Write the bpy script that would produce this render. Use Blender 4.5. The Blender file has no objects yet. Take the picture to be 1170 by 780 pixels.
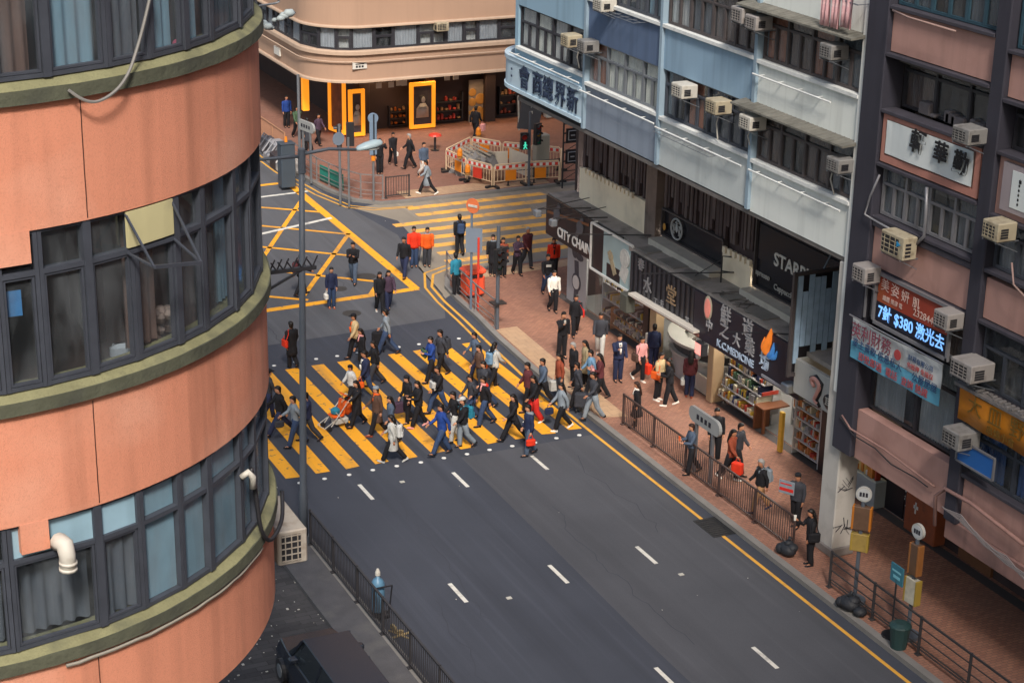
import bpy, bmesh, math, random
from mathutils import Vector, Matrix
R = random.Random(7)
sc = bpy.context.scene
COL = sc.collection
PI = math.pi
# ---------------------------------------------------------------- camera (solved from the street's vanishing points)
FPX, CAMH = 2102.0, 23.5
AX = Vector((0.90517767, -0.13308615, 0.40366009))   # world X seen from the camera (right, down, forward)
AY = Vector((-0.42467783, -0.32203058, 0.84613536))
AZ = Vector((0.017382, -0.93732832, -0.34801363))
def ray(px, py):
    d = Vector((px - 585.0, py - 390.0, FPX))
    return Vector((d.dot(AX), d.dot(AY), d.dot(AZ)))
def G(px, py, z=0.0):
    d = ray(px, py); t = (z - CAMH) / d.z
    return Vector((d.x * t, d.y * t, z))
def FX(px, py, x):
    d = ray(px, py); t = x / d.x
    return Vector((x, d.y * t, CAMH + d.z * t))
def FY(px, py, y):
    d = ray(px, py); t = y / d.y
    return Vector((d.x * t, y, CAMH + d.z * t))
cam = bpy.data.cameras.new('camera'); co = bpy.data.objects.new('camera', cam); COL.objects.link(co)
cr = Vector((AX.x, AY.x, AZ.x)); cd = Vector((AX.y, AY.y, AZ.y)); cf = Vector((AX.z, AY.z, AZ.z))
m3 = Matrix((cr, -cd, -cf)).transposed()
co.matrix_world = Matrix.Translation((0, 0, CAMH)) @ m3.to_4x4()
cam.sensor_fit = 'HORIZONTAL'; cam.sensor_width = 36; cam.lens = 36 * FPX / 1170
cam.clip_start = 0.3; cam.clip_end = 2000
sc.camera = co
# ---------------------------------------------------------------- materials
_M = {}
def s2l(c):
    return tuple((v / 255 / 12.92) if v / 255 <= 0.04045 else ((v / 255 + 0.055) / 1.055) ** 2.4 for v in c)
def mat(name, rgb, rough=0.6, metal=0.0, var=0.14, scale=2.0, bump=0.0, bscale=30.0, spec=0.4, emis=None, estr=0.0, streak=0.0, fine=0.0, stain=None, stain_amt=0.5, stain_scale=0.6, tracks=0.0, chips=None):
    if name in _M: return _M[name]
    m = bpy.data.materials.new(name); m.use_nodes = True; _M[name] = m
    nt = m.node_tree; N = nt.nodes; L = nt.links
    b = N['Principled BSDF']
    b.inputs['Roughness'].default_value = rough; b.inputs['Metallic'].default_value = metal
    b.inputs['Specular IOR Level'].default_value = spec
    tc = N.new('ShaderNodeTexCoord')
    def noise(sc_, det=4, vec=None):
        n = N.new('ShaderNodeTexNoise'); n.inputs['Scale'].default_value = sc_; n.inputs['Detail'].default_value = det
        L.new(vec or tc.outputs['Object'], n.inputs['Vector']); return n
    n1 = noise(scale)
    mx = N.new('ShaderNodeMix'); mx.data_type = 'RGBA'
    mx.inputs[6].default_value = (*[c * (1 - var) for c in rgb], 1)
    mx.inputs[7].default_value = (*[min(1, c * (1 + var)) for c in rgb], 1)
    L.new(n1.outputs['Fac'], mx.inputs[0]); out = mx.outputs[2]
    def over(fac_socket, colr, amt, lo, hi):
        nonlocal out
        r = N.new('ShaderNodeMapRange'); r.inputs[1].default_value = lo; r.inputs[2].default_value = hi; r.inputs[4].default_value = amt
        L.new(fac_socket, r.inputs[0])
        q = N.new('ShaderNodeMix'); q.data_type = 'RGBA'
        L.new(r.outputs[0], q.inputs[0]); L.new(out, q.inputs[6]); q.inputs[7].default_value = (*colr, 1); out = q.outputs[2]
    if streak:
        mp = N.new('ShaderNodeMapping'); mp.inputs['Scale'].default_value = (3.2, 3.2, 0.22); L.new(tc.outputs['Object'], mp.inputs['Vector'])
        n3 = noise(1.0, 5, mp.outputs[0]); over(n3.outputs['Fac'], [c * 0.45 for c in rgb], streak, 0.5, 0.75)
    if stain:
        n4 = noise(stain_scale, 6); over(n4.outputs['Fac'], stain, stain_amt, 0.5, 0.68)
    if tracks:   # wear drawn out along the traffic
        for sx_, sy_, lo in ((1.1, .03, .5), (4.0, .09, .56)):
            mp = N.new('ShaderNodeMapping'); mp.inputs['Scale'].default_value = (sx_, sy_, 1); L.new(tc.outputs['Object'], mp.inputs['Vector'])
            n6 = noise(1.0, 4, mp.outputs[0]); over(n6.outputs['Fac'], [c * (.62 if lo < .55 else 1.35) for c in rgb], tracks, lo, lo + .14)
    if chips:
        n7 = noise(5, 9); over(n7.outputs['Fac'], chips, .8, 0.6, 0.68)
        mp = N.new('ShaderNodeMapping'); mp.inputs['Scale'].default_value = (1.6, .12, 1); L.new(tc.outputs['Object'], mp.inputs['Vector']); n8 = noise(1.0, 7, mp.outputs[0]); over(n8.outputs['Fac'], chips, .55, 0.48, 0.72)
    if fine:
        n5 = noise(45, 3); over(n5.outputs['Fac'], [c * 0.5 for c in rgb], fine, 0.5, 0.7)
    L.new(out, b.inputs['Base Color'])
    if bump:
        n2 = noise(bscale, 5); bp = N.new('ShaderNodeBump'); bp.inputs['Strength'].default_value = bump; bp.inputs['Distance'].default_value = 0.02
        L.new(n2.outputs['Fac'], bp.inputs['Height']); L.new(bp.outputs[0], b.inputs['Normal'])
    if emis:
        b.inputs['Emission Color'].default_value = (*emis, 1); b.inputs['Emission Strength'].default_value = estr
    return m
def col(r, g, b, **k):
    """plain coloured material, given as an sRGB albedo"""
    n = k.pop('n', None) or 'paint_%d_%d_%d' % (r, g, b)
    return mat(n, s2l((r, g, b)), **k)
def glass_mat(name, tint=(0.93, 0.95, 0.96), refl=0.9):
    if name in _M: return _M[name]
    m = bpy.data.materials.new(name); m.use_nodes = True; _M[name] = m
    nt = m.node_tree; N = nt.nodes; L = nt.links
    N.remove(N['Principled BSDF']); o = N['Material Output']
    t = N.new('ShaderNodeBsdfTransparent'); t.inputs[0].default_value = (*tint, 1)
    g = N.new('ShaderNodeBsdfGlossy'); g.inputs['Roughness'].default_value = 0.06
    tc = N.new('ShaderNodeTexCoord'); nz = N.new('ShaderNodeTexNoise'); nz.inputs['Scale'].default_value = 1.3
    L.new(tc.outputs['Object'], nz.inputs['Vector'])
    bp = N.new('ShaderNodeBump'); bp.inputs['Strength'].default_value = 0.08; L.new(nz.outputs['Fac'], bp.inputs['Height'])
    L.new(bp.outputs[0], g.inputs['Normal'])
    fr = N.new('ShaderNodeFresnel'); ge = N.new('ShaderNodeNewGeometry'); mr = N.new('ShaderNodeMapRange'); mr.inputs[3].default_value = 1.5; mr.inputs[4].default_value = 1 / 1.5; L.new(ge.outputs['Backfacing'], mr.inputs[0]); L.new(mr.outputs[0], fr.inputs[0])
    ml = N.new('ShaderNodeMath'); ml.operation = 'MULTIPLY'; ml.inputs[1].default_value = refl; L.new(fr.outputs[0], ml.inputs[0])
    mx = N.new('ShaderNodeMixShader'); L.new(ml.outputs[0], mx.inputs[0]); L.new(t.outputs[0], mx.inputs[1]); L.new(g.outputs[0], mx.inputs[2])
    df = N.new('ShaderNodeBsdfDiffuse'); df.inputs[0].default_value = (.3, .33, .36, 1)
    mp = N.new('ShaderNodeMapping'); mp.inputs['Scale'].default_value = (2.5, 2.5, .7); L.new(tc.outputs['Object'], mp.inputs['Vector'])
    nd = N.new('ShaderNodeTexNoise'); nd.inputs['Scale'].default_value = 1.6; nd.inputs['Detail'].default_value = 7; L.new(mp.outputs[0], nd.inputs['Vector'])
    rd_ = N.new('ShaderNodeMapRange'); rd_.inputs[1].default_value = .42; rd_.inputs[2].default_value = .75; rd_.inputs[3].default_value = .02; rd_.inputs[4].default_value = .16; L.new(nd.outputs['Fac'], rd_.inputs[0])
    m2 = N.new('ShaderNodeMixShader'); L.new(rd_.outputs[0], m2.inputs[0]); L.new(mx.outputs[0], m2.inputs[1]); L.new(df.outputs[0], m2.inputs[2])
    L.new(m2.outputs[0], o.inputs[0])
    return m
# ---------------------------------------------------------------- mesh builder
class MB:
    def __init__(s): s.v = []; s.f = []; s.m = []; s.cur = 0; s.cuts = []
    def _add(s, vs, fs):
        o = len(s.v); s.cuts.append((o, len(s.f))); s.v.extend([tuple(p) for p in vs]); s.f.extend([tuple(i + o for i in f) for f in fs]); s.m.extend([s.cur] * len(fs)); return s
    def use(s, i): s.cur = i; return s
    def box(s, a, b):
        x0, x1 = sorted((a[0], b[0])); y0, y1 = sorted((a[1], b[1])); z0, z1 = sorted((a[2], b[2]))
        return s._add([(x0, y0, z0), (x1, y0, z0), (x1, y1, z0), (x0, y1, z0), (x0, y0, z1), (x1, y0, z1), (x1, y1, z1), (x0, y1, z1)],
                      [(0, 3, 2, 1), (4, 5, 6, 7), (0, 1, 5, 4), (1, 2, 6, 5), (2, 3, 7, 6), (3, 0, 4, 7)])
    def bb(s, a, b, c=0.012):
        """box with chamfered edges"""
        x0, x1 = sorted((a[0], b[0])); y0, y1 = sorted((a[1], b[1])); z0, z1 = sorted((a[2], b[2]))
        c = min(c, (x1 - x0) / 3, (y1 - y0) / 3, (z1 - z0) / 3)
        def ring(i, z): return [(x0 + i, y0 + i + c, z), (x0 + i + c, y0 + i, z), (x1 - i - c, y0 + i, z), (x1 - i, y0 + i + c, z), (x1 - i, y1 - i - c, z), (x1 - i - c, y1 - i, z), (x0 + i + c, y1 - i, z), (x0 + i, y1 - i - c, z)]
        return s.loft([ring(c, z0), ring(0, z0 + c), ring(0, z1 - c), ring(c, z1)])
    def obox(s, c, size, M):
        h = [x / 2 for x in size]; c = Vector(c)
        vs = [c + M @ Vector((sx * h[0], sy * h[1], sz * h[2])) for sz in (-1, 1) for sx, sy in ((-1, -1), (1, -1), (1, 1), (-1, 1))]
        return s._add(vs, [(0, 3, 2, 1), (4, 5, 6, 7), (0, 1, 5, 4), (1, 2, 6, 5), (2, 3, 7, 6), (3, 0, 4, 7)])
    def bar(s, a, b, w, d=None, up=(0, 0, 1)):
        a = Vector(a); b = Vector(b); ax = b - a; ln = ax.length
        if ln < 1e-6: return s
        ax = ax / ln; u = Vector(up)
        if abs(ax.dot(u)) > 0.97: u = Vector((0, 1, 0))
        sd = ax.cross(u).normalized(); u2 = sd.cross(ax)
        return s.obox((a + b) / 2, (w, ln, d or w), Matrix((sd, ax, u2)).transposed())
    def prism(s, poly, z0, z1):
        n = len(poly)
        area = sum(poly[i][0] * poly[(i + 1) % n][1] - poly[(i + 1) % n][0] * poly[i][1] for i in range(n))
        if area < 0: poly = poly[::-1]
        vs = [(p[0], p[1], z0) for p in poly] + [(p[0], p[1], z1) for p in poly]
        return s._add(vs, [tuple(range(n))[::-1], tuple(range(n, 2 * n))] + [(i, (i + 1) % n, n + (i + 1) % n, n + i) for i in range(n)])
    def ext(s, pts, vec):
        n = len(pts); v = Vector(vec); P = [Vector(p) for p in pts]
        return s._add(P + [p + v for p in P], [tuple(range(n))[::-1], tuple(range(n, 2 * n))] + [(i, (i + 1) % n, n + (i + 1) % n, n + i) for i in range(n)])
    def sheet(s, pts): return s._add(pts, [tuple(range(len(pts)))])
    def loft(s, rings, cap=True, closed=True):
        n = len(rings[0]); vs = [p for r in rings for p in r]; fs = []
        for k in range(len(rings) - 1):
            for i in range(n if closed else n - 1):
                j = (i + 1) % n; fs.append((k * n + i, k * n + j, (k + 1) * n + j, (k + 1) * n + i))
        if cap and closed: fs.append(tuple(range(n))[::-1]); fs.append(tuple((len(rings) - 1) * n + i for i in range(n)))
        return s._add(vs, fs)
    def tube(s, pts, r, n=6):
        P = [Vector(p) for p in pts]; rs = r if isinstance(r, (list, tuple)) else [r] * len(P); rings = []; prev = None
        for i, p in enumerate(P):
            t = (P[min(i + 1, len(P) - 1)] - P[max(i - 1, 0)]).normalized()
            if prev is None:
                a = t.orthogonal().normalized()
            else:
                a = (prev - t * prev.dot(t)); a = a.normalized() if a.length > 1e-5 else t.orthogonal().normalized()
            prev = a; b = t.cross(a)
            rings.append([p + (a * math.cos(2 * PI * k / n) + b * math.sin(2 * PI * k / n)) * rs[i] for k in range(n)])
        return s.loft(rings)
    def cyl(s, c, r, h, n=12, r2=None): return s.tube([c, (c[0], c[1], c[2] + h)], [r, r if r2 is None else r2], n)
    def lathe(s, prof, c, n=14):
        return s.loft([[(c[0] + r * math.cos(2 * PI * k / n), c[1] + r * math.sin(2 * PI * k / n), c[2] + z) for k in range(n)] for r, z in prof])
    def disc(s, c, r, axis, th=0.02, n=20):
        c = Vector(c); a = Vector(axis).normalized() * th / 2
        return s.tube([c - a, c + a], r, n)
    def ball(s, c, r, n=10, sq=(1, 1, 1)):
        c = Vector(c); rings = []
        for k in range(1, n // 2 + 1):
            th = PI * (k - 0.5) / (n // 2) ; rings.append([c + Vector((sq[0] * r * math.sin(th) * math.cos(2 * PI * i / n), sq[1] * r * math.sin(th) * math.sin(2 * PI * i / n), -sq[2] * r * math.cos(th))) for i in range(n)])
        return s.loft(rings)
    def each(s, name, mats, parent=None, **k):
        """every shape added becomes an object of its own"""
        c = s.cuts + [(len(s.v), len(s.f))]; out = []
        for (v0, f0), (v1, f1) in zip(c, c[1:]):
            q = MB(); q.v = s.v[v0:v1]; q.f = [tuple(i - v0 for i in f) for f in s.f[f0:f1]]; q.m = s.m[f0:f1]; out.append(q.build(name, mats, parent, **k))
        return out
    def build(s, name, mats, parent=None, smooth=False, world=True, kind=None, bevel=0):
        off = Vector((0, 0, 0))
        if parent is not None and world:
            p = parent
            while p is not None: off = off + p.location; p = p.parent
        me = bpy.data.meshes.new(name)
        me.from_pydata([(x - off.x, y - off.y, z - off.z) for x, y, z in s.v], [], s.f)
        for mm in (mats if isinstance(mats, (list, tuple)) else [mats]): me.materials.append(mm)
        if max(s.m or [0]) > 0: me.polygons.foreach_set('material_index', s.m)
        if smooth: me.polygons.foreach_set('use_smooth', [True] * len(s.f))
        me.validate()
        bm = bmesh.new(); bm.from_mesh(me); bmesh.ops.recalc_face_normals(bm, faces=bm.faces); bm.to_mesh(me); bm.free()
        o = bpy.data.objects.new(name, me); COL.objects.link(o)
        if parent is not None: o.parent = parent
        if kind: o['kind'] = kind
        if bevel:
            q = o.modifiers.new('bevel', 'BEVEL'); q.width = bevel; q.segments = 2; q.limit_method = 'ANGLE'
        return o
def thing(name, label, cat, loc=(0, 0, 0), group=None, rz=0.0):
    o = bpy.data.objects.new(name, None); COL.objects.link(o); o.location = loc; o.rotation_euler = (0, 0, rz); o.empty_display_size = 0.3
    o['label'] = label; o['category'] = cat
    if group: o['group'] = group
    return o
def tag(o, label, cat, group=None):
    o['label'] = label; o['category'] = cat
    if group: o['group'] = group
    return o
def solo(mb, name, mats, label, cat, loc=None, group=None, **k):
    """a thing that is a single mesh, with its origin at its base"""
    if loc is None:
        xs = [p[0] for p in mb.v]; ys = [p[1] for p in mb.v]; loc = ((min(xs) + max(xs)) / 2, (min(ys) + max(ys)) / 2, min(p[2] for p in mb.v))
    mb.v = [(p[0] - loc[0], p[1] - loc[1], p[2] - loc[2]) for p in mb.v]
    o = mb.build(name, mats, None, **k); o.location = loc
    return tag(o, label, cat, group)
def copy_tree(o, loc=None, rz=None, label=None, group=None):
    c = o.copy(); COL.objects.link(c)
    if loc is not None: c.location = loc
    if rz is not None: c.rotation_euler = (0, 0, rz)
    if label: c['label'] = label
    if group: c['group'] = group
    for ch in list(o.children):
        d = ch.copy(); COL.objects.link(d); d.parent = c
        for g in list(ch.children):
            e = g.copy(); COL.objects.link(e); e.parent = d
    return c
# writing: text curves, turned into meshes at the end of the script
_TXT = []
W_ROAD = Matrix(((0, 0, -1), (-1, 0, 0), (0, 1, 0)))      # columns: reading direction -Y, up +Z, facing -X
W_SOUTH = Matrix(((1, 0, 0), (0, 0, -1), (0, 1, 0)))      # reading +X, facing -Y
def text(body, size, at, basis, m, parent, name='lettering', ext=0.012, sx=1.0, bold=0.0, shear=0.0, space=1.0):
    c = bpy.data.curves.new(name, 'FONT'); c.body = body; c.size = size; c.align_x = 'CENTER'; c.align_y = 'CENTER'
    c.extrude = ext; c.offset = bold; c.shear = shear; c.space_character = space; c.resolution_u = 3
    o = bpy.data.objects.new(name, c); COL.objects.link(o); c.materials.append(m)
    off = Vector((0, 0, 0)); p = parent
    while p is not None: off = off + p.location; p = p.parent
    o.matrix_local = Matrix.Translation(Vector(at) - off) @ (basis @ Matrix.Diagonal((sx, 1, 1))).to_4x4()
    _TXT.append((o, parent, name)); return o
def finish_text():
    dg = bpy.context.evaluated_depsgraph_get(); made = []
    for o, p, n in _TXT:
        me = bpy.data.meshes.new_from_object(o.evaluated_get(dg)); made.append((me, o.matrix_local.copy(), p, n, o))
    for me, mw, p, n, o in made:
        bpy.data.objects.remove(o)
        me.transform(mw); q = bpy.data.objects.new(n, me); COL.objects.link(q)
        q.parent = p
# ---------------------------------------------------------------- world, sun
w = bpy.data.worlds.new('World'); sc.world = w; w.use_nodes = True
nt = w.node_tree; bg = nt.nodes['Background']
sky = nt.nodes.new('ShaderNodeTexSky'); sky.sky_type = 'NISHITA'; sky.sun_disc = False
SUN_EL, SUN_AZ = math.radians(45), math.radians(200)      # azimuth clockwise from +Y: behind the camera, a little from the left
sky.sun_elevation = SUN_EL; sky.sun_rotation = SUN_AZ; sky.air_density = 1.6; sky.dust_density = 4.0; sky.ozone_density = 1.5
hs = nt.nodes.new('ShaderNodeHueSaturation'); hs.inputs['Saturation'].default_value = 1.0; nt.links.new(sky.outputs[0], hs.inputs['Color']); nt.links.new(hs.outputs[0], bg.inputs[0]); bg.inputs[1].default_value = 0.05
sl = bpy.data.lights.new('sun', 'SUN'); so = bpy.data.objects.new('sun', sl); COL.objects.link(so)
sl.energy = 1.5; sl.angle = math.radians(10); sl.color = (1.0, 0.92, 0.83)
sd = Vector((math.sin(SUN_AZ) * math.cos(SUN_EL), math.cos(SUN_AZ) * math.cos(SUN_EL), math.sin(SUN_EL)))
so.rotation_euler = (-sd).to_track_quat('-Z', 'Y').to_euler(); so.location = (0, 0, 60)
sc.view_settings.view_transform = 'Standard'; sc.view_settings.look = 'None'; sc.view_settings.exposure = 1.55; sc.view_settings.gamma = 1.0
sc.cycles.max_bounces = 6; sc.cycles.diffuse_bounces = 3; sc.cycles.transparent_max_bounces = 12; sc.cycles.use_denoising = True
sc.cycles.caustics_reflective = False; sc.cycles.caustics_refractive = False
# ---------------------------------------------------------------- materials
def road_mat(name, rgb, stainc, sscale=0.12, tracks=0.4):
    m = mat(name, rgb, rough=0.85, var=0.12, scale=0.5, bump=0.35, bscale=90, fine=0.3, stain=stainc, stain_amt=0.5, stain_scale=sscale, spec=0.3, tracks=tracks)
    return m
ASPH = road_mat('asphalt', (0.058, 0.064, 0.083), (0.046, 0.051, 0.067))
ASPH2 = road_mat('asphalt_worn', (0.085, 0.088, 0.102), (0.069, 0.072, 0.084), 0.3)
ASPH3 = road_mat('asphalt_pale', (0.27, 0.235, 0.19), (0.21, 0.185, 0.16), 0.35)
YEL = mat('road_yellow', (0.92, 0.41, 0.025), rough=0.7, var=0.06, scale=1.2, chips=(0.16, 0.13, 0.1), fine=0.12)
YELOLD = mat('road_yellow_worn', (0.85, 0.43, 0.08), rough=0.75, var=0.1, scale=1.2, stain=(0.3, 0.24, 0.17), stain_amt=0.7, stain_scale=1.6, fine=0.3, chips=(.25, .21, .17))
WHT = mat('road_white', (0.68, 0.66, 0.6), rough=0.7, var=0.1, stain=(0.25, 0.24, 0.23), stain_amt=0.6, stain_scale=3)
def brick_mat(name, c1, c2, mortar, sc_=1.0, bw=0.2, bh=0.1, stain=None, amt=0.5):
    m = mat(name, c1, rough=0.85); nt = m.node_tree; N = nt.nodes; L = nt.links; b = N['Principled BSDF']
    tc = N.new('ShaderNodeTexCoord'); br = N.new('ShaderNodeTexBrick')
    br.inputs['Scale'].default_value = sc_; br.inputs['Brick Width'].default_value = bw; br.inputs['Row Height'].default_value = bh
    br.inputs['Mortar Size'].default_value = 0.008; br.inputs['Color1'].default_value = (*c1, 1); br.inputs['Color2'].default_value = (*c2, 1); br.inputs['Mortar'].default_value = (*mortar, 1)
    L.new(tc.outputs['Object'], br.inputs['Vector'])
    n = N.new('ShaderNodeTexNoise'); n.inputs['Scale'].default_value = 0.35; n.inputs['Detail'].default_value = 6; L.new(tc.outputs['Object'], n.inputs['Vector'])
    r = N.new('ShaderNodeMapRange'); r.inputs[1].default_value = 0.42; r.inputs[2].default_value = 0.7; r.inputs[4].default_value = amt; L.new(n.outputs['Fac'], r.inputs[0])
    q = N.new('ShaderNodeMix'); q.data_type = 'RGBA'; L.new(r.outputs[0], q.inputs[0]); L.new(br.outputs['Color'], q.inputs[6]); q.inputs[7].default_value = (*(stain or c2), 1)
    n2 = N.new('ShaderNodeTexNoise'); n2.inputs['Scale'].default_value = 6; n2.inputs['Detail'].default_value = 5; L.new(tc.outputs['Object'], n2.inputs['Vector'])
    r2 = N.new('ShaderNodeMapRange'); r2.inputs[1].default_value = 0.55; r2.inputs[2].default_value = 0.75; r2.inputs[4].default_value = 0.35; L.new(n2.outputs['Fac'], r2.inputs[0])
    q2 = N.new('ShaderNodeMix'); q2.data_type = 'RGBA'; L.new(r2.outputs[0], q2.inputs[0]); L.new(q.outputs[2], q2.inputs[6]); q2.inputs[7].default_value = (*[c * 0.45 for c in c2], 1)
    L.new(q2.outputs[2], b.inputs['Base Color'])
    bp = N.new('ShaderNodeBump'); bp.inputs['Strength'].default_value = 0.4; bp.inputs['Distance'].default_value = 0.01; L.new(br.outputs['Fac'], bp.inputs['Height']); bp.invert = True; L.new(bp.outputs[0], b.inputs['Normal'])
    return m
PAVE = brick_mat('brick_paving', (0.36, 0.17, 0.11), (0.27, 0.12, 0.08), (0.14, 0.085, 0.07), stain=(0.2, 0.115, 0.09))
PAVE_TAN = brick_mat('tan_paving', (0.47, 0.31, 0.19), (0.42, 0.27, 0.165), (0.25, 0.17, 0.12), bw=0.4, bh=0.4, stain=(0.33, 0.22, 0.15))
PAVE_GREY = mat('grey_paving', (0.085, 0.083, 0.09), rough=0.9, var=0.3, scale=2.5, bump=0.4, bscale=30, fine=0.4, stain=(0.13, 0.125, 0.12), stain_amt=0.5, stain_scale=1.5)
SETTS = brick_mat('dark_setts', (0.06, 0.057, 0.06), (0.024, 0.023, 0.026), (0.012, 0.012, 0.013), bw=0.7, bh=0.2, stain=(0.085, 0.08, 0.08), amt=0.7)
KERB = mat('kerb_stone', (0.2, 0.19, 0.18), rough=0.85, var=0.25, scale=1.5, fine=0.3)
DIRT = col(44, 38, 36, rough=0.9)
BLACK = mat('black_metal', (0.022, 0.022, 0.026), rough=0.45)
STEEL = mat('galvanised_steel', (0.24, 0.26, 0.29), rough=0.45, metal=0.6, var=0.2)
POSTG = mat('grey_post_paint', (0.085, 0.1, 0.125), rough=0.5, var=0.15)
RAILM = mat('dark_rail_paint', (0.04, 0.038, 0.042), rough=0.55, var=0.3, scale=6)
PALE = mat('pale_plastic', (0.52, 0.5, 0.45), rough=0.55, var=0.18, stain=(0.3, 0.26, 0.2), stain_amt=0.5, stain_scale=5)
ORANGE = mat('orange_paint', (0.75, 0.23, 0.015), rough=0.45)
ORLIT = mat('orange_lightbox', (0.9, 0.33, 0.02), rough=0.4, emis=(1, .33, .02), estr=.28)
RED = mat('red_paint', (0.62, 0.05, 0.03), rough=0.4)
WHITE = mat('white_paint', (0.72, 0.72, 0.7), rough=0.5)
GLASS = glass_mat('window_glass')
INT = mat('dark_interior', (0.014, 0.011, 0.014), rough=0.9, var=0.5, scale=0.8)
# ---------------------------------------------------------------- ground, road, pavements
g = MB().sheet([(-400, -400, -0.02), (500, -400, -0.02), (500, 700, -0.02), (-400, 700, -0.02)]).build('ground', mat('ground_concrete', (0.16, 0.155, 0.15), rough=0.9)); g['kind'] = 'structure'
def st(mb, name, m, parent=None, **k):
    o = mb.build(name, m, parent, **k)
    if parent is None: o['kind'] = 'structure'
    return o
rd = st(MB().sheet([(13.8, -60, 0), (28.5, -60, 0), (28.5, 260, 0), (13.8, 260, 0)]).sheet([(28.5, 64.5, 0), (160, 64.5, 0), (160, 77, 0), (28.5, 77, 0)]), 'road', ASPH)
st(MB().sheet([(21.2, -40, .004), (26.0, -40, .004), (26.0, 20, .004), (26.0, 48.3, .004), (21.35, 48.3, .004), (21.25, 42.4, .004), (21.1, 36, .004)]), 'asphalt_patch', ASPH2, rd)
st(MB().sheet([(26.9, 62.5, .004), (30, 65.2, .004), (60, 65.0, .004), (60, 76.3, .004), (31, 76.3, .004), (28.0, 75.5, .004), (29.1, 73, .004), (28.6, 69, .004), (27.4, 66.5, .004)]), 'concrete_patch', ASPH3, rd)
st(MB().sheet([(15.1, 60, .004), (26, 60.4, .004), (27, 63, .004), (27.6, 67.5, .004), (28.3, 71, .004), (27.6, 78, .004), (27.2, 90, .004), (15.1, 90, .004)]), 'junction_asphalt', road_mat('asphalt_junction', (0.105, 0.108, 0.12), (0.085, 0.088, 0.098), 0.4), rd)
# painted markings: zebra stripes, dashes, edge lines, box junction, studs
zs = MB(); z = .009
x = 14.83
while x < 25.7:
    zs.sheet([(x, 48.9 + R.uniform(-.05, .05), z), (x + .46, 48.9 + R.uniform(-.05, .05), z), (x + .46, 57.6, z), (x, 57.6, z)]); x += .965
st(zs, 'zebra_stripes', YEL, rd)
zc = MB()
for i in range(8):
    y = 66.5 + i * 1.12
    x0 = 29.0 + R.uniform(-.4, .5) if i < 6 else 30.2
    zc.sheet([(x0, y, z), (x0 + 6.8 + R.uniform(-.5, 1.0), y, z), (x0 + 6.8, y + .5, z), (x0, y + .48, z)])
st(zc, 'worn_zebra_stripes', YELOLD, rd)
ds = MB()
for xx, ys in ((23.44, (46.4, 39.55, 33.4, 27.2)), (20.66, (46.2, 39.5, 33.5, 27.2)), (17.7, (46.5, 39.6, 33.2, 27.0))):
    for y in ys: ds.sheet([(xx - .06, y, z), (xx + .06, y, z), (xx + .06, y + 1.15, z), (xx - .06, y + 1.15, z)])
ds.sheet([(15.2, 78.2, z), (27.0, 78.9, z), (27.0, 79.1, z), (15.2, 78.4, z)]); a, b = G(297, 269), G(380, 250); ds.sheet([(a.x, a.y, .013), (b.x, b.y, .013), (b.x, b.y + .25, .013), (a.x, a.y + .25, .013)])
st(ds, 'lane_dashes', WHT, rd)
def strip(mb, pts, w_, z):
    P = [Vector((p[0], p[1])) for p in pts]; Lf, Rt = [], []
    for i, p in enumerate(P):
        t = (P[min(i + 1, len(P) - 1)] - P[max(i - 1, 0)]).normalized(); nn = Vector((-t.y, t.x)) * w_ / 2
        Lf.append(p + nn); Rt.append(p - nn)
    for i in range(len(P) - 1): mb.sheet([(*Rt[i], z), (*Rt[i + 1], z), (*Lf[i + 1], z), (*Lf[i], z)])
ey = MB()
cor = [(26.05, 49), (26.15, 54), (26.4, 57.5), (26.6, 60), (26.72, 62.2), (26.95, 64), (27.6, 65.4), (28.7, 66.0), (31, 66.15)]
strip(ey, [(26.05, -40), (26.05, 10), (26.05, 40.3)], .11, z); strip(ey, [(26.05, 41.5), (26.05, 44)] + cor, .11, z)
strip(ey, [(p[0] - .28, p[1]) for p in cor[2:6]] + [(27.35, 65.7), (28.6, 66.3)], .1, z)
far = [(26.9, 110), (26.9, 88), (26.95, 83), (27.4, 78.5), (28.0, 76.0), (29.0, 75.1), (30.6, 74.9)]
strip(ey, far, .1, z); strip(ey, [(p[0] - .3, p[1] - .15) for p in far], .1, z)
st(ey, 'edge_lines', mat('edge_yellow', (0.7, 0.36, 0.05), rough=0.7, stain=(0.3, 0.18, 0.08), stain_amt=0.5, stain_scale=2), rd)
bx = MB()
A = [G(300, 206), G(328, 208), G(475, 330), G(300, 356)]
strip(bx, [(A[1].x, A[1].y), (A[2].x, A[2].y)], .38, z)
strip(bx, [(A[2].x + .1, A[2].y), (A[3].x - 4, A[3].y - .1)], .38, z + .001)
strip(bx, [(A[1].x, A[1].y - .1), (15.6, A[1].y - .3)], .3, z + .001)
lines = [((298, 298), (343, 232)), ((300, 350), (405, 272)), ((300, 222), (380, 256)), ((300, 242), (372, 243)), ((300, 259), (400, 266)), ((300, 283), (395, 290)), ((300, 309), (430, 322)), ((345, 340), (402, 262)), ((300, 338), (345, 341)), ((425, 333), (440, 310))]
lines = [((298, 298), (345, 228)), ((347, 338), (400, 265)), ((297, 237), (372, 243)), ((297, 258), (400, 268)), ((297, 282), (398, 292)), ((297, 308), (432, 322)), ((297, 338), (352, 343)), ((423, 337), (436, 318))]
for a, b in lines:
    a = G(*a); b = G(*b); strip(bx, [(a.x, a.y), (b.x, b.y)], .2, z + .002)
st(bx, 'box_junction', YEL, rd)
sb = MB()
for y in (48.45, 58.15):
    for i in range(14): sb.lathe([(.075, 0), (.07, .015), (.04, .022)], (15.3 + i * .79, y + R.uniform(-.04, .04), 0.004), 10)
st(sb, 'crossing_studs', WHITE, rd)
lt = MB()
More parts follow.
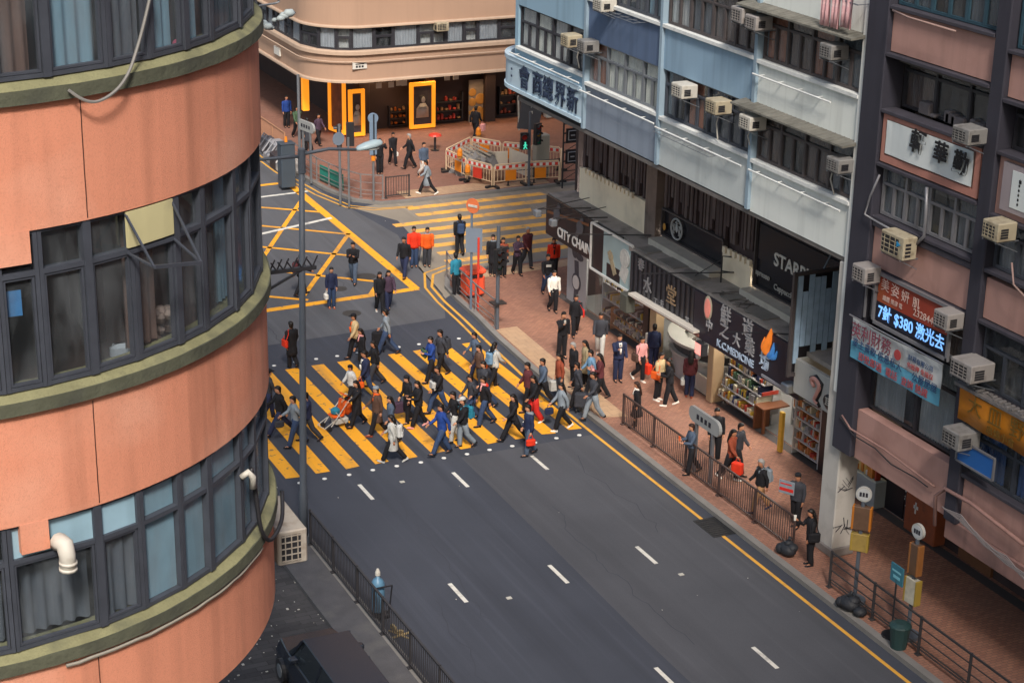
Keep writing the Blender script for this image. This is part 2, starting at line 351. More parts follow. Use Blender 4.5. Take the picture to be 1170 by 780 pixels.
for i in range(40):
    x, y = R.choice([(R.uniform(15, 26), R.uniform(30, 80)), (R.uniform(28, 37), R.uniform(65, 76))]); s_ = R.uniform(.015, .04)
    if R.random() < .5: s_ *= .6
    lt.box((x, y, .009), (x + s_, y + s_ * R.uniform(.5, 2), .012))
for px, py in ((458, 552), (580, 685), (777, 658)):
    p = G(px, py); lt.box((p.x, p.y, .01), (p.x + .14, p.y + .12, .025))
st(lt, 'litter', mat('pale_litter', (0.5, 0.48, 0.43), rough=0.8), None, kind='stuff'); 
o = bpy.data.objects['litter']; o['kind'] = 'stuff'; tag(o, 'scattered bits of pale litter on the asphalt', 'litter')
mh = MB()
for px, py, r in ((418, 316, .42), (402, 358, .36), (437, 342, .3), (388, 330, .3)):
    p = G(px, py); mh.lathe([(r, 0), (r, .006)], (p.x, p.y, .0045), 18)
st(mh, 'manhole_covers', mat('iron_cover', (0.05, 0.047, 0.045), rough=0.7, bump=.5, bscale=25), rd)
ck = MB(); rc = random.Random(9)
for x0, y0, n in ((18.4, 46, 22), (22.4, 44, 26), (24.8, 47, 16), (19.5, 62, 20), (23.5, 71, 18), (17, 40, 14)):
    pts = [(x0, y0)]
    for k in range(n): pts.append((pts[-1][0] + rc.uniform(-.16, .16), pts[-1][1] - rc.uniform(.2, .5)))
    strip(ck, pts, .022, .0065)
for x0, y0, w_, h_ in ((18.7, 66, 1.8, 1.2),): ck.sheet([(x0, y0, .006), (x0 + w_, y0 + .05, .006), (x0 + w_ - .04, y0 + h_, .006), (x0 + .05, y0 + h_, .006)])
st(ck, 'cracks_and_patches', mat('tar_patch', (0.043, 0.046, 0.06), rough=.8, var=.2, scale=3, fine=.3), rd)
# pavements with kerbs
def pavement(name, edge, back, m, h=.13):
    """edge: kerb line, back: rest of the outline"""
    o = st(MB().prism(edge + back, -0.02, h), name, m)
    k = MB(); P = [Vector(p) for p in edge]
    Lf, Rt = [], []
    for i, p in enumerate(P):
        t = (P[min(i + 1, len(P) - 1)] - P[max(i - 1, 0)]).normalized(); n = Vector((-t.y, t.x))
        c = sum((Vector(q) for q in back), Vector((0, 0))) / len(back)
        if n.dot(c - p) < 0: n = -n
        Lf.append(p - n * .02); Rt.append(p + n * .2)
    for i in range(len(P) - 1): k.prism([tuple(Lf[i]), tuple(Lf[i + 1]), tuple(Rt[i + 1]), tuple(Rt[i])], -.01, h + .006)
    st(k, 'kerb', KERB, o); return o
kedge = [(26.5, -40), (26.5, 44), (26.52, 50), (26.6, 54), (26.8, 57.5), (27.05, 60), (27.15, 62), (27.35, 63.6), (27.8, 64.6), (28.8, 65.1), (31, 65.2), (120, 65.2)]
pv = pavement('pavement', kedge, [(120, -40)], PAVE)
st(MB().sheet([(26.75, 49.2, .139), (27.62, 48.9, .139), (27.75, 54, .139), (27.95, 58.2, .139), (27.1, 58.2, .139), (26.85, 54, .139)]), 'tactile_strip', PAVE_TAN, pv)
st(MB().sheet([(28.6, 64.75, .139), (34, 64.8, .139), (34, 64.0, .139), (28.6, 63.9, .139)]), 'tactile_strip', PAVE_TAN, pv)
st(MB().sheet([(30.9, -40, .139), (31.25, -40, .139), (31.25, 61, .139), (30.9, 61, .139)]), 'threshold_strip', mat('dark_threshold', (0.07, 0.06, 0.06), rough=.8), pv)
fedge = [(27.2, 200), (27.2, 90), (27.3, 83), (27.75, 78.8), (28.3, 76.6), (29.3, 75.6), (30.6, 75.45), (120, 75.45)]
PAVE_FAR = brick_mat('brick_paving_far', (0.31, 0.145, 0.1), (0.25, 0.11, 0.075), (0.14, 0.085, 0.07), stain=(0.19, 0.11, 0.085))
pf = pavement('far_pavement', fedge, [(120, 200)], PAVE_FAR)
st(MB().sheet([(30.6, 75.75, .139), (38, 75.75, .139), (38, 77.0, .139), (30.6, 77.0, .139)]), 'tactile_strip', PAVE_TAN, pf)
pl = pavement('near_pavement', [(15.1, 46.5), (15.1, -40)], [(13.9, -40), (13.9, 46.5)], PAVE_GREY)
pl2 = pavement('left_pavement', [(14.8, 150), (14.8, 47)], [(6, 47), (6, 150)], PAVE_GREY)
st(MB().sheet([(-30, -40, .004), (13.9, -40, .004), (13.9, 46.8, .004), (-30, 46.8, .004)]), 'lane', SETTS)
lt = MB()
for i in range(330):
    x, y = R.uniform(9, 13.9), R.uniform(33, 46); s_ = R.choice((.015, .02, .025, .03, .06))
    lt.box((x, y, .008), (x + s_, y + s_ * R.uniform(.5, 1.6), .02))
o = lt.build('lane_litter', mat('pale_litter', (0.5, 0.48, 0.43))); o['kind'] = 'stuff'; tag(o, 'white specks of litter strewn over the dark setts below the curved building', 'litter')
p = G(815, 603); gr = MB()
gr.box((25.75, 40.3, .004), (26.48, 41.5, .012))
for i in range(9): gr.box((25.8, 40.4 + i * .12, .012), (26.4, 40.45 + i * .12, .02))
st(gr, 'drain_grate', mat('iron_grate', (0.018, 0.018, 0.02), rough=.7), rd)
# ---------------------------------------------------------------- facades that follow a path in plan
class Path:
    def __init__(s, start, segs):
        """start (x, y, outward normal angle); segs: ('line', length) or ('arc', radius, angle)"""
        x, y, a = start; s.p = [(0.0, x, y, a)]
        for q in segs:
            if q[0] == 'line':
                t = a + PI / 2; x += q[1] * math.cos(t); y += q[1] * math.sin(t); s.p.append((s.p[-1][0] + q[1], x, y, a))
            else:
                r, an = q[1], q[2]; n = 28; cx = x - r * math.cos(a); cy = y - r * math.sin(a)
                for k in range(n):
                    a += an / n; x = cx + r * math.cos(a); y = cy + r * math.sin(a); s.p.append((s.p[-1][0] + abs(r * an / n), x, y, a))
    def ev(s, d):
        for i in range(len(s.p) - 1):
            if d <= s.p[i + 1][0] or i == len(s.p) - 2:
                a, b = s.p[i], s.p[i + 1]; u = (d - a[0]) / (b[0] - a[0])
                an = a[3] + (b[3] - a[3]) * u
                return a[1] + (b[1] - a[1]) * u, a[2] + (b[2] - a[2]) * u, an
    def at(s, d, off, z):
        x, y, a = s.ev(d); return Vector((x + off * math.cos(a), y + off * math.sin(a), z))
    def knots(s, d0, d1, step=1.5):
        ks = [d0] + [q[0] for q in s.p if d0 < q[0] < d1] + [d1]; out = []
        for i in range(len(ks) - 1):
            n = max(1, int((ks[i + 1] - ks[i]) / step)); out += [ks[i] + (ks[i + 1] - ks[i]) * k / n for k in range(n)]
        return out + [d1]
    def sweep(s, mb, d0, d1, prof, wob=0.0):
        return mb.loft([[s.at(d, o + (R.uniform(-wob, wob) if wob else 0), z + (R.uniform(-wob, wob) if wob else 0)) for o, z in prof] for d in s.knots(d0, d1)])
def drape(mb, a, b, z0, z1, nrm, depth=.04, waves=7, full=1.0):
    """a hanging curtain between two plan points"""
    n = waves * 4; a = Vector(a); b = Vector(b); rows = []
    ph = R.uniform(0, 6)
    for zz, amp in ((z1, .4), ((z0 + z1) / 2, 1.0), (z0, 1.3)):
        rows.append([tuple(a.lerp(b, i / n) + nrm * (depth * amp * math.sin(i * 1.45 + ph + .35 * math.sin(i * .7)))) [:2] + (zz,) for i in range(n + 1)])
    return mb.loft(rows, cap=False, closed=False)
FR_DK = mat('frame_slate', (0.06, 0.068, 0.088), rough=0.5, var=0.25, scale=5, metal=.2)
FR_DK2 = mat('frame_dark', (0.03, 0.03, 0.038), rough=0.5, var=0.25, scale=5)
def path_window(par, P, s0, s1, z0, z1, off, fr, tr=.28, cols=1, cur=None, panel=None, full=False, wv=.05, label=None, cin=.2, light=None, part_curtain=1.0):
    a = P.at(s0, off, 0); b = P.at(s1, off, 0); t = (b - a).normalized(); n = Vector((t.y, -t.x, 0)); up = Vector((0, 0, 1))
    if n.dot(P.at(s0, off + 1, 0) - a) < 0: n = -n
    M = Matrix((t, n, up)).transposed(); ln = (b - a).length
    def bar(u0, u1, y0, y1, d, o=0.0, mb=None):
        c = a + t * ((u0 + u1) / 2) + up * ((y0 + y1) / 2) + n * o; mb.obox(c, (u1 - u0, d, y1 - y0), M)
    f = MB(); zt = z1 - (z1 - z0) * tr if tr else z1
    bar(0, wv, z0, z1, .1, 0, f); bar(ln - wv, ln, z0, z1, .1, 0, f)
    bar(wv, ln - wv, z0, z0 + wv, .09, 0, f); bar(wv, ln - wv, z1 - wv, z1, .09, 0, f)
    if tr: bar(wv, ln - wv, zt - wv * .6, zt + wv * .6, .095, .003, f)
    for k in range(1, cols): bar(ln * k / cols - wv * .6, ln * k / cols + wv * .6, z0 + wv, zt - wv * .6, .085, .002, f)
    iw = wv * .55
    for k in range(0 if full else cols):   # opening casement inside each light
        u0 = max(wv, ln * k / cols + (wv * .6 if k else wv)) + .006; u1 = ln * (k + 1) / cols - (wv * .6 if k < cols - 1 else wv) - .006
        ya, yb = z0 + wv + .006, zt - wv * .6 - .006
        bar(u0, u0 + iw, ya, yb, .05, .012, f); bar(u1 - iw, u1, ya, yb, .05, .012, f); bar(u0 + iw, u1 - iw, ya, ya + iw, .05, .012, f); bar(u0 + iw, u1 - iw, yb - iw, yb, .05, .012, f)
    w_ = f.build('window', fr, par)
    if label: w_['label'] = label
    g_ = MB(); c = a + t * (ln / 2); bar(.02, ln - .02, z0 + .02, z1 - .02, .008, -.012, g_); g_.build('pane', GLASS, w_)
    if panel:
        q = MB(); bar(wv * .5, ln - wv * .5, z0 + wv * .5 if full else zt, z1 - wv * .5, .012, .005 if not full else -.035, q); q.build('blind_panel', panel, w_)
    if cur:
        q = MB(); zz = z1 - .03
        drape(q, a + t * .05 - n * cin, a + t * (.05 + (ln - .1) * part_curtain) - n * cin, z0 + .04, zz, n, .028, max(3, int(ln * 7)))
        q.build('curtain', cur, w_, smooth=True)
    return w_
# ================================================================ terracotta building on the left
TERRA = mat('terracotta_render', (0.66, 0.268, 0.168), rough=0.85, var=0.09, scale=1.3, bump=0.5, bscale=120, streak=.5, fine=.22, stain=(0.74, 0.38, 0.27), stain_amt=.75, stain_scale=.55)
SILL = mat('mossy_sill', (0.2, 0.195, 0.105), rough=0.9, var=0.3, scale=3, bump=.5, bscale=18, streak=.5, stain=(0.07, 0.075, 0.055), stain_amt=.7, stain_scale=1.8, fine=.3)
SILLF = mat('dark_sill_face', (0.085, 0.09, 0.062), rough=0.95, var=0.35, scale=4, bump=.6, bscale=14, streak=.4, stain=(0.045, 0.048, 0.04), stain_amt=.7, stain_scale=2, fine=.3)  # darker green for the strip along the front of each sill
CUR_B = mat('blue_curtain', (0.16, 0.27, 0.35), rough=.9, var=.2, scale=1.5)
CUR_G = mat('slate_curtain', (0.09, 0.105, 0.13), rough=.9, var=.3, scale=2)
CUR_W = mat('pale_curtain', (0.5, 0.5, 0.5), rough=.9, var=.2, scale=2)
CUR_BR = mat('brown_curtain', (0.11, 0.07, 0.06), rough=.9, var=.4, scale=2)
BPAN = mat('blue_panel', (0.27, 0.42, 0.52), rough=.5, var=.2, scale=3, streak=.35)
LB0 = Vector((2.25, 21.21, 0)); LR = 4.21
lpath = Path((-6.75, 17.0, -PI / 2), [('line', 9.0), ('arc', LR, PI / 2), ('line', 9.0)])
LS = 9.0   # path length at which the corner starts
def LBs(px, py, off=0.0):
    d = ray(px, py); r = LR + off; a = d.x ** 2 + d.y ** 2; b = -2 * (d.x * LB0.x + d.y * LB0.y); c = LB0.x ** 2 + LB0.y ** 2 - r * r
    D = max(0, b * b - 4 * a * c); t = (-b - math.sqrt(D)) / (2 * a); x, y = d.x * t, d.y * t
    if x < LB0.x:
        t = (LB0.y - r) / d.y; return LS + d.x * t - LB0.x, CAMH + d.z * t
    return LS + (math.atan2(y - LB0.y, x - LB0.x) + PI / 2) * LR, CAMH + d.z * t
lb = thing('curved_building', 'terracotta rendered building with a rounded corner, mossy sills and bands of slate framed windows', 'building', (2.25, 21.25, 0))
E0, E1 = 0.0, 9 + LR * PI / 2 + 9
BANDS = [(45, 21.35), (19.55, 18.32), (16.5, 15.3), (13.68, 12.47)]
for i, (zt, zb) in enumerate(BANDS):
    m_ = MB(); lpath.sweep(m_, E0, E1, [(0, zt), (0, zb), (-.28, zb), (-.28, zt)]); m_.build('wall', TERRA, lb, smooth=False)
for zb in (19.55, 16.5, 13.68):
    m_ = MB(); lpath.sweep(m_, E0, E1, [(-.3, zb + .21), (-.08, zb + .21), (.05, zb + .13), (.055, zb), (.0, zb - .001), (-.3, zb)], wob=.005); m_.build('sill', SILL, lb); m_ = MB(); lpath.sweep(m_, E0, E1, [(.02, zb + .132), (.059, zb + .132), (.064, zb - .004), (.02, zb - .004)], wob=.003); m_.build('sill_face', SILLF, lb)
m_ = MB()
for zb in (19.6, 16.55, 13.7):
    lpath.sweep(m_, E0, E1, [(-.32, zb + .05), (-.32, zb - .15), (-3.6, zb - .15), (-3.6, zb + .05)])
m_.each('floor_slab', col(60, 52, 50), lb)
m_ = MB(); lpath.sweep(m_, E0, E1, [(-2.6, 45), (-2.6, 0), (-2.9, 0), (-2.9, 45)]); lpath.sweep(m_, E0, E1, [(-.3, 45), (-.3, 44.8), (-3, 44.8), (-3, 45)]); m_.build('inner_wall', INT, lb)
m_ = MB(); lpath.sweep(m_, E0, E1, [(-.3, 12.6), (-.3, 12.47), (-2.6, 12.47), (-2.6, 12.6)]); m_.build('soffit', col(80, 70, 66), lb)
for d in (1.2, 4.6, 8.4, 11.4, 17, 21):
    m_ = MB()
    for z0, z1 in ((19.75, 21.35), (16.7, 18.32), (13.88, 15.3)):
        p = lpath.at(d, -1.2, 0); m_.box((p.x - .08, p.y - .5, z0), (p.x + .08, p.y + .5, z1))
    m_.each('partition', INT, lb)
def cuts(pxs, ext_l, ext_r):
    ss = [LBs(x, y)[0] for x, y in pxs]; s_ = ss[0] - 1.05; L_ = []
    while s_ > ext_l: L_.insert(0, s_); s_ -= 1.05
    s_ = ss[-1] + .85; Rr = []
    while s_ < ext_r: Rr.append(s_); s_ += .95
    return L_, ss, Rr
F1 = [(-5, 104), (57, 97), (127, 89), (176, 78), (217, 67), (247, 57), (279, 44), (293, 20)]
F2 = [(10, 460), (57, 452), (112, 440), (163, 427), (211, 412), (241, 396), (275, 374), (293, 345)]
F3 = [(20, 750), (122, 724), (170, 712), (215, 697), (247, 678), (283, 648), (298, 612)]
K1 = [CUR_BR, CUR_B, CUR_G, CUR_B, CUR_B, CUR_G, CUR_B]
K2 = [None, None, None, CUR_BR, None, None, CUR_B]
K3 = [CUR_G, CUR_G, None, None, None, None]
for pxs, z0, z1, K, tr in ((F1, 19.76, 21.35, K1, 0.2), (F2, 16.71, 18.32, K2, .27), (F3, 13.89, 15.3, K3, .29)):
    L_, ss, Rr = cuts(pxs, .3, E1 - .3); allc = L_ + ss + Rr
    for i in range(len(allc) - 1):
        k = i - len(L_); s0, s1 = allc[i], allc[i + 1]
        cur = K[k] if 0 <= k < len(K) else R.choice((CUR_G, CUR_B, None, CUR_BR))
        kw = dict(tr=tr, cur=cur, wv=.042, part_curtain=R.choice((1, .7, .85)) if pxs is not F3 else 1, cin=.07 if pxs is F1 else .2)
        if pxs is F3 and k >= 2: kw.update(cur=None, cin=.05, panel=BPAN, full=True)
        if pxs is F3 and k == 0: kw.update(panel=BPAN)
        if pxs is F3 and k == 1: kw.update(cur=CUR_G, panel=BPAN, cin=.07)
        w_ = path_window(lb, lpath, s0, s1, z0, z1, -.075, FR_DK, **kw)
# heavier posts where the bays meet
m_ = MB()
for pxs, sel, z0, z1 in ((F1, (1, 4, 6), 19.76, 21.35), (F2, (2, 4, 6), 16.71, 18.32), (F3, (1, 4), 13.89, 15.3)):
    for i in sel:
        s_ = LBs(*pxs[i])[0]; a = lpath.at(s_, -.07, z0); x, y, an = lpath.ev(s_)
        m_.obox(a + Vector((0, 0, (z1 - z0) / 2)), (.085, .11, z1 - z0), Matrix.Rotation(an - PI / 2, 3, 'Z'))
m_.each('bay_post', FR_DK, lb)
# terracotta infill blocks above two windows, boarded hopper light with its open frame
s0, s1 = LBs(-40, 300)[0], LBs(36, 300)[0]
m_ = MB(); lpath.sweep(m_, s0, s1, [(.004, 18.33), (.004, 18.0), (-.2, 18.0), (-.2, 18.33)])
s0, s1 = LBs(24, 620)[0], LBs(57, 620)[0]; lpath.sweep(m_, s0, s1, [(.004, 15.31), (.004, 14.98), (-.2, 14.98), (-.2, 15.31)]); m_.each('infill_block', TERRA, lb)
cream = mat('cream_board', (0.5, 0.46, 0.26), rough=.7, var=.15, stain=(.36, .33, .2), stain_amt=.5, stain_scale=3)
s0, s1 = LBs(146, 270)[0], LBs(199, 262)[0]
m_ = MB(); lpath.sweep(m_, s0, s1, [(.0, 18.3), (.0, 17.93), (-.03, 17.93), (-.03, 18.3)]); m_.build('cream_panel', cream, lb)
hf = thing('hopper_window', 'open slate framed hopper window jutting out below a cream board on the terracotta building', 'window', lpath.at((s0 + s1) / 2, 0, 17.85))
m_ = MB(); p0, p1 = lpath.at(s0, -.02, 18.28), lpath.at(s1, -.02, 18.28); qa, qb = LBs(176, 305, .38), LBs(230, 300, .38); q0, q1 = lpath.at(qa[0], .38, qa[1]), lpath.at(qb[0], .38, qb[1])
m_.bar(p0, q0, .02); m_.bar(p1, q1, .02); m_.bar(q0, q1, .035); i0, i1 = lpath.at(s0, -.02, 17.88), lpath.at(s1, -.02, 17.88); m_.bar(i0, q0, .02); m_.bar(i1, q1, .02); m_.bar(i0, i1, .04)
m_.build('frame', FR_DK, hf)
# things behind the glass: heap of cloth, poster, white bag
def inside(px, py, off=-.45): 
    s_, z_ = LBs(px, py, off); return lpath.at(s_, off, z_)
m_ = MB(); c = inside(186, 392)
for k in range(26): m_.ball(c + Vector((R.uniform(-.16, .16), R.uniform(-.1, .1), R.uniform(-.45, .4))), R.uniform(.05, .1), 7)
solo(m_, 'cloth_heap', mat('mixed_cloth', (.22, .17, .15), var=.8, scale=6), 'heap of clothes piled up behind the dark middle window of the terracotta building', 'clothes')
c = inside(142, 414); m_ = MB(); m_.bb((c.x - .13, c.y, c.z - .24), (c.x + .13, c.y + .12, c.z + .2), .04); solo(m_, 'paper_bag', col(150, 160, 170), 'pale bag standing behind the glass beside the heap of clothes', 'bag')
c = inside(14, 346, -.14); m_ = MB(); m_.box((c.x - .08, c.y, c.z - .14), (c.x + .09, c.y + .008, c.z + .12)); solo(m_, 'poster', col(60, 120, 175, var=.4, scale=9), 'small blue poster stuck inside the lower left casement of the terracotta building', 'poster')
c = inside(203, 57, -.14); m_ = MB(); m_.disc((c.x, c.y, c.z + .06), .05, (0, 1, 0), .01); m_.disc((c.x + .03, c.y, c.z - .05), .07, (0, 1, 0), .01); solo(m_, 'sticker', col(190, 90, 120, var=.5, scale=14), 'pink round sticker on the glass of the top floor window', 'sticker')
def curve(P, n=5):
    P = [Vector(p) for p in P]; out = []
    for i in range(len(P) - 1):
        p0, p1, p2, p3 = P[max(i - 1, 0)], P[i], P[i + 1], P[min(i + 2, len(P) - 1)]
        for k in range(n):
            t = k / n; out.append(.5 * (2 * p1 + (p2 - p0) * t + (2 * p0 - 5 * p1 + 4 * p2 - p3) * t * t + (3 * p1 - p0 - 3 * p2 + p3) * t ** 3))
    return out + [P[-1]]
# vent pipe, cables, crack lines
m_ = MB(); a = lambda px, py, o: lpath.at(LBs(px, py, o)[0], o, LBs(px, py, o)[1])
m_.tube([a(66, 620, -.05), a(68, 618, .12), a(74, 622, .2), a(77, 634, .22), a(78, 652, .22)], [.085, .09, .09, .085, .08], 10)
m_.tube([a(78, 641, .22), a(78, 644, .22)], .095, 10); m_.tube([a(78, 648, .22), a(78, 651, .22)], .095, 10)
solo(m_, 'vent_pipe', PALE, 'pale elbow vent pipe poking out under the blue panel of the lowest window row', 'pipe', smooth=True)
m_ = MB(); m_.tube(curve([a(174, -14, .06), a(165, 25, .07), a(156, 58, .08), a(146, 85, .13), a(132, 104, .17), a(112, 116, .18), a(95, 114, .16), a(78, 103, .1)]), .016, 6)
solo(m_, 'cable', col(120, 118, 115), 'grey cable looping out of the top window and down over the mossy sill', 'cable')
m_ = MB(); pts = []
for k in range(24):
    s_ = LBs(75, 770)[0] + (LBs(296, 640)[0] - LBs(75, 770)[0]) * k / 23; pts.append(lpath.at(s_, .04, 13.62 + R.uniform(-.008, .008)))
m_.tube(pts, .02, 6); solo(m_, 'cable', col(140, 135, 125), 'pale conduit running along under the lowest mossy sill', 'cable')
m_ = MB()
for px0, z0, z1 in ((97, 19.5, 18.34), (110, 16.45, 15.32), (113, 13.62, 12.5)):
    s_ = LBs(px0, 200 if z0 > 18 else (520 if z0 > 15 else 760))[0]; pts = []
    for k in range(13): pts.append(lpath.at(s_ + R.uniform(-.0025, .0025), -.001, z0 + (z1 - z0) * k / 12))
    m_.tube(pts, .007, 4)
m_.build('render_joint', col(60, 35, 28), lb)
# satellite dish and antenna rack on the street face
s9 = LBs(292, 630)[0]
m_ = MB(); m_.tube(curve([lpath.at(s9 - .1, .02, 14.75), lpath.at(s9 - .08, .06, 14.4), lpath.at(s9 - .05, .1, 13.95), lpath.at(s9 + .2, .13, 13.7), lpath.at(s9 + .8, .14, 13.66), lpath.at(s9 + 1.2, .12, 13.85)]), .026, 7); solo(m_, 'black_hose', BLACK, 'black hose looping round the right end of the lowest mossy sill', 'hose', smooth=True)
m_ = MB(); m_.tube([lpath.at(s9 - .3, -.02, 14.72), lpath.at(s9 - .28, .05, 14.78), lpath.at(s9 - .22, .08, 14.7), lpath.at(s9 - .2, .07, 14.55)], .04, 8); solo(m_, 'vent_elbow', PALE, 'small pale vent elbow at the right end of the lowest window row', 'pipe', smooth=True)
def ac_unit(name, label, c, size, face, col_=PALE, group=None, cat='air conditioner', brk=True):
    """window or split air conditioner: c centre, size (along wall, depth, height), face = outward unit vector in plan"""
    n = Vector(face).normalized(); t = Vector((-n.y, n.x, 0)); L_, D_, H_ = size
    o = thing(name, label, cat, (c[0], c[1], c[2] - H_ / 2), group, math.atan2(t.y, t.x))
    q_ = R.uniform(.88, 1.1); L_ *= q_; H_ *= R.uniform(.92, 1.06)
    h = (L_ / 2, D_ / 2)
    col_ = R.choice((col_, col_, mat('grey_casing', (.22, .215, .21), var=.3, stain=(.1, .09, .08), stain_amt=.6, stain_scale=5), mat('yellowed_casing', (.4, .35, .25), var=.2, stain=(.16, .12, .08), stain_amt=.6, stain_scale=5)))
    m = MB(); m.bb((-h[0], -h[1], 0), (h[0], h[1], H_), .02); m.build('casing', col_, o, world=False)
    for side, nm in ((-1, 'grille'),):
        m = MB(); y = -h[1] - .004
        m.box((-h[0] + .05, y, .05), (h[0] * .55, y + .01, H_ - .06)); m.build('grille', BLACK, o, world=False)
        m = MB()
        for k in range(5):
            zz = .06 + (H_ - .14) * k / 4.0; m.box((-h[0] + .05, y - .012, zz), (h[0] * .55, y - .002, zz + .016))
        for k in range(3):
            xx = -h[0] + .05 + (h[0] * 1.5 - .05) * (k + .5) / 3; m.box((xx, y - .014, .05), (xx + .014, y - .003, H_ - .06))
        m.build('louvre', col_, o, world=False)
    for sx in (-1, 1):
        m = MB()
        for k in range(4):
            zz = .08 + (H_ - .2) * k / 4; m.box((sx * h[0] - .003 * (sx < 0) , -h[1] * .7, zz), (sx * (h[0] + .004), h[1] * .1, zz + H_ * .11))
        m.build('side_vent', BLACK, o, world=False)
    if brk:
        for sx in (-1, 1):
            m = MB(); m.bar((sx * h[0] * .8, -h[1], -.02), (sx * h[0] * .8, h[1] + .12, -.02), .03); m.bar((sx * h[0] * .8, -h[1] * .8, -.03), (sx * h[0] * .8, h[1] + .12, -.3), .022)
            m.build('bracket', STEEL, o, world=False)
    return o
ac_unit('air_conditioner', 'large weathered air conditioner with a rusty grille beside the terracotta corner and the lamp post', (6.74, 21.2, 12.6), (.4, 1.1, .52), (0, -1, 0), mat('weathered_casing', (.34, .31, .27), var=.25, stain=(.14, .1, .07), stain_amt=.6, stain_scale=4), brk=False)
ar = MB(); y_ = 21.6
def L2(px, py): return FY(px, py, y_)
ar.bar(L2(292, 313), L2(361, 305), .05); ar.bar(L2(303, 333), L2(347, 307), .03); ar.bar(L2(303, 333), Vector((6.45, y_, L2(303, 333).z - .02)), .03); ar.bar(L2(292, 313), Vector((6.45, y_, L2(292, 313).z)), .04)
for px in (300, 308, 316, 324, 334, 345, 357):
    b_ = L2(px, 312 - (px - 292) * .11); ar.bar(b_, b_ + Vector((-.09, -.05, .13)), .014); ar.bar(b_, b_ + Vector((.09, .05, .13)), .014)
solo(ar, 'antenna_rack', BLACK, 'black spiked antenna rack braced off the terracotta corner in front of the lamp post', 'antenna')
pb = MB(); c = FY(308, 22, 21.4)
for k in range(9): pb.ball(c + Vector((-.2 + k * .055, R.uniform(-.04, .04), (-.06 if k < 5 else .0) + abs(k - 4) * .028 - .05)), .07 + .02 * math.sin(k), 7, (1, .5, .6))
pb.tube([FY(296, 25, 21.4), FY(308, 28, 21.4)], .02)
solo(pb, 'plastic_sheet', col(165, 178, 182), 'crumpled grey plastic sheet caught on the top right end of the terracotta sill', 'plastic sheet', smooth=True)
rp = MB(); rp.tube([FY(290, 8, 21.8), FY(315, 4, 21.8), FY(319, 2, 21.8), FY(316, -3, 21.8), FY(290, -5, 21.8)], .015); rp.bar(FY(292, -5, 21.8), FY(292, 20, 21.8), .03)
solo(rp, 'drying_rack', STEEL, 'thin metal drying rack beside the crumpled plastic sheet at the top of the terracotta corner', 'rack')
# ================================================================ cream building with a rounded corner on the far side
BEIGE = mat('beige_render', (0.4, 0.26, 0.185), rough=0.8, var=0.07, scale=.5, streak=.12, bump=.15, bscale=20)
BEIGE2 = mat('beige_moulding', (0.48, 0.35, 0.26), rough=0.8, var=0.1, scale=1, streak=.2)
bb = thing('corner_building', 'cream rounded corner building with a grey ribbon of windows over dark shopfronts', 'building', (32.1, 87.1, 0))
bpath = Path((29.4, 140, PI), [('line', 140 - 87.1), ('arc', 2.7, PI / 2), ('line', 40)])
BL0 = 140 - 87.1; BL1 = BL0 + 2.7 * PI / 2; BE = BL1 + 40
for z0, z1 in ((3.8, 5.05), (6.5, 7.95), (9.3, 34)):
    m_ = MB(); bpath.sweep(m_, 0, BE, [(0, z1), (0, z0), (-.3, z0), (-.3, z1)]); m_.build('wall', BEIGE, bb)
for z0, z1, o in ((3.66, 3.8, .12), (5.05, 5.27, .16), (6.38, 6.5, .14), (7.95, 8.15, .16), (9.2, 9.3, .14)):
    m_ = MB(); bpath.sweep(m_, 0, BE, [(o - .03, z1), (o, z1 - .05), (o, z0), (-.32, z0), (-.32, z1)]); m_.build('moulding', BEIGE2, bb)
m_ = MB(); pts = [bpath.at(d, .14, 4.72) for d in bpath.knots(BL0 - 6, BE - 20)]; m_.tube(pts, .035, 6)
for d in (BL0 - 3, BL0 + 1, BL0 + 3.4, BL1 + 2.5, BL1 + 5.5, BL1 + 8.5): m_.bar(bpath.at(d, 0, 4.72), bpath.at(d, .14, 4.72), .03)
m_.build('rail', BEIGE2, bb)
m_ = MB(); bpath.sweep(m_, 0, BE, [(-1.8, 34), (-1.8, 3.7), (-2.0, 3.7), (-2.0, 34)]); bpath.sweep(m_, 0, BE, [(-.3, 34), (-.3, 33.9), (-2, 33.9), (-2, 34)]); m_.build('inner_wall', INT, bb)
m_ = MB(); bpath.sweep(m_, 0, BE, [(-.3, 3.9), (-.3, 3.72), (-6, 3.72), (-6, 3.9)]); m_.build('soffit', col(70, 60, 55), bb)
GBL = mat('grey_blind', (.36, .38, .42), rough=.6, var=.12, scale=2, streak=.2)
d = BL0 - 9.0; k = 0
while d < BL1 + 13:
    w_ = (1.0, 1.35, 1.5, 1.0, .75, 1.2)[k % 6]
    if (k % 2): path_window(bb, bpath, d, d + w_, 5.27, 6.38, -.1, FR_DK2, tr=.0, cols=1, cur=GBL, wv=.06, cin=.06)
    else: path_window(bb, bpath, d, d + w_, 5.27, 6.38, -.1, FR_DK2, tr=.42, cols=2 if w_ > 1.05 else 1, cur=R.choice((CUR_W, GBL, None, CUR_W)), wv=.07)
    d += w_; k += 1
for i in range(14): path_window(bb, bpath, BL0 - 4 + i * 1.4, BL0 - 4 + (i + 1) * 1.4, 8.15, 9.2, -.1, FR_DK2, tr=.4, cols=2, cur=R.choice((CUR_W, None)), wv=.07)
c = FY(504, 30, 84.2); ac_unit('air_conditioner', 'small white air conditioner set in the grey ribbon windows of the cream building', (c.x, 84.2, c.z), (.6, .5, .45), (0, -1, 0), WHITE, brk=False)
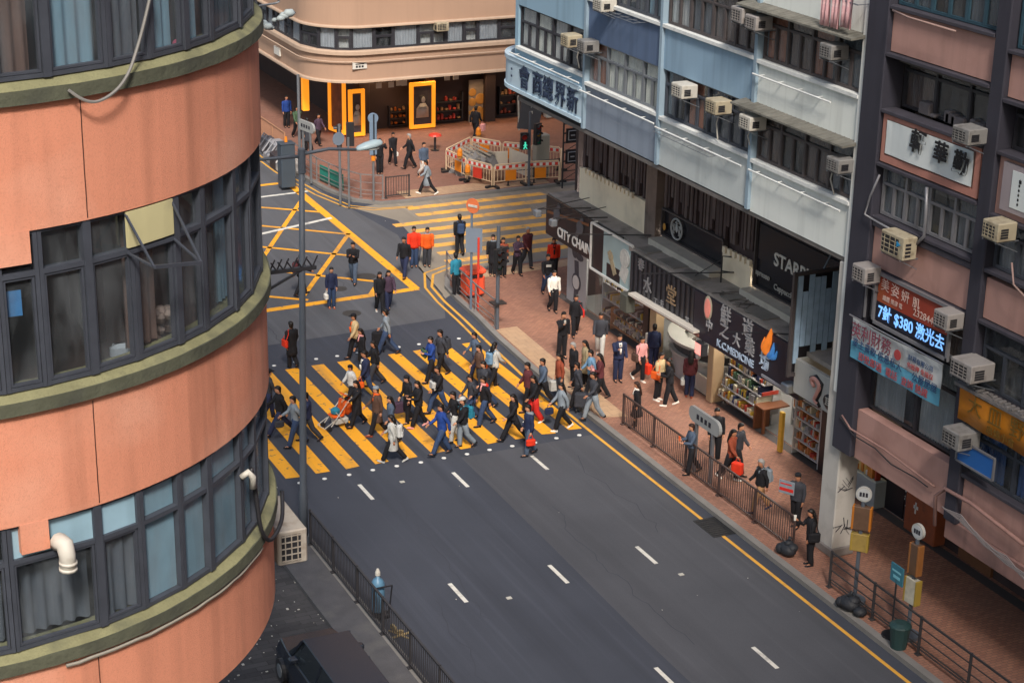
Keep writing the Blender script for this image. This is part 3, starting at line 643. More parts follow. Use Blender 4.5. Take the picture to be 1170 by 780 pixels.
# plates with street writing on the band
PLATE = mat('plate_white', (.62, .6, .55), rough=.6)
INK = mat('sign_ink', (.02, .02, .03), rough=.6)
def plate(px, py, w_, h_, words, label):
    c = FY(px, py, 84.36); m = MB(); m.box((c.x - w_ / 2, 84.34, c.z - h_ / 2), (c.x + w_ / 2, 84.39, c.z + h_ / 2))
    o = thing('name_plate', label, 'sign', (c.x, 84.4, c.z)); m.build('plate', PLATE, o)
    m = MB(); m.box((c.x - w_ * .3, 84.333, c.z + h_ * .15), (c.x + w_ * .3, 84.338, c.z + h_ * .28)); [m.box((c.x - w_ * .28 + k * w_ * .2, 84.333, c.z - h_ * .3), (c.x - w_ * .14 + k * w_ * .2, 84.338, c.z)) for k in range(3)]; m.build('writing', INK, o)
plate(411, 75, .75, .34, ('黃竹街', 'STREET'), 'small white street name plate on the middle of the cream band')
c = G(319, 55, 4.3); pn = thing('name_plate', 'small white plate at the far left end of the cream band', 'sign', (29.33, 90.2, 4.3))
m_ = MB(); m_.box((29.3, 89.8, 4.1), (29.38, 90.7, 4.5)); m_.build('plate', PLATE, pn)
# dark shop fronts under the band
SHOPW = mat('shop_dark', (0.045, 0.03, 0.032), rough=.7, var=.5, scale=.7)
m_ = MB(); m_.box((33.0, 88.6, .13), (70, 88.9, 3.72)); m_.box((33.0, 88.9, .13), (33.3, 140, 3.72)); m_.each('shop_wall', SHOPW, bb)
for x in (33.2, 36.9, 40.4, 44, 48):
    m_ = MB(); m_.bb((x - .3, 87.9, .13), (x + .3, 88.6, 3.72), .03); m_.build('pillar', SHOPW, bb)
def lit(n, rgb, s): return mat(n, tuple(c * .3 for c in rgb), emis=rgb, estr=s, var=.5, scale=4)
POSTER_D = mat('poster_dark', (.06, .055, .065), rough=.35, var=.7, scale=1.6)
GREYP = mat('photo_grey', (.4, .38, .37), rough=.5, var=.3, scale=4)
def framed_poster(px0, py0, px1, py1, y, label, figure=True):
    a = FY(px0, py0, y); b = FY(px1, py1, y); x0, x1 = a.x, b.x; z1, z0 = a.z, max(.2, b.z)
    o = thing('framed_poster', label, 'poster', ((x0 + x1) / 2, y, z0)); f = .2
    m = MB(); m.bb((x0, y - .08, z0), (x0 + f, y + .1, z1), .02); m.bb((x1 - f, y - .08, z0), (x1, y + .1, z1), .02); m.bb((x0 + f, y - .075, z0), (x1 - f, y + .1, z0 + f), .02); m.bb((x0 + f, y - .075, z1 - f), (x1 - f, y + .1, z1), .02); m.build('frame', ORLIT, o)
    m = MB(); m.box((x0 + f, y, z0 + f), (x1 - f, y + .05, z1 - f)); m.build('print', POSTER_D, o)
    if figure:
        cx = (x0 + x1) / 2; zc = z0 + (z1 - z0) * .48; m = MB()
        m.ball((cx + .05, y - .006, zc + .33), .14, 10, (.85, .06, 1.15)); q_ = min(1, (x1 - x0 - .4) / .75); m.ext([(cx + q_ * a_, y - .004, zc + b_) for a_, b_ in ((-.36, -.62), (-.33, -.12), (-.14, .14), (.16, .16), (.34, -.1), (.36, -.62))], (0, -.004, 0)); m.use(1).ball((cx + .0, y - .003, zc + .4), .2, 10, (1.05, .02, .95)); m.ball((cx - .13, y - .003, zc + .24), .12, 8, (.8, .03, 1.3)); m.ball((cx + .2, y - .003, zc + .27), .08, 8, (.8, .03, 1.4)); m.use(2).bar((cx - .27, y - .012, zc - .14), (cx + .24, y - .012, zc - .02), .1, .012); m.bar((cx - .22, y - .016, zc - .02), (cx + .26, y - .016, zc - .16), .09, .012)
        m.build('picture', [GREYP, mat('photo_dark', (.05, .045, .045)), mat('photo_mid', (.25, .24, .24))], o, smooth=True)
    return o
framed_poster(468, 95, 497, 149, 87.7, 'tall orange framed poster of a smiling person with folded arms')
framed_poster(398, 103, 417, 157, 87.3, 'orange framed poster facing the crossing, right of a folded pair beside the traffic signal')
fp = thing('framed_poster', 'narrow orange framed panel turned sideways, left of a folded pair beside the traffic signal', 'poster', (32.2, 87.6, .2))
m_ = MB(); a = FY(397, 105, 87.3); x_ = a.x - .05
for p, q in (((x_, 87.4), (x_ - .05, 87.62)), ((x_ - .32, 88.6), (x_ - .37, 88.85))): m_.box((p[0], p[1], .3), (q[0] - .1, q[1], 3.35))
m_.bar((x_ - .1, 87.5, 3.3), (x_ - .37, 88.7, 3.3), .2); m_.bar((x_ - .1, 87.5, .4), (x_ - .37, 88.7, .4), .2); m_.build('frame', ORLIT, fp)
m_ = MB(); m_.bar((x_ - .1, 87.5, 1.85), (x_ - .37, 88.7, 1.85), .05, 2.7); m_.build('print', mat('poster_rust', (.22, .07, .03), var=.8, scale=2), fp)
m_ = MB(); a = FY(349, 94, 88); m_.bb((a.x - .18, 87.9, 1.6), (a.x + .16, 88.2, 3.5), .02); solo(m_, 'banner_post', ORLIT, 'slim orange upright panel in the dark shopfront at the rounded corner', 'panel')
for x in (34.3, 37.0, 39.6, 42.2):
    m_ = MB(); m_.box((x - .5, 87.3, 3.45), (x + .5, 87.42, 3.5)); m_.build('ceiling_tube', mat('warm_tube', (.8, .7, .5), emis=(1, .62, .3), estr=28), bb)
# lit display cases, bakery photo, lettering
def case(px0, py0, px1, py1, y, rgb, label, n=3):
    a = FY(px0, py0, y); b = FY(px1, py1, y); z0 = max(.3, b.z); o = thing('display_case', label, 'display case', ((a.x + b.x) / 2, y, z0))
    m = MB(); m.box((a.x, y, z0), (b.x, y + .5, z0 + .04)); h = (a.z - z0)
    for k in range(n): m.box((a.x, y + .002, z0 + h * k / n), (b.x, y + .5, z0 + h * k / n + .04))
    m.box((a.x - .05, y + .003, z0), (a.x, y + .5, a.z)); m.box((b.x, y + .003, z0), (b.x + .05, y + .5, a.z)); m.box((a.x - .05, y + .5, z0), (b.x + .05, y + .53, a.z)); m.build('shelves', FR_DK2, o)
    m = MB(); m.cur = 0
    x = a.x + .06
    while x < b.x - .1:
        for k in range(n):
            s_ = R.uniform(.1, .2)
            if R.random() < .8: m.use(R.randrange(3)).bb((x, y + .1, z0 + h * k / n + .045), (x + s_, y + .3, z0 + h * k / n + .045 + R.uniform(.08, h / n * .7)), .03)
        x += .24
    q = m.build('goods', [mat('goods_%d_%d_%d' % tuple(int(v * 99) for v in c), c, var=.4, scale=6) for c in (rgb, tuple(v * .5 for v in rgb), (.35, .2, .1))], o); q['kind'] = 'stuff'
    return o
case(446, 122, 464, 145, 88.3, (.75, .2, .03), 'display case of orange goods left of the portrait poster')
case(499, 108, 528, 140, 88.3, (.7, .08, .06), 'display case of red goods right of the portrait poster')
case(572, 100, 590, 130, 88.3, (.5, .1, .06), 'far shelf of red packets near the blue building')
a = FY(536, 92, 88.2); b = FY(554, 141, 88.2)
bk = thing('bakery_poster', 'tall poster of round golden buns beside the red display case', 'poster', ((a.x + b.x) / 2, 88.2, .3))
m_ = MB(); m_.box((a.x, 88.2, b.z), (b.x, 88.25, a.z)); m_.build('print', col(150, 140, 130), bk)
m_ = MB()
for px, py, r in ((540, 106, .28), (549, 113, .42), (540, 117, .36), (546, 131, .5), (538, 129, .3)):
    c = FY(px, py, 88.18); r = min(r, c.x - a.x + .02, b.x - c.x + .02); m_.ball((c.x, 88.19, c.z), r, 14, (1, .05, 1))
m_.build('picture', mat('golden_bun', (.6, .3, .07), var=.35, scale=3), bk, smooth=True)
sg = thing('shop_lettering', 'row of small white letters along the top of the dark far shopfronts', 'sign', (37, 87.6, 3.1)); m_ = MB(); m_.box((34.8, 87.62, 3.05), (42.5, 87.7, 3.6)); m_.build('fascia', FR_DK2, sg)
text('SO...  CAFE  BAKERY', .3, (38.0, 87.6, 3.33), W_SOUTH, WHITE, sg)
for i, (px, py) in enumerate(((447, 97), (456, 95), (462, 95), (511, 89), (521, 88), (433, 98))):
    c = FY(px, py, 86.4); m_ = MB(); m_.box((c.x - .15, 86.4, c.z - .14), (c.x + .15, 86.43, c.z + .14)); m_.bar((c.x, 86.41, c.z + .14), (c.x, 86.41, 3.72), .02)
    solo(m_, 'hanging_card', PLATE, 'white price card hanging under the cream band among its row of cards', 'card', group='white cards hanging under the cream band')
# ================================================================ blue building over the shops
def render_paint(n, rgb, **k):
    kw = dict(rough=.75, var=.06, scale=.7, streak=.34, bump=.15, bscale=25, fine=.1); kw.update(k); return mat(n, rgb, **kw)
BL_A = render_paint('pale_blue_render', (.25, .385, .5)); BL_B = render_paint('navy_render', (.09, .135, .23)); BL_B2 = render_paint('slate_render', (.22, .265, .335))
BL_C = render_paint('mid_blue_render', (.24, .36, .48)); BL_C2 = render_paint('ash_blue_render', (.5, .545, .55)); BL_D = render_paint('pale_green_render', (.7, .735, .71)); BL_E = render_paint('edge_white_render', (.68, .7, .69))
SLATE_TR = render_paint('blue_trim', (.25, .34, .42))
OLDCEM = mat('mossy_cement', (.16, .155, .135), rough=.95, var=.5, scale=3, bump=.5, bscale=20, stain=(.06, .06, .05), stain_amt=.6, stain_scale=2)
blu = thing('blue_building', 'blue and white tenement with panels of different blues and a rounded sign over the corner', 'building', (31, 48.4, 0))
fp = Path((28, 60, PI), [('line', 50)])         # s = 60 - y
def fbox(mb, y0, y1, z0, z1, x0=28.0, x1=28.25): return mb.box((x0, y0, z0), (x1, y1, z1))
bays = [('A', 58.65, 53.45), ('B', 53.3, 48.45), ('C', 48.3, 43.15), ('D', 43.0, 38.2)]
def panel(y0, y1, z0, z1, m, x=28.0, label=None):
    o = fbox(MB(), y0, y1, z0, z1, x, x + .3).build('wall_panel', m, blu)
    if label: o['label'] = label
panel(58.65, 53.45, 8.9, 10.5, BL_A); panel(58.65, 53.45, 12.05, 13.65, BL_A); panel(58.65, 53.45, 15.1, 16.7, BL_A)
panel(53.3, 48.45, 8.8, 10.3, BL_B2); panel(53.3, 48.45, 11.82, 13.1, BL_B, label='navy wall panel'); panel(53.3, 48.45, 14.7, 16.2, BL_B)
panel(48.3, 43.15, 8.8, 10.25, BL_C2); panel(48.3, 43.15, 11.82, 13.1, BL_C); panel(48.3, 43.15, 14.7, 16.2, BL_C)
panel(43.0, 38.2, 8.75, 10.2, BL_D); panel(43.0, 38.2, 11.86, 13.05, BL_D); panel(43.0, 38.2, 14.72, 16.2, BL_D)
m_ = MB()
for y0, y1, zs in ((58.65, 53.45, (10.5, 13.65)), (53.3, 48.45, (10.3, 13.1)), (48.3, 43.15, (10.25, 13.1)), (43.0, 38.2, (10.2, 13.05))):
    for z_ in zs: fbox(m_, y0, y1, z_, z_ + .1, 27.9, 28.3)
m_.each('sill_ledge', BL_E, blu)
m_ = MB()
for y_ in (53.375, 48.375, 43.075): fbox(m_, y_ - .074, y_ + .074, 8.8, 17.5, 27.9, 28.3)
m_.each('pilaster', SLATE_TR, blu)
m_ = MB(); fbox(m_, 38.19, 38.05, 5.0, 17.5, 27.93, 28.4); m_.build('edge_strip', BL_E, blu)
m_ = MB(); fbox(m_, 58.66, 58.9, 8.9, 17.5, 28, 45); m_.build('end_wall', BL_A, blu)
m_ = MB(); fbox(m_, 58.6, 38.2, 8.62, 8.75, 28.02, 45)
for z_ in (11.75, 14.6, 17.4): fbox(m_, 58.6, 38.2, z_ - .1, z_ + .05, 28.32, 45)
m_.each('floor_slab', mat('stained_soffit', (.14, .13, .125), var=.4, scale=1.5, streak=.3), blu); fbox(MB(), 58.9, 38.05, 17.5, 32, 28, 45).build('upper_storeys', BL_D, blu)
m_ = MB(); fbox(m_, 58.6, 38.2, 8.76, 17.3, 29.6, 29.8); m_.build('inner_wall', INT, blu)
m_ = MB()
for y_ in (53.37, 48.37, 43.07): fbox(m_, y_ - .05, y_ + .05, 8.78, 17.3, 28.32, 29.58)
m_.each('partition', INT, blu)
FRB = mat('frame_brown', (.07, .06, .062), rough=.5, var=.3, scale=4)
CUR_PALE = mat('cream_curtain', (.72, .72, .66), rough=.9, var=.15, scale=2)
CUR_OR = mat('rust_curtain', (.3, .1, .05), rough=.9, var=.3, scale=2)
def frow(y0, y1, z0, z1, n, fr, curs, tr=.3, cols=2, x=.12):
    for i in range(n):
        s0 = 60 - (y0 + (y1 - y0) * i / n); s1 = 60 - (y0 + (y1 - y0) * (i + 1) / n)
        path_window(blu, fp, s0, s1, z0, z1, -x, fr, tr=tr, cols=cols, cur=curs[i % len(curs)], wv=.042, cin=.07, part_curtain=R.choice((1, 1, .7)))
frow(58.6, 53.5, 10.62, 12.03, 4, FR_DK2, (CUR_W, CUR_PALE, CUR_W, CUR_G), .38); frow(58.6, 53.5, 13.77, 15.08, 4, FR_DK2, (CUR_W, CUR_G), .35)
frow(53.25, 48.5, 10.42, 11.8, 4, STEEL, (CUR_OR, CUR_PALE, CUR_PALE, CUR_PALE), .34); frow(53.25, 48.5, 13.22, 14.68, 4, FR_DK, (CUR_B, CUR_G, CUR_G, CUR_B), .3)
frow(48.25, 43.2, 10.37, 11.8, 4, FR_DK, (CUR_G, CUR_OR, CUR_G, CUR_G), .3); frow(48.25, 43.2, 13.22, 14.68, 4, FRB, (CUR_W, CUR_G, CUR_BR, CUR_BR), .3)
frow(42.95, 38.25, 10.32, 11.84, 4, FRB, (CUR_BR, None, CUR_BR, CUR_G), .33); frow(42.95, 38.25, 13.17, 14.6, 4, FRB, (CUR_OR, CUR_BR, CUR_OR, CUR_G), .3)
# mossy cement hoods over the pale bay, rails and conduits
for z_ in (11.87, 14.66):
    m_ = MB(); m_.ext([(28.3, 43.6, z_ + .1), (27.5, 43.6, z_ - .02), (27.5, 43.6, z_ - .07), (28.3, 43.6, z_ - .02)], (0, -5.5, 0))
    for k in range(26): m_.bar((28.0, 43.55 - k * .21, z_ + .058), (27.5, 43.55 - k * .21, z_ - .016), .04, .012)
    h_ = m_.build('window_hood', OLDCEM, blu)
m_ = MB()
for y0, y1, z_ in ((58.9, 53.5, 10.32), (53.4, 48.4, 10.1), (48.3, 43.3, 10.02), (42.9, 38.4, 10.02), (43.0, 39.2, 12.75)):
    m_.tube([(27.8, y0, z_), (27.8, y1, z_)], .028, 6)
    for k in range(4): m_.bar((28, y0 + (y1 - y0) * (k + .3) / 4, z_), (27.8, y0 + (y1 - y0) * (k + .3) / 4, z_), .025)
    m_.build('drying_pole', BL_E, blu); m_ = MB()
m_ = MB()
for y0, y1, z_ in ((47.9, 44.6, 10.0), (52.0, 49.4, 13.05)):
    for k in range(2): m_.tube([(27.75 - k * .25, y0, z_), (27.75 - k * .25, y1, z_)], .012, 5)
    for k in range(6): m_.bar((28, y0 + (y1 - y0) * k / 5, z_), (27.5, y0 + (y1 - y0) * k / 5, z_), .014)
    m_.build('laundry_rack', STEEL, blu); m_ = MB()
for px, py, lab in ((653, 46, 'white air conditioner left of a pale seam on the blue building, with a drooping hose'), (672, 52, 'white air conditioner set in the navy bay above the orange lit window'), (691, 5, 'white air conditioner at the very top of the navy bay'), (851, 17, 'dusty air conditioner under the upper hood, left of its neighbour'), (867, 25, 'dusty air conditioner hard against the pilaster under the upper hood'), (953, 58, 'grey air conditioner among brown windows in the pale green bay'), (782, 103, 'cream air conditioner leftmost in the mid blue bay windows'), (821, 121, 'cream air conditioner below the mid blue panel, middle of its row'), (860, 139, 'white louvred air conditioner under the left end of the mossy hood'), (961, 187, 'white louvred air conditioner near the white edge strip, with a hanging hose')):
    c = FX(px, py, 27.75); ac_unit('air_conditioner', lab, c, (.6, .55, .4), (-1, 0, 0), mat('dusty_casing', (.3, .28, .27), var=.25, stain=(.15, .13, .12), stain_amt=.5, stain_scale=4) if px in (851, 867, 953) else PALE)
for (px, py, dx, dy) in ((661, 58, 1, 20), (951, 196, 2, 26), (857, 150, 0, 16), (822, 130, -2, 30)):
    a = FX(px, py, 27.85); b = FX(px + dx, py + dy, 27.9); m_ = MB(); m_.tube([a, a.lerp(b, .4) + Vector((0, .12, 0)), b], .02, 6)
    solo(m_, 'drain_hose', PALE, {661: 'pale hose drooping from the air conditioner beside the seam of the blue building', 951: 'pale hose hanging from the louvred air conditioner near the white edge strip', 857: 'pale hose below the louvred air conditioner at the mossy hood', 822: 'pale hose below the middle air conditioner of the mid blue bay'}[px], 'hose')
# pink towels drying
tw = thing('towel_rail', 'rail with pink towels drying above the upper cement hood', 'clothes rail', FX(957, -6, 27.6))
m_ = MB(); a, b = FX(938, -8, 27.6), FX(980, 6, 27.6); m_.tube([a, b], .02, 6); m_.bar(a, a + Vector((.5, 0, 0)), .02); m_.bar(b, b + Vector((.5, 0, 0)), .02); m_.build('rail', STEEL, tw)
PINK = mat('pink_towel', (.62, .36, .38), rough=.95, var=.2, scale=7, stain=(.75, .6, .6), stain_amt=.7, stain_scale=6)
for i, (px0, px1, pyb, lab) in enumerate(((939, 948, 30, 'slim pink towel at the left end of the rail'), (950, 960, 33, 'pale pink towel with a printed motif in the middle of the rail'), (962, 975, 33, 'wide pink towel at the right end of the rail'))):
    a = FX(px0, -6, 27.58); b = FX(px1, -2, 27.58); zb = FX((px0 + px1) / 2, pyb, 27.58).z; m_ = MB()
    rows = []
    for zz, am in ((a.z + .02, .3), ((a.z + zb) / 2, .8), (zb, 1)): rows.append([(27.58 + .05 * am * math.sin(k * 1.3 + i), a.y + (b.y - a.y) * k / 12, zz) for k in range(13)])
    rows2 = [[(x + .03, y, z) for x, y, z in r] for r in rows[::-1]]
    m_.loft(rows + rows2 + [rows[0]], cap=False, closed=False); solo(m_, 'towel', PINK, lab, 'towel', smooth=True)
# rounded corner sign
SIGNB = mat('sign_pale_blue', (.42, .54, .63), rough=.6, var=.05, streak=.12); BRUSH = mat('brush_navy', (.02, .035, .075), rough=.5)
sp = Path((36.1, 60.9, PI / 2), [('line', 6.3), ('arc', 1.9, PI / 2), ('line', 5.55)])
sgn = thing('corner_sign', 'long pale blue sign with navy brush characters wrapping the corner of the blue building', 'sign', (28.5, 58.6, 8.95))
m_ = MB(); SE = 6.3 + 1.9 * PI / 2 + 5.55
sp.sweep(m_, 0, SE, [(0, 10.15), (0, 9.0), (-.18, 9.0), (-.18, 10.15)]); m_.build('board', SIGNB, sgn)
m_ = MB()
for z0, z1 in ((10.02, 10.17), (8.97, 9.1)): sp.sweep(m_, 0, SE, [(.05, z1), (.05, z0), (.001, z0), (.001, z1)])
m_.build('moulding', SIGNB, sgn); m_ = MB(); sp.sweep(m_, 0, SE, [(-.19, 9.2), (-.19, 9.1), (-1.8, 9.1), (-1.8, 9.2)]); m_.build('underside', SIGNB, sgn)
for ch, (px, py) in zip('會商總界新', ((598, 76), (613, 83), (625, 90), (639, 97), (653, 105))):
    c = FX(px, py, 27.83); text(ch, .92, (27.87, c.y, 9.56), W_ROAD, BRUSH, sgn, 'character', .02, .92, .007)
m_ = MB()
for k in range(2): m_.box((27.82, 58.75, 9.7 - k * .25), (27.84, 58.83, 9.78 - k * .25))
m_.build('small_marks', BRUSH, sgn)
# ---------------------------------------------------------------- podium storey behind the canopy
CREAMW = mat('cream_wall', (.9, .78, .6), rough=.85, var=.06, scale=1, streak=.1, stain=(.5, .42, .33), stain_amt=.5, stain_scale=.7)
BRNS = mat('brown_shutter', (.075, .052, .055), rough=.7, var=.45, scale=1.5, streak=.4)
BRN2 = mat('brown_slat', (.13, .1, .1), rough=.7, var=.5, scale=1.2)
DKG = mat('dark_glazing', (.018, .017, .022), rough=.18, var=.3)
m_ = MB(); fbox(m_, 59.35, 53.55, 4.4, 5.68, 31, 31.25); fbox(m_, 49.06, 47.35, 4.4, 5.45, 31, 31.25); m_.each('cream_wall', CREAMW, blu)
m_ = MB(); fbox(m_, 59.3, 38.3, 5.0, 8.6, 31.26, 31.5); m_.build('shutter_back', BRNS, blu)
def slats(y0, y1, z0, z1, x=31.06):
    m = MB(); y = y0 - .02
    while y > y1 + .12:
        w_ = R.uniform(.08, .2); m.use(1 if R.random() < .35 else 0).box((x + R.uniform(0, .06), y, z0 + R.choice((0, 0, .1, .5))), (x + .14, y - w_, z1)); y -= w_ + R.uniform(.02, .1)
    m.build('shutter', [BRNS, BRN2], blu)
slats(59.3, 54.1, 5.7, 8.15); slats(53.2, 47.4, 5.75, 8.15)
m_ = MB(); fbox(m_, 59.35, 38.3, 8.15, 8.45, 30.5, 31.25); m_.build('beam', mat('brown_beam', (.16, .13, .12), var=.3, scale=1, streak=.3), blu)
m_ = MB(); fbox(m_, 54.05, 53.3, 4.4, 8.6, 30.85, 31.24); m_.build('stained_pilaster', mat('stained_column', (.2, .15, .13), var=.5, scale=1.2, streak=.7, stain=(.04, .035, .03), stain_amt=.7, stain_scale=1.1), blu)
m_ = MB()
for y0, n in ((59.2, 14), (48.95, 6)):
    for k in range(n):
        if R.random() < .9: m_.box((30.9, y0 - k * .3, (5.6 if n > 6 else 5.42)), (30.998, y0 - k * .3 - .17, (5.78 if n > 6 else 5.62)))
m_.each('drip_block', CREAMW, blu)
def win31(y0, y1, z0, z1, cols):
    m = MB(); fbox(m, y0, y1, z0, z1, 31.12, 31.2); m.build('glazing', DKG, blu)
    m = MB(); fbox(m, y0, y1, z0 - .06, z0, 31.0, 31.2); fbox(m, y0, y1, z1, z1 + .06, 31.0, 31.2)
    for k in range(cols + 1): y = y0 + (y1 - y0) * k / cols; fbox(m, y - .03, y + .03, z0, z1, 31.01, 31.2)
    m.build('window', FRB, blu)
win31(53.15, 49.1, 4.85, 5.72, 1); win31(47.2, 40.4, 4.85, 8.0, 1)
m_ = MB(); fbox(m_, 53.2, 49.1, 4.45, 4.72, 30.55, 31.2); fbox(m_, 47.3, 40.5, 4.5, 4.72, 30.6, 31.2); m_.each('window_ledge', mat('pale_ledge', (.5, .47, .42), var=.15, streak=.3), blu)
# coffee house signs in the glazing
cs = thing('coffee_sign', 'large white capital letters in the dark upstairs glazing beside the blue louvre', 'sign', (31, 45, 5.0))
m_ = MB(); fbox(m_, 47.05, 41.2, 5.75, 6.9, 31.07, 31.1); m_.build('sign_band', DKG, cs)
text('STARBUCKS', .6, (31.05, 44.45, 6.0), W_ROAD, mat('letter_white', (.66, .64, .6), rough=.5), cs, bold=.012, sx=1.03)
for wd, px, py in (('Espresso', 870, 313), ('Cappuccino', 897, 334)):
    c = FX(px, py, 31.09); text(wd, .27, (31.09, c.y, c.z), W_ROAD, mat('letter_grey', (.4, .39, .37), rough=.5), cs, bold=.004)
em = thing('round_emblem', 'round pale emblem with a star and wavy bands in the dark upstairs glazing', 'sign', FX(773, 262, 31.05))
EMB = mat('emblem_pale', (.36, .37, .38), rough=.5); c = FX(773, 262, 31.04)
m_ = MB(); m_.tube([c + Vector((0, .36 * math.cos(k * PI / 16), .36 * math.sin(k * PI / 16))) for k in range(33)], .035, 6)
m_.ball(c + Vector((0, 0, .02)), .12, 8, (.2, .8, 1.2))
for k in range(5): a_ = PI / 2 + k * 2 * PI / 5; m_.bar(c + Vector((0, 0, .2)), c + Vector((0, .1 * math.cos(a_), .2 + .1 * math.sin(a_))), .03)
for sgn_ in (-1, 1):
    for q in (.16, .23): m_.tube([c + Vector((0, sgn_ * q * (1 + .15 * math.sin(k * 2)), -.2 + k * .07)) for k in range(6)], .022, 5)
m_.build('badge', EMB, em)
m_ = MB(); c2 = FX(759, 259, 31.05); m_.ball(c2, .1, 8, (.3, 1, 1.3)); solo(m_, 'amber_lamp', mat('amber', (.5, .25, .05)), 'small amber lamp left of the round pale emblem', 'lamp')
# ---------------------------------------------------------------- concrete canopy with fascias
CANO = mat('canopy_concrete', (.33, .3, .28), rough=.9, var=.3, scale=1.2, bump=.3, stain=(.09, .085, .08), stain_amt=.6, stain_scale=1.5, fine=.3, streak=.2)
m_ = MB(); m_.prism([(30.2, 60.3), (30.2, 54), (29.8, 53.2), (29.7, 40.6), (31.3, 40.6), (31.3, 60.3)], 4.36, 4.5); cn = m_.build('canopy', CANO, blu)
m_ = MB()
for y0, y1 in ((52.9, 52.2), (51.5, 50.4), (50.0, 49.0), (47.4, 46.9), (46.0, 44.9)): m_.box((29.95, y0, 4.502), (30.6, y1, 4.53))
m_.each('canopy_plate', mat('canopy_plate', (.2, .19, .18), var=.4), blu); m_ = MB()
for k in range(30): m_.tube([(R.uniform(29.8, 30.8), 47.8 - k * .07, 4.515), (R.uniform(29.9, 30.9), 47.6 - k * .08, 4.52)], .012, 4)
m_.build('canopy_debris', mat('canopy_debris', (.07, .065, .06), var=.4), blu)
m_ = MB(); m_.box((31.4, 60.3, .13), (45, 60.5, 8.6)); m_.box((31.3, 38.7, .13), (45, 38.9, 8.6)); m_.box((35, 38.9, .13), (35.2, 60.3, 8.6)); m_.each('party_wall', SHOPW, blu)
NAVY_F = mat('navy_fascia', (.022, .02, .035), rough=.4, var=.3); BLK_F = mat('black_fascia', (.016, .014, .018), rough=.35, var=.4); LET = mat('letter_silver', (.36, .36, .38), rough=.4); LETB = mat('letter_pale_blue', (.5, .62, .78), rough=.4)
f1 = thing('watch_shop_sign', 'black corner fascia with white capitals and two watch pictures', 'sign', (30.2, 58, 2.95))
m_ = MB(); m_.box((30.08, 60.25, 2.95), (30.2, 54.3, 4.46)); m_.box((30.21, 60.31, 2.95), (33, 60.4, 4.46)); m_.build('fascia', BLK_F, f1)
text('CITY CHAIN', .52, (30.06, 57.85, 3.3), W_ROAD, WHITE, f1, bold=.012, sx=.95)
m_ = MB()
for y_ in (59.3, 57.4): m_.disc((30.06, y_, 3.95), .26, (1, 0, 0), .03); m_.obox((30.065, y_ + .05, 3.95), (.02, .22, .95), Matrix.Rotation(.5, 3, 'X'))
m_.build('watch_picture', col(92, 92, 98), f1); m_ = MB(); m_.obox((30.063, 58.4, 4.05), (.02, 3.4, .1), Matrix.Rotation(-.12, 3, 'X')); m_.build('copper_band', mat('copper_band', (.22, .09, .04)), f1)
# glass light box with white frame
f2 = thing('advert_box', 'white framed advertising box with a pale blue panel and watch pictures above the watch shop', 'sign', (29.9, 54.5, 2.9))
a = FX(676, 250, 29.85); ya, yb = 56.1, 53.0; z0, z1 = 2.85, 4.55
m_ = MB()
for p, q in (((29.85, ya, z0), (29.85, ya, z1)), ((29.85, yb, z0), (29.85, yb, z1)), ((29.85, ya, z0), (29.85, yb, z0)), ((29.85, ya, z1), (29.85, yb, z1))): m_.bar(p, q, .07)
m_.bar((29.85, ya, z1), (30.1, ya, z1), .05); m_.bar((29.85, ya, z0), (30.1, ya, z0), .05); m_.build('frame', WHITE, f2)
m_ = MB(); m_.box((29.87, ya - .9, z0 + .04), (29.92, yb + .04, z1 - .04)); m_.build('panel', mat('pale_aqua', (.36, .48, .5), var=.15, scale=1.5, rough=.3), f2)
m_ = MB(); m_.box((29.868, ya - .04, z0 + .04), (29.925, ya - .9, z1 - .04)); m_.box((29.865, ya - 1.2, z0 + .05), (29.87, yb + .9, z0 + .55)); m_.build('dark_panel', BLK_F, f2)
m_ = MB(); m_.disc((29.85, yb + .55, 3.95), .34, (1, 0, 0), .04, 24); m_.disc((29.84, yb + .55, 3.95), .24, (1, 0, 0), .04, 24); m_.obox((29.86, yb + .6, 3.4), (.02, .5, .6), Matrix.Rotation(.4, 3, 'X')); m_.build('watch_picture', col(200, 200, 196, var=.3, scale=8), f2)
m_ = MB(); m_.obox((29.862, ya - 1.6, 3.5), (.02, .25, .9), Matrix.Rotation(-.6, 3, 'X')); m_.ball((29.86, ya - 1.5, 3.7), .2, 8, (.1, 1, 1)); m_.build('jewel_picture', mat('jewel_gold', (.4, .33, .22), var=.5, scale=9), f2)
# second shop fascia
f3 = thing('tea_shop_sign', 'dark shop fascia with stacked grey and bronze characters over the curved counter', 'sign', (29.8, 51, 2.9))
m_ = MB(); m_.box((29.72, 52.9, 2.95), (29.82, 48.45, 4.42)); m_.build('fascia', BLK_F, f3)
m_ = MB()
for k in range(14): m_.box((29.69, 52.85 - k * .32, 3.0), (29.718, 52.7 - k * .32, 4.4))
m_.build('ribs', mat('rib_dark', (.04, .04, .05), rough=.3), f3)
BRZ = mat('bronze_letter', (.38, .27, .17), rough=.4, metal=.3, var=.4, scale=5); GRL = mat('grey_letter', (.3, .3, .32), rough=.4, metal=.3)
for ch, y_, z_, s_, m in (('春', 52.1, 4.15, .45, GRL), ('水', 51.6, 3.55, .6, GRL), ('工', 51.0, 3.2, .26, GRL), ('夫', 50.6, 3.25, .26, GRL), ('堂', 50.0, 3.7, .7, BRZ), ('茶', 48.9, 3.2, .26, GRL)): text(ch, s_, (29.68, y_, z_), W_ROAD, m, f3, 'character', .015, 1, .003)
m_ = MB(); a, b = FX(722, 335, 29.55), FX(797, 379, 29.55)
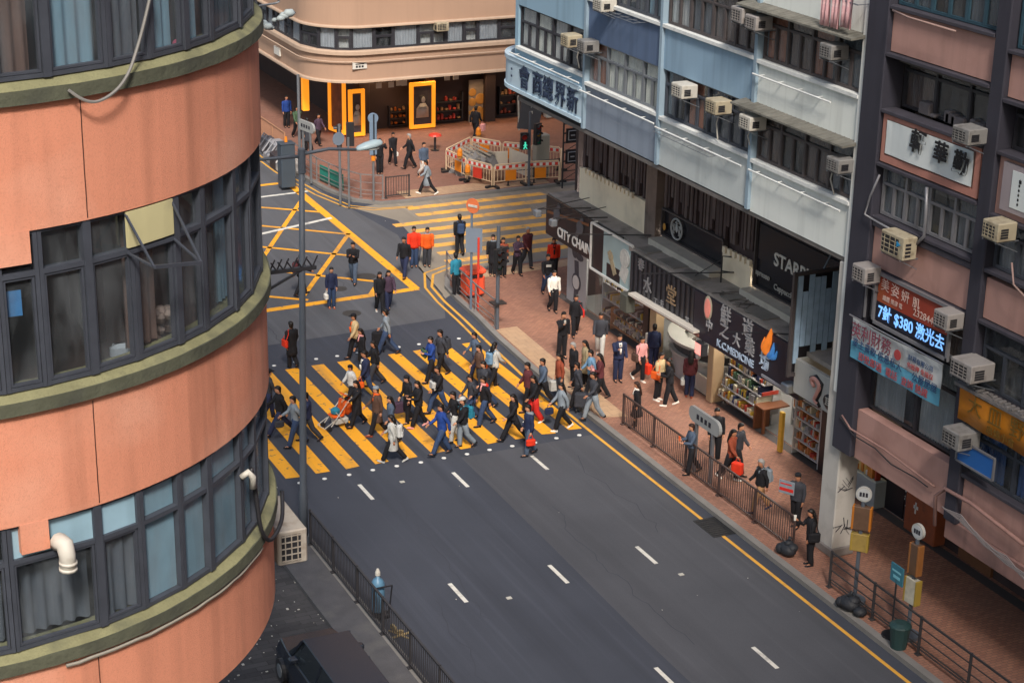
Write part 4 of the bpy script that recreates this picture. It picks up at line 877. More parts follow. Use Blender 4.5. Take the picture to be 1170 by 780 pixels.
m_.bar(a, b, .3, .08); m_.build('awning_edge', col(215, 208, 198), f3); m_ = MB(); m_.bar(a + Vector((.2, 0, -.14)), b + Vector((.2, 0, -.14)), .35, .1); m_.build('awning_underside', mat('awning_red', (.28, .12, .1), var=.4, scale=3), f3)
# medicine shop fascia
f4 = thing('medicine_sign', 'deep navy medicine shop fascia with silver characters, pink oval badge and flame logo', 'sign', (29.7, 45, 2.9))
m_ = MB(); m_.box((29.62, 48.4, 2.92), (29.72, 42.2, 4.46)); m_.box((29.72, 48.4, 2.92), (30.9, 48.33, 4.3)); m_.box((29.722, 42.27, 2.92), (31, 42.2, 4.3)); m_.build('fascia', NAVY_F, f4)
def onf(px, py): return FX(px, py, 29.6)
for ch, px, py, s_, m in (('中', 810, 375, .55, LET), ('鮮', 829, 364, .85, LET), ('之', 827, 384, .75, LET), ('道', 854, 379, .85, LET), ('大', 841, 395, .6, LET), ('藥', 856, 404, .75, LET), ('坊', 873, 416, .75, LETB)):
    c = onf(px, py); text(ch, s_ * .78, (29.6, c.y, c.z + (.06 if ch not in '大藥之' else .17)), W_ROAD, m, f4, 'character', .02, .95, .003)
a, b = onf(821, 396), onf(858, 421); text('K.C.MEDICINE', .33, (29.6, (a.y + b.y) / 2, 3.16), W_ROAD, LETB, f4, bold=.007, sx=1.05)
c = onf(809, 352); m_ = MB(); m_.ball(c, .42, 14, (.06, .62, 1)); m_.build('badge_rim', mat('cream_rim', (.5, .44, .34)), f4, smooth=True)
m_ = MB(); m_.ball(c - Vector((.02, 0, 0)), .33, 14, (.07, .58, 1)); m_.build('badge', mat('pink_badge', (.72, .25, .2), emis=(.9, .25, .2), estr=.1, var=.3, scale=5), f4, smooth=True)
c = onf(879, 392); m_ = MB(); m_.tube(curve([c + Vector((0, .1, -.4)), c + Vector((0, .12, -.15)), c + Vector((0, .0, .12)), c + Vector((0, -.06, .5))], 4), [.06, .1, .13, .15, .16, .16, .15, .14, .12, .1, .07, .04, .01], 8); m_.tube(curve([c + Vector((0, .1, -.4)), c + Vector((0, .3, -.2)), c + Vector((0, .26, .12))], 4), [.05, .07, .09, .1, .09, .07, .05, .03, .01], 8); m_.build('flame_logo', mat('flame_orange', (.85, .2, .02), emis=(.9, .25, .03), estr=.12), f4)
m_ = MB(); m_.tube(curve([c + Vector((0, .02, -.42)), c + Vector((0, -.2, -.25)), c + Vector((0, -.24, .1))], 4), [.05, .08, .1, .11, .1, .08, .06, .03, .01], 8); m_.tube(curve([c + Vector((0, -.02, -.44)), c + Vector((0, -.34, -.34)), c + Vector((0, -.44, -.1))], 4), [.04, .06, .08, .08, .08, .06, .04, .03, .01], 8); m_.build('flame_logo', mat('flame_blue', (.05, .2, .5), emis=(.05, .2, .5), estr=.1), f4)
m_ = MB(); m_.box((29.58, 44.2, 2.98), (29.615, 42.7, 3.06)); m_.build('light_strip', col(150, 150, 158), f4)
m_ = MB(); m_.bb((29.2, 42.6, 3.15), (29.6, 42.2, 3.45), .04); solo(m_, 'floodlight', STEEL, 'grey box floodlight at the right end of the medicine shop fascia', 'lamp')
# arms that hold lamps over the pavement
def arm(p, q, lab, lamp=True):
    o = thing('projecting_lamp', lab, 'lamp', q); m = MB(); m.bar(p, q, .035); m.bar(p, q + Vector((0, .15, .35)), .025) if lamp else None; m.build('arm', BLACK, o)
    if lamp: m = MB(); m.bb((p[0] - .12, p[1] - .15, p[2] - .3), (p[0] + .12, p[1] + .15, p[2] - .02), .04); m.build('lamp_head', STEEL, o)
arm(Vector((28.7, 58.2, 4.6)), Vector((30.6, 57.6, 4.6)), 'thin black arm with a floodlight, nearest the left end of the watch fascia')
arm(Vector((28.7, 56.9, 4.6)), Vector((30.6, 56.3, 4.6)), 'thin black arm with a floodlight, between its neighbour and the white framed box')
arm(Vector((28.6, 55.6, 4.4)), Vector((31, 53.4, 4.7)), 'long bare black arm crossing the white framed box', False)
arm(Vector((28.7, 50.4, 4.5)), Vector((31, 48.3, 4.9)), 'bare black arm over the curved counter shop', False)
arm(Vector((28.8, 45.2, 4.2)), Vector((31, 41.8, 4.9)), 'silver tipped black arm crossing the medicine fascia', False)
m_ = MB(); m_.tube([(30.7, 48.6, 4.5), (30.7, 48.6, 5.4), (30.95, 48.4, 5.4)], .03, 5); m_.bar((30.7, 48.6, 5.3), (30.2, 49.4, 4.55), .03); m_.bar((30.7, 48.6, 4.9), (30.95, 48.3, 4.9), .03); solo(m_, 'strut', BLACK, 'black triangular strut standing on the canopy beside the cream block', 'bracket')
# blue slatted louvre across the passage, column, board with a pink ear
LOUV = mat('blue_slat', (.32, .45, .6), rough=.5, var=.3, scale=3); lv = thing('louvre_screen', 'tall screen of faded blue slats in a brown frame beside the white column', 'screen', (29.6, 41, 2.6))
yl = 42.0; x0, x1, z0, z1 = 29.15, 30.95, FY(905, 430, 42.0).z, FY(912, 312, 42.0).z
m_ = MB(); m_.box((x0 - .12, yl, z0), (x0, yl + .1, z1)); m_.box((x0, yl + .002, z1 - .1), (x1, yl + .1, z1)); m_.box((x0, yl + .002, z0), (x1, yl + .1, z0 + .1)); m_.build('frame', FRB, lv)
m_ = MB(); m_.box((x0, yl + .09, z0 + .1), (x1, yl + .1, z1 - .1)); m_.build('backing', BLK_F, lv)
m_ = MB(); x = x0 + .04
while x < x1 - .1:
    zb = z0 + R.choice((.12, .12, .4, .9)); m_.box((x, yl + .02, zb), (x + .17, yl + .06, z1 - .12 - R.choice((0, .1, .5)))); x += .2
m_.build('slats', LOUV, lv)
m_ = MB(); m_.bar((x1, yl, z1 - .05), (31.05, yl, z1 - .05), .05); m_.bar((x0 + .9, yl + .05, z1), (31.0, yl + .3, 8.4), .035); m_.build('stay', STEEL, lv)
xe = 29.3; a, b = FX(906, 447, xe), FX(952, 477, xe); zt = a.z + 1.05
eb = thing('ear_sign', 'pale board with a pink ear shape over the dark doorway beside the white column', 'sign', (xe, (a.y + b.y) / 2, a.z))
m_ = MB(); m_.box((xe, a.y, a.z), (xe + .12, b.y, zt)); m_.box((xe + .12, a.y, a.z), (31, a.y - .1, zt)); m_.build('board', mat('board_pale', (.42, .42, .4), var=.1, streak=.2), eb)
EARP = [(p.y, p.z) for p in curve([(0, y_, z_) for y_, z_ in ((.0, .15), (.2, .35), (-.05, .47), (-.35, .32), (-.25, .0), (-.1, -.3), (-.3, -.4))])]; EARR = [.05 + .04 * math.sin(PI * k / (len(EARP) - 1)) for k in range(len(EARP))]
c = FX(930, 446, xe - .03); EAR = mat('ear_pink', (.55, .28, .24), rough=.6); k_ = .8
m_ = MB(); m_.tube([c + Vector((0, dy * k_, dz * k_)) for dy, dz in EARP], EARR, 9); m_.build('ear_shape', EAR, eb, smooth=True)
m_ = MB(); m_.tube([c + Vector((.012, dy * k_, dz * k_)) for dy, dz in ((.1, .2), (.28, .42), (-.05, .58), (-.46, .4), (-.36, .0), (-.2, -.3), (-.42, -.5))], .05, 6); m_.ball(c + Vector((.012, -.75, -.1)), .3, 10, (.12, 1, .8)); m_.build('ear_outline', BLK_F, eb, smooth=True)
text('耳', .3, c + Vector((-.035, -.75, -.1)), W_ROAD, PALE, eb)
cl = thing('column', 'white square column with black graffiti and torn bills at the pavement edge', 'column', (28.33, 38.1, .13))
m_ = MB(); m_.bb((28.0, 37.75, .13), (28.66, 38.5, 8.6), .03); m_.build('shaft', render_paint('white_column', (.5, .48, .45), stain=(.25, .23, .21), stain_amt=.5, stain_scale=1.2), cl)
m_ = MB(); m_.bb((27.94, 37.69, .13), (28.72, 38.56, .4), .03); m_.build('base', mat('column_base', (.2, .18, .17), var=.4), cl)
m_ = MB()
for cz in (2.2, 1.0):
    for k in range(9):
        a_ = R.uniform(0, 6.28); p = Vector((28.33 + R.uniform(-.12, .12), 37.74, cz + R.uniform(-.1, .1))); m_.bar(p, p + Vector((math.cos(a_) * .26, 0, math.sin(a_) * .3)), .025, .006)
m_.build('graffiti', INK, cl)
# ---------------------------------------------------------------- ground floor shops
TAN = mat('tan_pillar', (.5, .36, .22), rough=.6, var=.1); SHW = mat('shelf_white', (.5, .5, .5), rough=.5)
m_ = MB(); m_.bb((30.95, 53.55, .13), (31.3, 53.1, 4.36), .02); m_.build('shop_pillar', TAN, blu); m_ = MB(); m_.bb((30.9, 53.95, .13), (31.3, 53.56, 4.36), .02); m_.build('shop_pillar', BLK_F, blu)
m_ = MB(); m_.bb((30.75, 49.2, .13), (31.2, 48.85, 4.36), .02); m_.build('shop_pillar', TAN, blu)
m_ = MB(); m_.bb((30.9, 42.75, .13), (31.3, 42.3, 4.36), .02); m_.build('shop_pillar', BLK_F, blu)
m_ = MB(); m_.box((31.3, 38.9, .134), (35, 60.3, .15)); m_.build('shop_floor', mat('shop_tile', (.22, .22, .22), rough=.35, var=.2), blu)
def goods(mb, x0, x1, y0, y1, z, h, nm, dens=.9, w=(.04, .1)):
    y = min(y0, y1)
    while y < max(y0, y1) - .08:
        s_ = R.uniform(*w)
        if R.random() < dens: mb.use(R.randrange(nm)).bb((x0 + R.uniform(0, .06), y, z), (x1 - R.uniform(0, .1), y + s_, z + h * R.uniform(.25, 1.0)), .012)
        y += s_ + .015
PK = [col(170, 62, 48), col(58, 70, 108), col(205, 196, 172), col(190, 160, 62), col(78, 108, 84), col(150, 150, 152), col(42, 46, 70), col(176, 112, 62)]
def shelf_unit(label, x0, x1, y0, y1, zs, h, colrs, frame=SHW, sides=True, tilt=0.0):
    o = thing('shelf_unit', label, 'shelf', ((x0 + x1) / 2, (y0 + y1) / 2, .13)); m = MB()
    for i, z in enumerate(zs): m.box((x0 + tilt * i, y0, z - .03), (x1, y1, z))
    if sides:
        for y in (y0, y1): m.box((x0 + tilt * len(zs), y - .025, .13), (x1 + .02, y + .025, zs[-1] + h))
    m.box((x1 + .001, y0, .13), (x1 + .04, y1, zs[-1] + h)); m.build('frame', frame, o)
    g_ = MB()
    for i, z in enumerate(zs): goods(g_, x0 + tilt * i + .02, x1 - .02, y0 + .05, y1 - .05, z + .002, h, len(colrs))
    q = g_.build('goods', colrs, o); q['kind'] = 'stuff'; return o
# medicine shop
shelf_unit('stepped shelf of blue, white and yellow medicine boxes at the left of the medicine shop', 30.9, 31.9, 48.7, 46.5, (.5, .85, 1.2, 1.55, 1.9, 2.25), .3, [PK[1], PK[2], PK[3], PK[5], PK[6], PK[2], PK[4], PK[2], PK[0], PK[3], PK[7], PK[5]], tilt=.12)
shelf_unit('low white shelf of packets deep inside the medicine shop', 32.2, 32.9, 46.2, 44.6, (.4, .8, 1.2, 1.6, 2.0), .3, PK, SHW)
shelf_unit('tall glazed shelf of tan and red packs at the right side of the medicine shop', 31.0, 31.6, 44.3, 42.9, (.35, .7, 1.05, 1.4, 1.75, 2.1, 2.45), .3, [PK[7], PK[2], PK[5], PK[0], col(150, 100, 60)], SHW)
m_ = MB(); m_.bb((30.9, 46.48, .13), (31.5, 46.38, 1.0), .02); m_.box((30.9, 46.4, .95), (31.9, 45.9, 1.0)); m_.box((30.92, 45.9, .13), (31.0, 45.98, .95)); solo(m_, 'wood_counter', col(110, 66, 40), 'brown wooden counter end beside the stepped medicine shelf', 'counter')
m_ = MB(); m_.bb((30.62, 44.6, .14), (30.75, 44.42, 1.5), .02); solo(m_, 'yellow_stand', mat('stand_yellow', (.7, .42, .05), var=.3, scale=6), 'narrow yellow display stand beside the medicine shop entrance', 'stand')
lm = MB(); lm.box((31.6, 43.2, 4.2), (31.75, 48.4, 4.26)); lm.box((33.2, 43.2, 4.2), (33.35, 48.4, 4.26)); q = lm.each('ceiling_tube', mat('tube_light', (.8, .8, .8), emis=(1, .93, .8), estr=24.0), blu)
# watch shop
shelf_unit('glass fronted watch display with white trays behind the pavement at the watch shop', 31.2, 31.9, 57.6, 54.2, (.5, 1.1, 1.7), .25, [PK[5], PK[3], BLACK, PK[2]], SHW)
shelf_unit('low window shelf of white watch trays beside the tan pillar', 31.05, 31.4, 56.6, 54.1, (.35, .8), .2, [PK[2], PK[5], BLACK], mat('shelf_wood', (.35, .16, .06), var=.3))
m_ = MB(); m_.sheet([(31.0, 57.8, .2), (31.0, 54.05, .2), (31.0, 54.05, 2.95), (31.0, 57.8, 2.95)]); m_.build('shop_glass', GLASS, blu)
wp = thing('watch_poster', 'tall white poster with a dark watch at the corner of the watch shop', 'poster', (31, 59.2, .3)); m_ = MB(); m_.box((30.98, 60.1, .25), (31.05, 58.5, 2.9)); m_.build('print', col(170, 172, 175), wp)
m_ = MB(); m_.disc((30.97, 59.3, 1.15), .36, (1, 0, 0), .02, 24); m_.obox((30.975, 59.3, .75), (.012, .34, .8), Matrix.Rotation(.12, 3, 'X')); m_.obox((30.975, 59.3, 1.6), (.012, .34, .8), Matrix.Rotation(-.12, 3, 'X')); m_.ball((30.97, 59.5, 2.35), .3, 10, (.03, .8, 1)); m_.ball((30.97, 59.1, 2.2), .25, 10, (.03, 1.4, .6)); m_.use(1).disc((30.955, 59.3, 1.15), .27, (1, 0, 0), .02, 24); m_.build('picture', [col(80, 80, 88, var=.4, scale=8), col(215, 215, 212)], wp)
lm = MB(); lm.box((31.8, 54.5, 4.2), (31.95, 60, 4.26)); lm.box((31.8, 49.4, 4.2), (31.95, 52.8, 4.26)); lm.each('ceiling_tube', mat('tube_light', (.8, .8, .8)), blu)
# curved counter shop
ct = thing('curved_counter', 'curved grey serving counter with a row of white bowls on its front', 'counter', (32.2, 51.2, .13))
def arcring(cx, cy, r0, r1, a0, a1, z0, z1, mb, n=16):
    pr = []
    for k in range(n + 1):
        a_ = a0 + (a1 - a0) * k / n; c_, s_ = math.cos(a_), math.sin(a_); pr.append([(cx + r0 * c_, cy + r0 * s_, z0), (cx + r1 * c_, cy + r1 * s_, z0), (cx + r1 * c_, cy + r1 * s_, z1), (cx + r0 * c_, cy + r0 * s_, z1)])
    mb.loft(pr)
m_ = MB(); arcring(33.0, 51.2, 1.6, 2.1, PI * .62, PI * 1.38, .14, 1.0, m_); m_.build('counter_body', mat('counter_grey', (.4, .4, .39), rough=.4), ct)
m_ = MB(); arcring(33.0, 51.2, 1.5, 2.25, PI * .6, PI * 1.4, 1.001, 1.1, m_); arcring(33.0, 51.2, 1.7, 2.3, PI * .6, PI * 1.4, 1.45, 1.55, m_); m_.build('counter_top', col(168, 166, 160), ct)
m_ = MB(); arcring(33.0, 51.2, 2.05, 2.09, PI * .62, PI * 1.38, 1.1, 1.45, m_); m_.build('glass_front', col(66, 66, 68), ct)
m_ = MB()
for k in range(8):
    a_ = PI * (.68 + .64 * k / 7); m_.ball((33.0 + 2.14 * math.cos(a_), 51.2 + 2.14 * math.sin(a_), 1.28), .15, 8, (.6, .8, 1)) if k not in (3, 4) else None
m_.build('bowls', WHITE, ct); m_ = MB()
for k in range(14): m_.ball((32.6 + R.uniform(-.3, 1), 51.2 + R.uniform(-1.3, 1.3), 1.2), R.uniform(.08, .2), 8)
m_.build('dishes', mat('dishes', (.16, .13, .11), var=.7, scale=7), ct)
m_ = MB(); m_.box((30.95, 49.35, .14), (31.0, 50.3, .75)); solo(m_, 'low_panel', col(205, 195, 180), 'low cream panel between the curved counter and the tan pillar', 'panel')
m_ = MB(); m_.box((31.3, 49.4, .152), (33, 53, .17)); m_.build('red_mat', mat('mat_red', (.4, .04, .03)), blu)
# doorway beside the column
dw = thing('door_posters', 'white notices pasted on the dark doorway beside the medicine shop', 'poster', (30.9, 41.5, .9)); m_ = MB(); m_.box((30.88, 42.2, 1.25), (30.92, 41.3, 2.3)); m_.box((30.875, 42.2, .65), (30.92, 41.8, 1.15)); m_.box((30.875, 41.7, .65), (30.92, 41.3, 1.15)); m_.build('paper', col(165, 168, 172), dw)
text('告', .3, (30.87, 41.75, 1.95), W_ROAD, INK, dw); m_ = MB()
for y_ in (42.0, 41.5): m_.disc((30.87, y_, .85), .12, (1, 0, 0), .01)
for k in range(3): m_.box((30.872, 42.05, 1.65 - k * .12), (30.876, 41.45, 1.7 - k * .12))
m_.build('print', mat('print_orange', (.6, .25, .05)), dw)
m_ = MB(); m_.box((31.3, 38.95, .15), (31.4, 42.3, 4.3)); m_.build('door_wall', BLK_F, blu)
# road side signal and boxes hung on the shop pillars
m_ = MB(); m_.bb((29.4, 53.0, 2.3), (29.75, 52.5, 2.95), .03); m_.bar((29.6, 52.8, 2.95), (29.8, 52.8, 3.2), .05); solo(m_, 'hanging_box', col(78, 80, 74), 'grey green box hanging under the dark awning at the tan pillar', 'box')
tv = thing('pink_screen', 'small lit pink screen in a black case under the left end of the medicine fascia', 'screen', (29.6, 47.8, 2.4)); m_ = MB(); m_.bb((29.5, 48.05, 2.4), (29.75, 47.6, 2.85), .03); m_.bar((29.66, 47.8, 2.85), (29.66, 47.8, 3.1), .05); m_.build('case', BLACK, tv)
m_ = MB(); m_.box((29.49, 48.0, 2.44), (29.497, 47.65, 2.81)); m_.build('screen', mat('pink_screen', (.6, .2, .18), emis=(1, .3, .25), estr=.45, var=.5, scale=8), tv)
# ================================================================ pink tenement on the right
PNK = render_paint('pink_render', (.44, .255, .22), streak=.3, stain=(.25, .13, .11), stain_amt=.5, stain_scale=.8, fine=.12)
PNK2 = render_paint('dark_pink_trim', (.3, .17, .15), streak=.4, stain=(.1, .07, .07), stain_amt=.5)  # darker pink for the pipes and the arcade beam
PIL = render_paint('slate_pillar', (.036, .035, .05), streak=.4, var=.25)
PIL2 = render_paint('slate_ledge', (.05, .046, .06), streak=.4, var=.25)
FRA = mat('alu_frame', (.22, .22, .24), rough=.4, metal=.3, var=.2); FRT = mat('teal_frame', (.03, .07, .1), rough=.5, var=.3)
CUR_T = mat('teal_curtain', (.03, .05, .075), rough=.9, var=.4); CUR_GZ = mat('gauze_curtain', (.32, .345, .37), rough=.9, var=.2, streak=.3); CUR_NV = mat('blue_sheet', (.015, .06, .2), rough=.6, var=.3)
pnk = thing('pink_building', 'pink and slate tenement crowded with banners, signs and air conditioners over a dark arcade', 'building', (31, 34, 0))
B1, B2 = (37.1, 33.12), (32.6, 26.2)
def pbox(y0, y1, z0, z1, m, nm, x0=28.0, x1=28.3): return MB().box((x0, y0, z0), (x1, y1, z1)).build(nm, m, pnk)
for y0, y1, z0 in ((37.98, 37.12, 3.45), (33.1, 32.62, 3.45), (26.2, 25.7, 0.13)):
    m_ = MB(); m_.bb((27.86, y0, z0), (28.5, y1, 18.5), .03); m_.build('pillar', PIL, pnk)
m_ = MB(); m_.box((28.05, 38.04, 3.5), (28.4, 37.99, 18.5)); m_.build('pillar_edge', PIL2, pnk)
for (y0, y1), zz in ((B1, ((14.5, 15.55), (11.7, 12.95), (8.92, 10.02), (3.45, 4.85))), (B2, ((14.3, 15.3), (11.55, 12.95), (8.95, 9.95), (3.5, 4.75)))):
    for z0, z1 in zz: pbox(y0, y1, z0, z1, PNK, 'wall_panel')
m_ = MB()
for (y0, y1), zz in ((B1, (15.6, 14.42, 13.0, 11.62, 10.22, 8.84)), (B2, (15.35, 14.22, 13.0, 11.5, 10.15, 8.87, 7.15, 4.85))):
    for z_ in zz: m_.bb((27.86, y0, z_ - .05), (28.32, y1, z_ + .05), .015)
m_.bb((27.9, 37.1, 9.98), (28.3, 33.12, 10.14), .02); m_.each('ledge', PIL2, pnk)
m_ = MB()
for z_ in (3.4, 7.3, 11.4, 14.3, 17.4): m_.box((28.31, 37.1, z_ - .1), (45, 26.2, z_ + .02))
m_.each('floor_slab', mat('stained_soffit', (.14, .13, .125)), pnk); MB().box((28, 37.98, 18.5), (45, 25.7, 32)).build('upper_storeys', PNK, pnk); MB().box((28.05, 25.69, 3.5), (45, -45, 32)).build('shade_wing', PNK, pnk); MB().box((31.4, 25.99, .13), (45, -45, 3.5)).build('shade_wing_base', SHOPW, pnk)  # unseen wing carried south, added to cut sky light over the street
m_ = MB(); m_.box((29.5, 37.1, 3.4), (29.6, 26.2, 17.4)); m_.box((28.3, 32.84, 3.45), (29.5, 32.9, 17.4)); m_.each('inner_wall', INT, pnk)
def prow(b, z0, z1, n, fr, curs, tr=.3, cols=2, x=.13):
    for i in range(n):
        y0 = b[0] + (b[1] - b[0]) * i / n; y1 = b[0] + (b[1] - b[0]) * (i + 1) / n
        path_window(pnk, fp, 60 - y0, 60 - y1, z0, z1, -x, fr, tr=tr, cols=cols, cur=curs[i % len(curs)], wv=.042, cin=.08, part_curtain=R.choice((1, .7, .85)))
prow((37.05, 33.15), 15.67, 17.1, 3, FRT, (CUR_T, None, CUR_T), .3); prow((32.55, 26.3), 15.42, 17.1, 4, FRT, (CUR_T, None), .3)
prow((37.05, 33.15), 13.07, 14.35, 3, FR_DK2, (CUR_BR, None, None), .25, 1, .5); prow((32.55, 26.3), 13.07, 14.15, 4, FR_DK2, (None, CUR_BR), .25, 2, .3)
prow((37.05, 33.15), 10.3, 11.56, 4, FRA, (CUR_G, CUR_G, None, CUR_G), .34, 2); prow((32.55, 26.3), 10.22, 11.43, 4, FR_DK, (CUR_G, None), .3, 2)
prow((32.55, 26.3), 7.22, 8.8, 4, FR_DK, (None, CUR_G, CUR_G, None), .35, 2); prow((37.05, 33.15), 7.5, 8.78, 3, FRA, (CUR_BR, CUR_G, CUR_BR), 0, 1, .1)
prow((37.05, 33.15), 4.9, 7.2, 2, FR_DK2, (CUR_GZ, CUR_GZ), .3, 1, .35); prow((32.55, 26.3), 4.92, 6.2, 4, FR_DK, (CUR_NV, CUR_NV, CUR_NV), .25, 1)
# unseen tower added behind the camera to shade the near end of the street
tw_ = thing('shade_tower', 'tall grey apartment tower down the street behind the viewpoint', 'building', (10, -67, 0)); TWM = mat('tower_render', (.3, .29, .28), rough=.85, var=.1)
MB().box((-11, -76, 0), (40, -60, 110)).build('wall', TWM, tw_)
m_ = MB()
for k in range(34): m_.box((-10.5, -59.99, 3 + k * 3.1), (39.5, -59.9, 4.5 + k * 3.1))
m_.build('window_band', DKG, tw_)
# white cloth sign with brush characters
def wavy(mb, x, y0, y1, z0, z1, amp=.04, th=.02, n=16, sag=.0):
    a = [(x + amp * math.sin(k * .9 + 1.3 * math.sin(k * .5)), y0 + (y1 - y0) * k / n, z1 - sag * math.sin(PI * k / n)) for k in range(n + 1)]
    m1 = [(x + amp * .9 * math.sin(k * .85 + .8), y0 + (y1 - y0) * k / n, (z0 + z1) / 2) for k in range(n + 1)]
    b = [(x + amp * math.sin(k * .8 + .6), y0 + (y1 - y0) * k / n, z0 + sag * .5 * math.sin(PI * k / n)) for k in range(n + 1)]
    back = [[(p[0] + th, p[1], p[2]) for p in r] for r in (b, m1, a)]
    mb.loft([a, m1, b] + back + [a], cap=False, closed=False)
BAN = mat('banner_white', (.62, .67, .68), rough=.7, var=.08, scale=1.2, streak=.15)
BINK = mat('brush_black', (.012, .012, .015), rough=.6)
b1 = thing('brush_banner', 'creased white cloth sign with three black brush characters in a pink surround', 'banner', (27.9, 35.1, 11.95))
m_ = MB(); wavy(m_, 27.9, 36.85, 33.45, 11.95, 12.8, .014); m_.build('cloth', BAN, b1)
m_ = MB(); m_.box((27.93, 37.05, 12.82), (28, 33.2, 12.94)); m_.box((27.93, 37.05, 11.71), (28, 33.2, 11.9)); m_.box((27.93, 37.05, 11.9), (28, 36.9, 12.82)); m_.box((27.93, 33.4, 11.9), (28, 33.2, 12.82)); m_.build('surround', render_paint('pink_border', (.42, .19, .15)), b1)
for ch, px, py, s_ in (('軒', 1047, 164, .62), ('華', 1073, 176, .56), ('勤', 1096, 188, .6)):
    c = FX(px, py, 27.82); text(ch, s_, (27.84, c.y, c.z), W_ROAD, BINK, b1, 'character', .008, 1, .014, .1)
pn = thing('paper_notice', 'pale framed notice with columns of small black writing at the right edge', 'notice', (27.95, 31, 11.7)); m_ = MB(); m_.box((27.9, 32.35, 11.72), (27.98, 29.8, 12.85)); m_.build('frame', mat('notice_frame', (.3, .26, .28)), pn)
m_ = MB(); m_.box((27.885, 32.0, 11.85), (27.899, 29.9, 12.72)); m_.build('paper', BAN, pn)
m_ = MB()
for c_ in range(4):
    for k in range(6):
        s_ = .08 if k == 0 else .05; y_ = 31.75 - c_ * .4; m_.box((27.878, y_, 12.55 - k * .11), (27.884, y_ - s_, 12.55 - k * .11 - s_)); m_.box((27.878, y_ - s_ * .3, 12.55 - k * .11 + .02), (27.884, y_ - s_ * .5, 12.55 - k * .11 - s_ - .01))
m_.build('writing', BINK, pn)
# red sign, led strip, alu surround
r1 = thing('beauty_sign', 'red sign with white characters and a phone number over a lit blue led strip', 'sign', (27.85, 35.2, 7.6))
m_ = MB(); m_.box((27.86, 36.55, 8.12), (27.95, 33.6, 8.82)); m_.build('red_board', mat('sign_red', (.3, .045, .025), rough=.5, var=.3, scale=1.5, stain=(.42, .12, .04), stain_amt=.6, stain_scale=1), r1)
m_ = MB(); m_.box((27.85, 36.55, 7.62), (27.95, 33.6, 8.11)); m_.build('led_panel', mat('led_black', (.012, .014, .03), rough=.4), r1)
m_ = MB()
for p, q in (((36.62, 7.5), (36.62, 8.9)), ((33.55, 7.5), (33.55, 8.9)), ((36.66, 7.54), (33.5, 7.54)), ((36.66, 8.87), (33.5, 8.87))): m_.bar((27.84, *p), (27.84, *q), .08)
m_.bar((27.84, 37.0, 7.52), (27.84, 37.0, 8.9), .05); m_.build('frame', FRA, r1)
SW = mat('sign_letter', (.62, .45, .4), rough=.5); LED = mat('led_blue', (.1, .3, .6), emis=(.2, .45, 1), estr=.42)
for ch, y_, z_, s_ in (('美', 36.25, 8.6, .36), ('姿', 35.83, 8.58, .36), ('妍', 35.4, 8.56, .34), ('肌', 34.95, 8.54, .3)): text(ch, s_, (27.85, y_, z_), W_ROAD, SW, r1, 'character', .004)
text('23284448', .27, (27.85, 34.5, 8.3), W_ROAD, SW, r1, ext=.004); text('纖體 美容 電', .15, (27.85, 35.9, 8.27), W_ROAD, SW, r1, ext=.004)
text('7針 $380 激光去', .43, (27.845, 35.08, 7.86), W_ROAD, LED, r1, 'led_writing', .004, .9, .006)
# printed blue banner
b2 = thing('finance_banner', 'sagging white to blue printed banner with rows of red and blue characters', 'banner', (27.8, 35.5, 6.3))
BLUW = mat('banner_aqua', (.1, .33, .48), rough=.6, var=.35, scale=1.1); m_ = MB(); wavy(m_, 27.78, 37.4, 33.62, 6.28, 6.75, .02, .012); m_.build('cloth', BLUW, b2)
m_ = MB(); wavy(m_, 27.78, 37.4, 33.62, 6.74, 7.42, .03, .012, sag=.06); m_.build('upper_cloth', mat('banner_grey', (.45, .48, .5), rough=.6, var=.2, scale=1.5), b2)
RI = mat('print_red', (.42, .06, .06)); BI = mat('print_navy', (.03, .07, .17))
text('英利財務', .46, (27.74, 36.5, 7.08), W_ROAD, mat('print_maroon', (.22, .05, .08)), b2, 'character', .004, .95)
text('業主貸款 低息私人', .26, (27.745, 36.2, 6.75), W_ROAD, BI, b2, 'character', .004); text('公屋居屋', .26, (27.745, 34.2, 6.7), W_ROAD, BI, b2, 'character', .004); text('財務有限公司', .17, (27.735, 34.4, 7.15), W_ROAD, BI, b2, 'character', .004); text('免抵押 免擔保', .17, (27.735, 34.4, 6.94), W_ROAD, RI, b2, 'character', .004)
text('即批即過  電話  查詢 熱線', .26, (27.745, 35.5, 6.44), W_ROAD, RI, b2, 'character', .004)
m_ = MB(); m_.disc((27.74, 35.35, 7.05), .14, (1, 0, 0), .01); m_.build('red_seal', RI, b2)
m_ = MB(); m_.tube([(27.7, 37.45, 7.46), (27.7, 33.5, 7.46)], .02, 5); m_.build('pole', FRA, b2)
# orange banner
b3 = thing('orange_banner', 'glossy orange banner with dark gold characters above the blue shutters', 'banner', (27.8, 31, 6.3)); m_ = MB(); wavy(m_, 27.76, 32.85, 29.6, 6.28, 7.08, .03, .015); m_.build('cloth', mat('banner_orange', (.55, .2, .015), rough=.35, var=.35, scale=1.3, stain=(.3, .09, .01), stain_amt=.6), b3, smooth=True)
GI = mat('ink_gold', (.16, .09, .015), rough=.4)
for ch, y_ in (('大', 32.2), ('皿', 31.45), ('野', 30.65)): text(ch, .55, (27.72, y_, 6.8), W_ROAD, GI, b3, 'character', .004)
text('串燒小食', .26, (27.72, 31.2, 6.43), W_ROAD, GI, b3, 'character', .004)
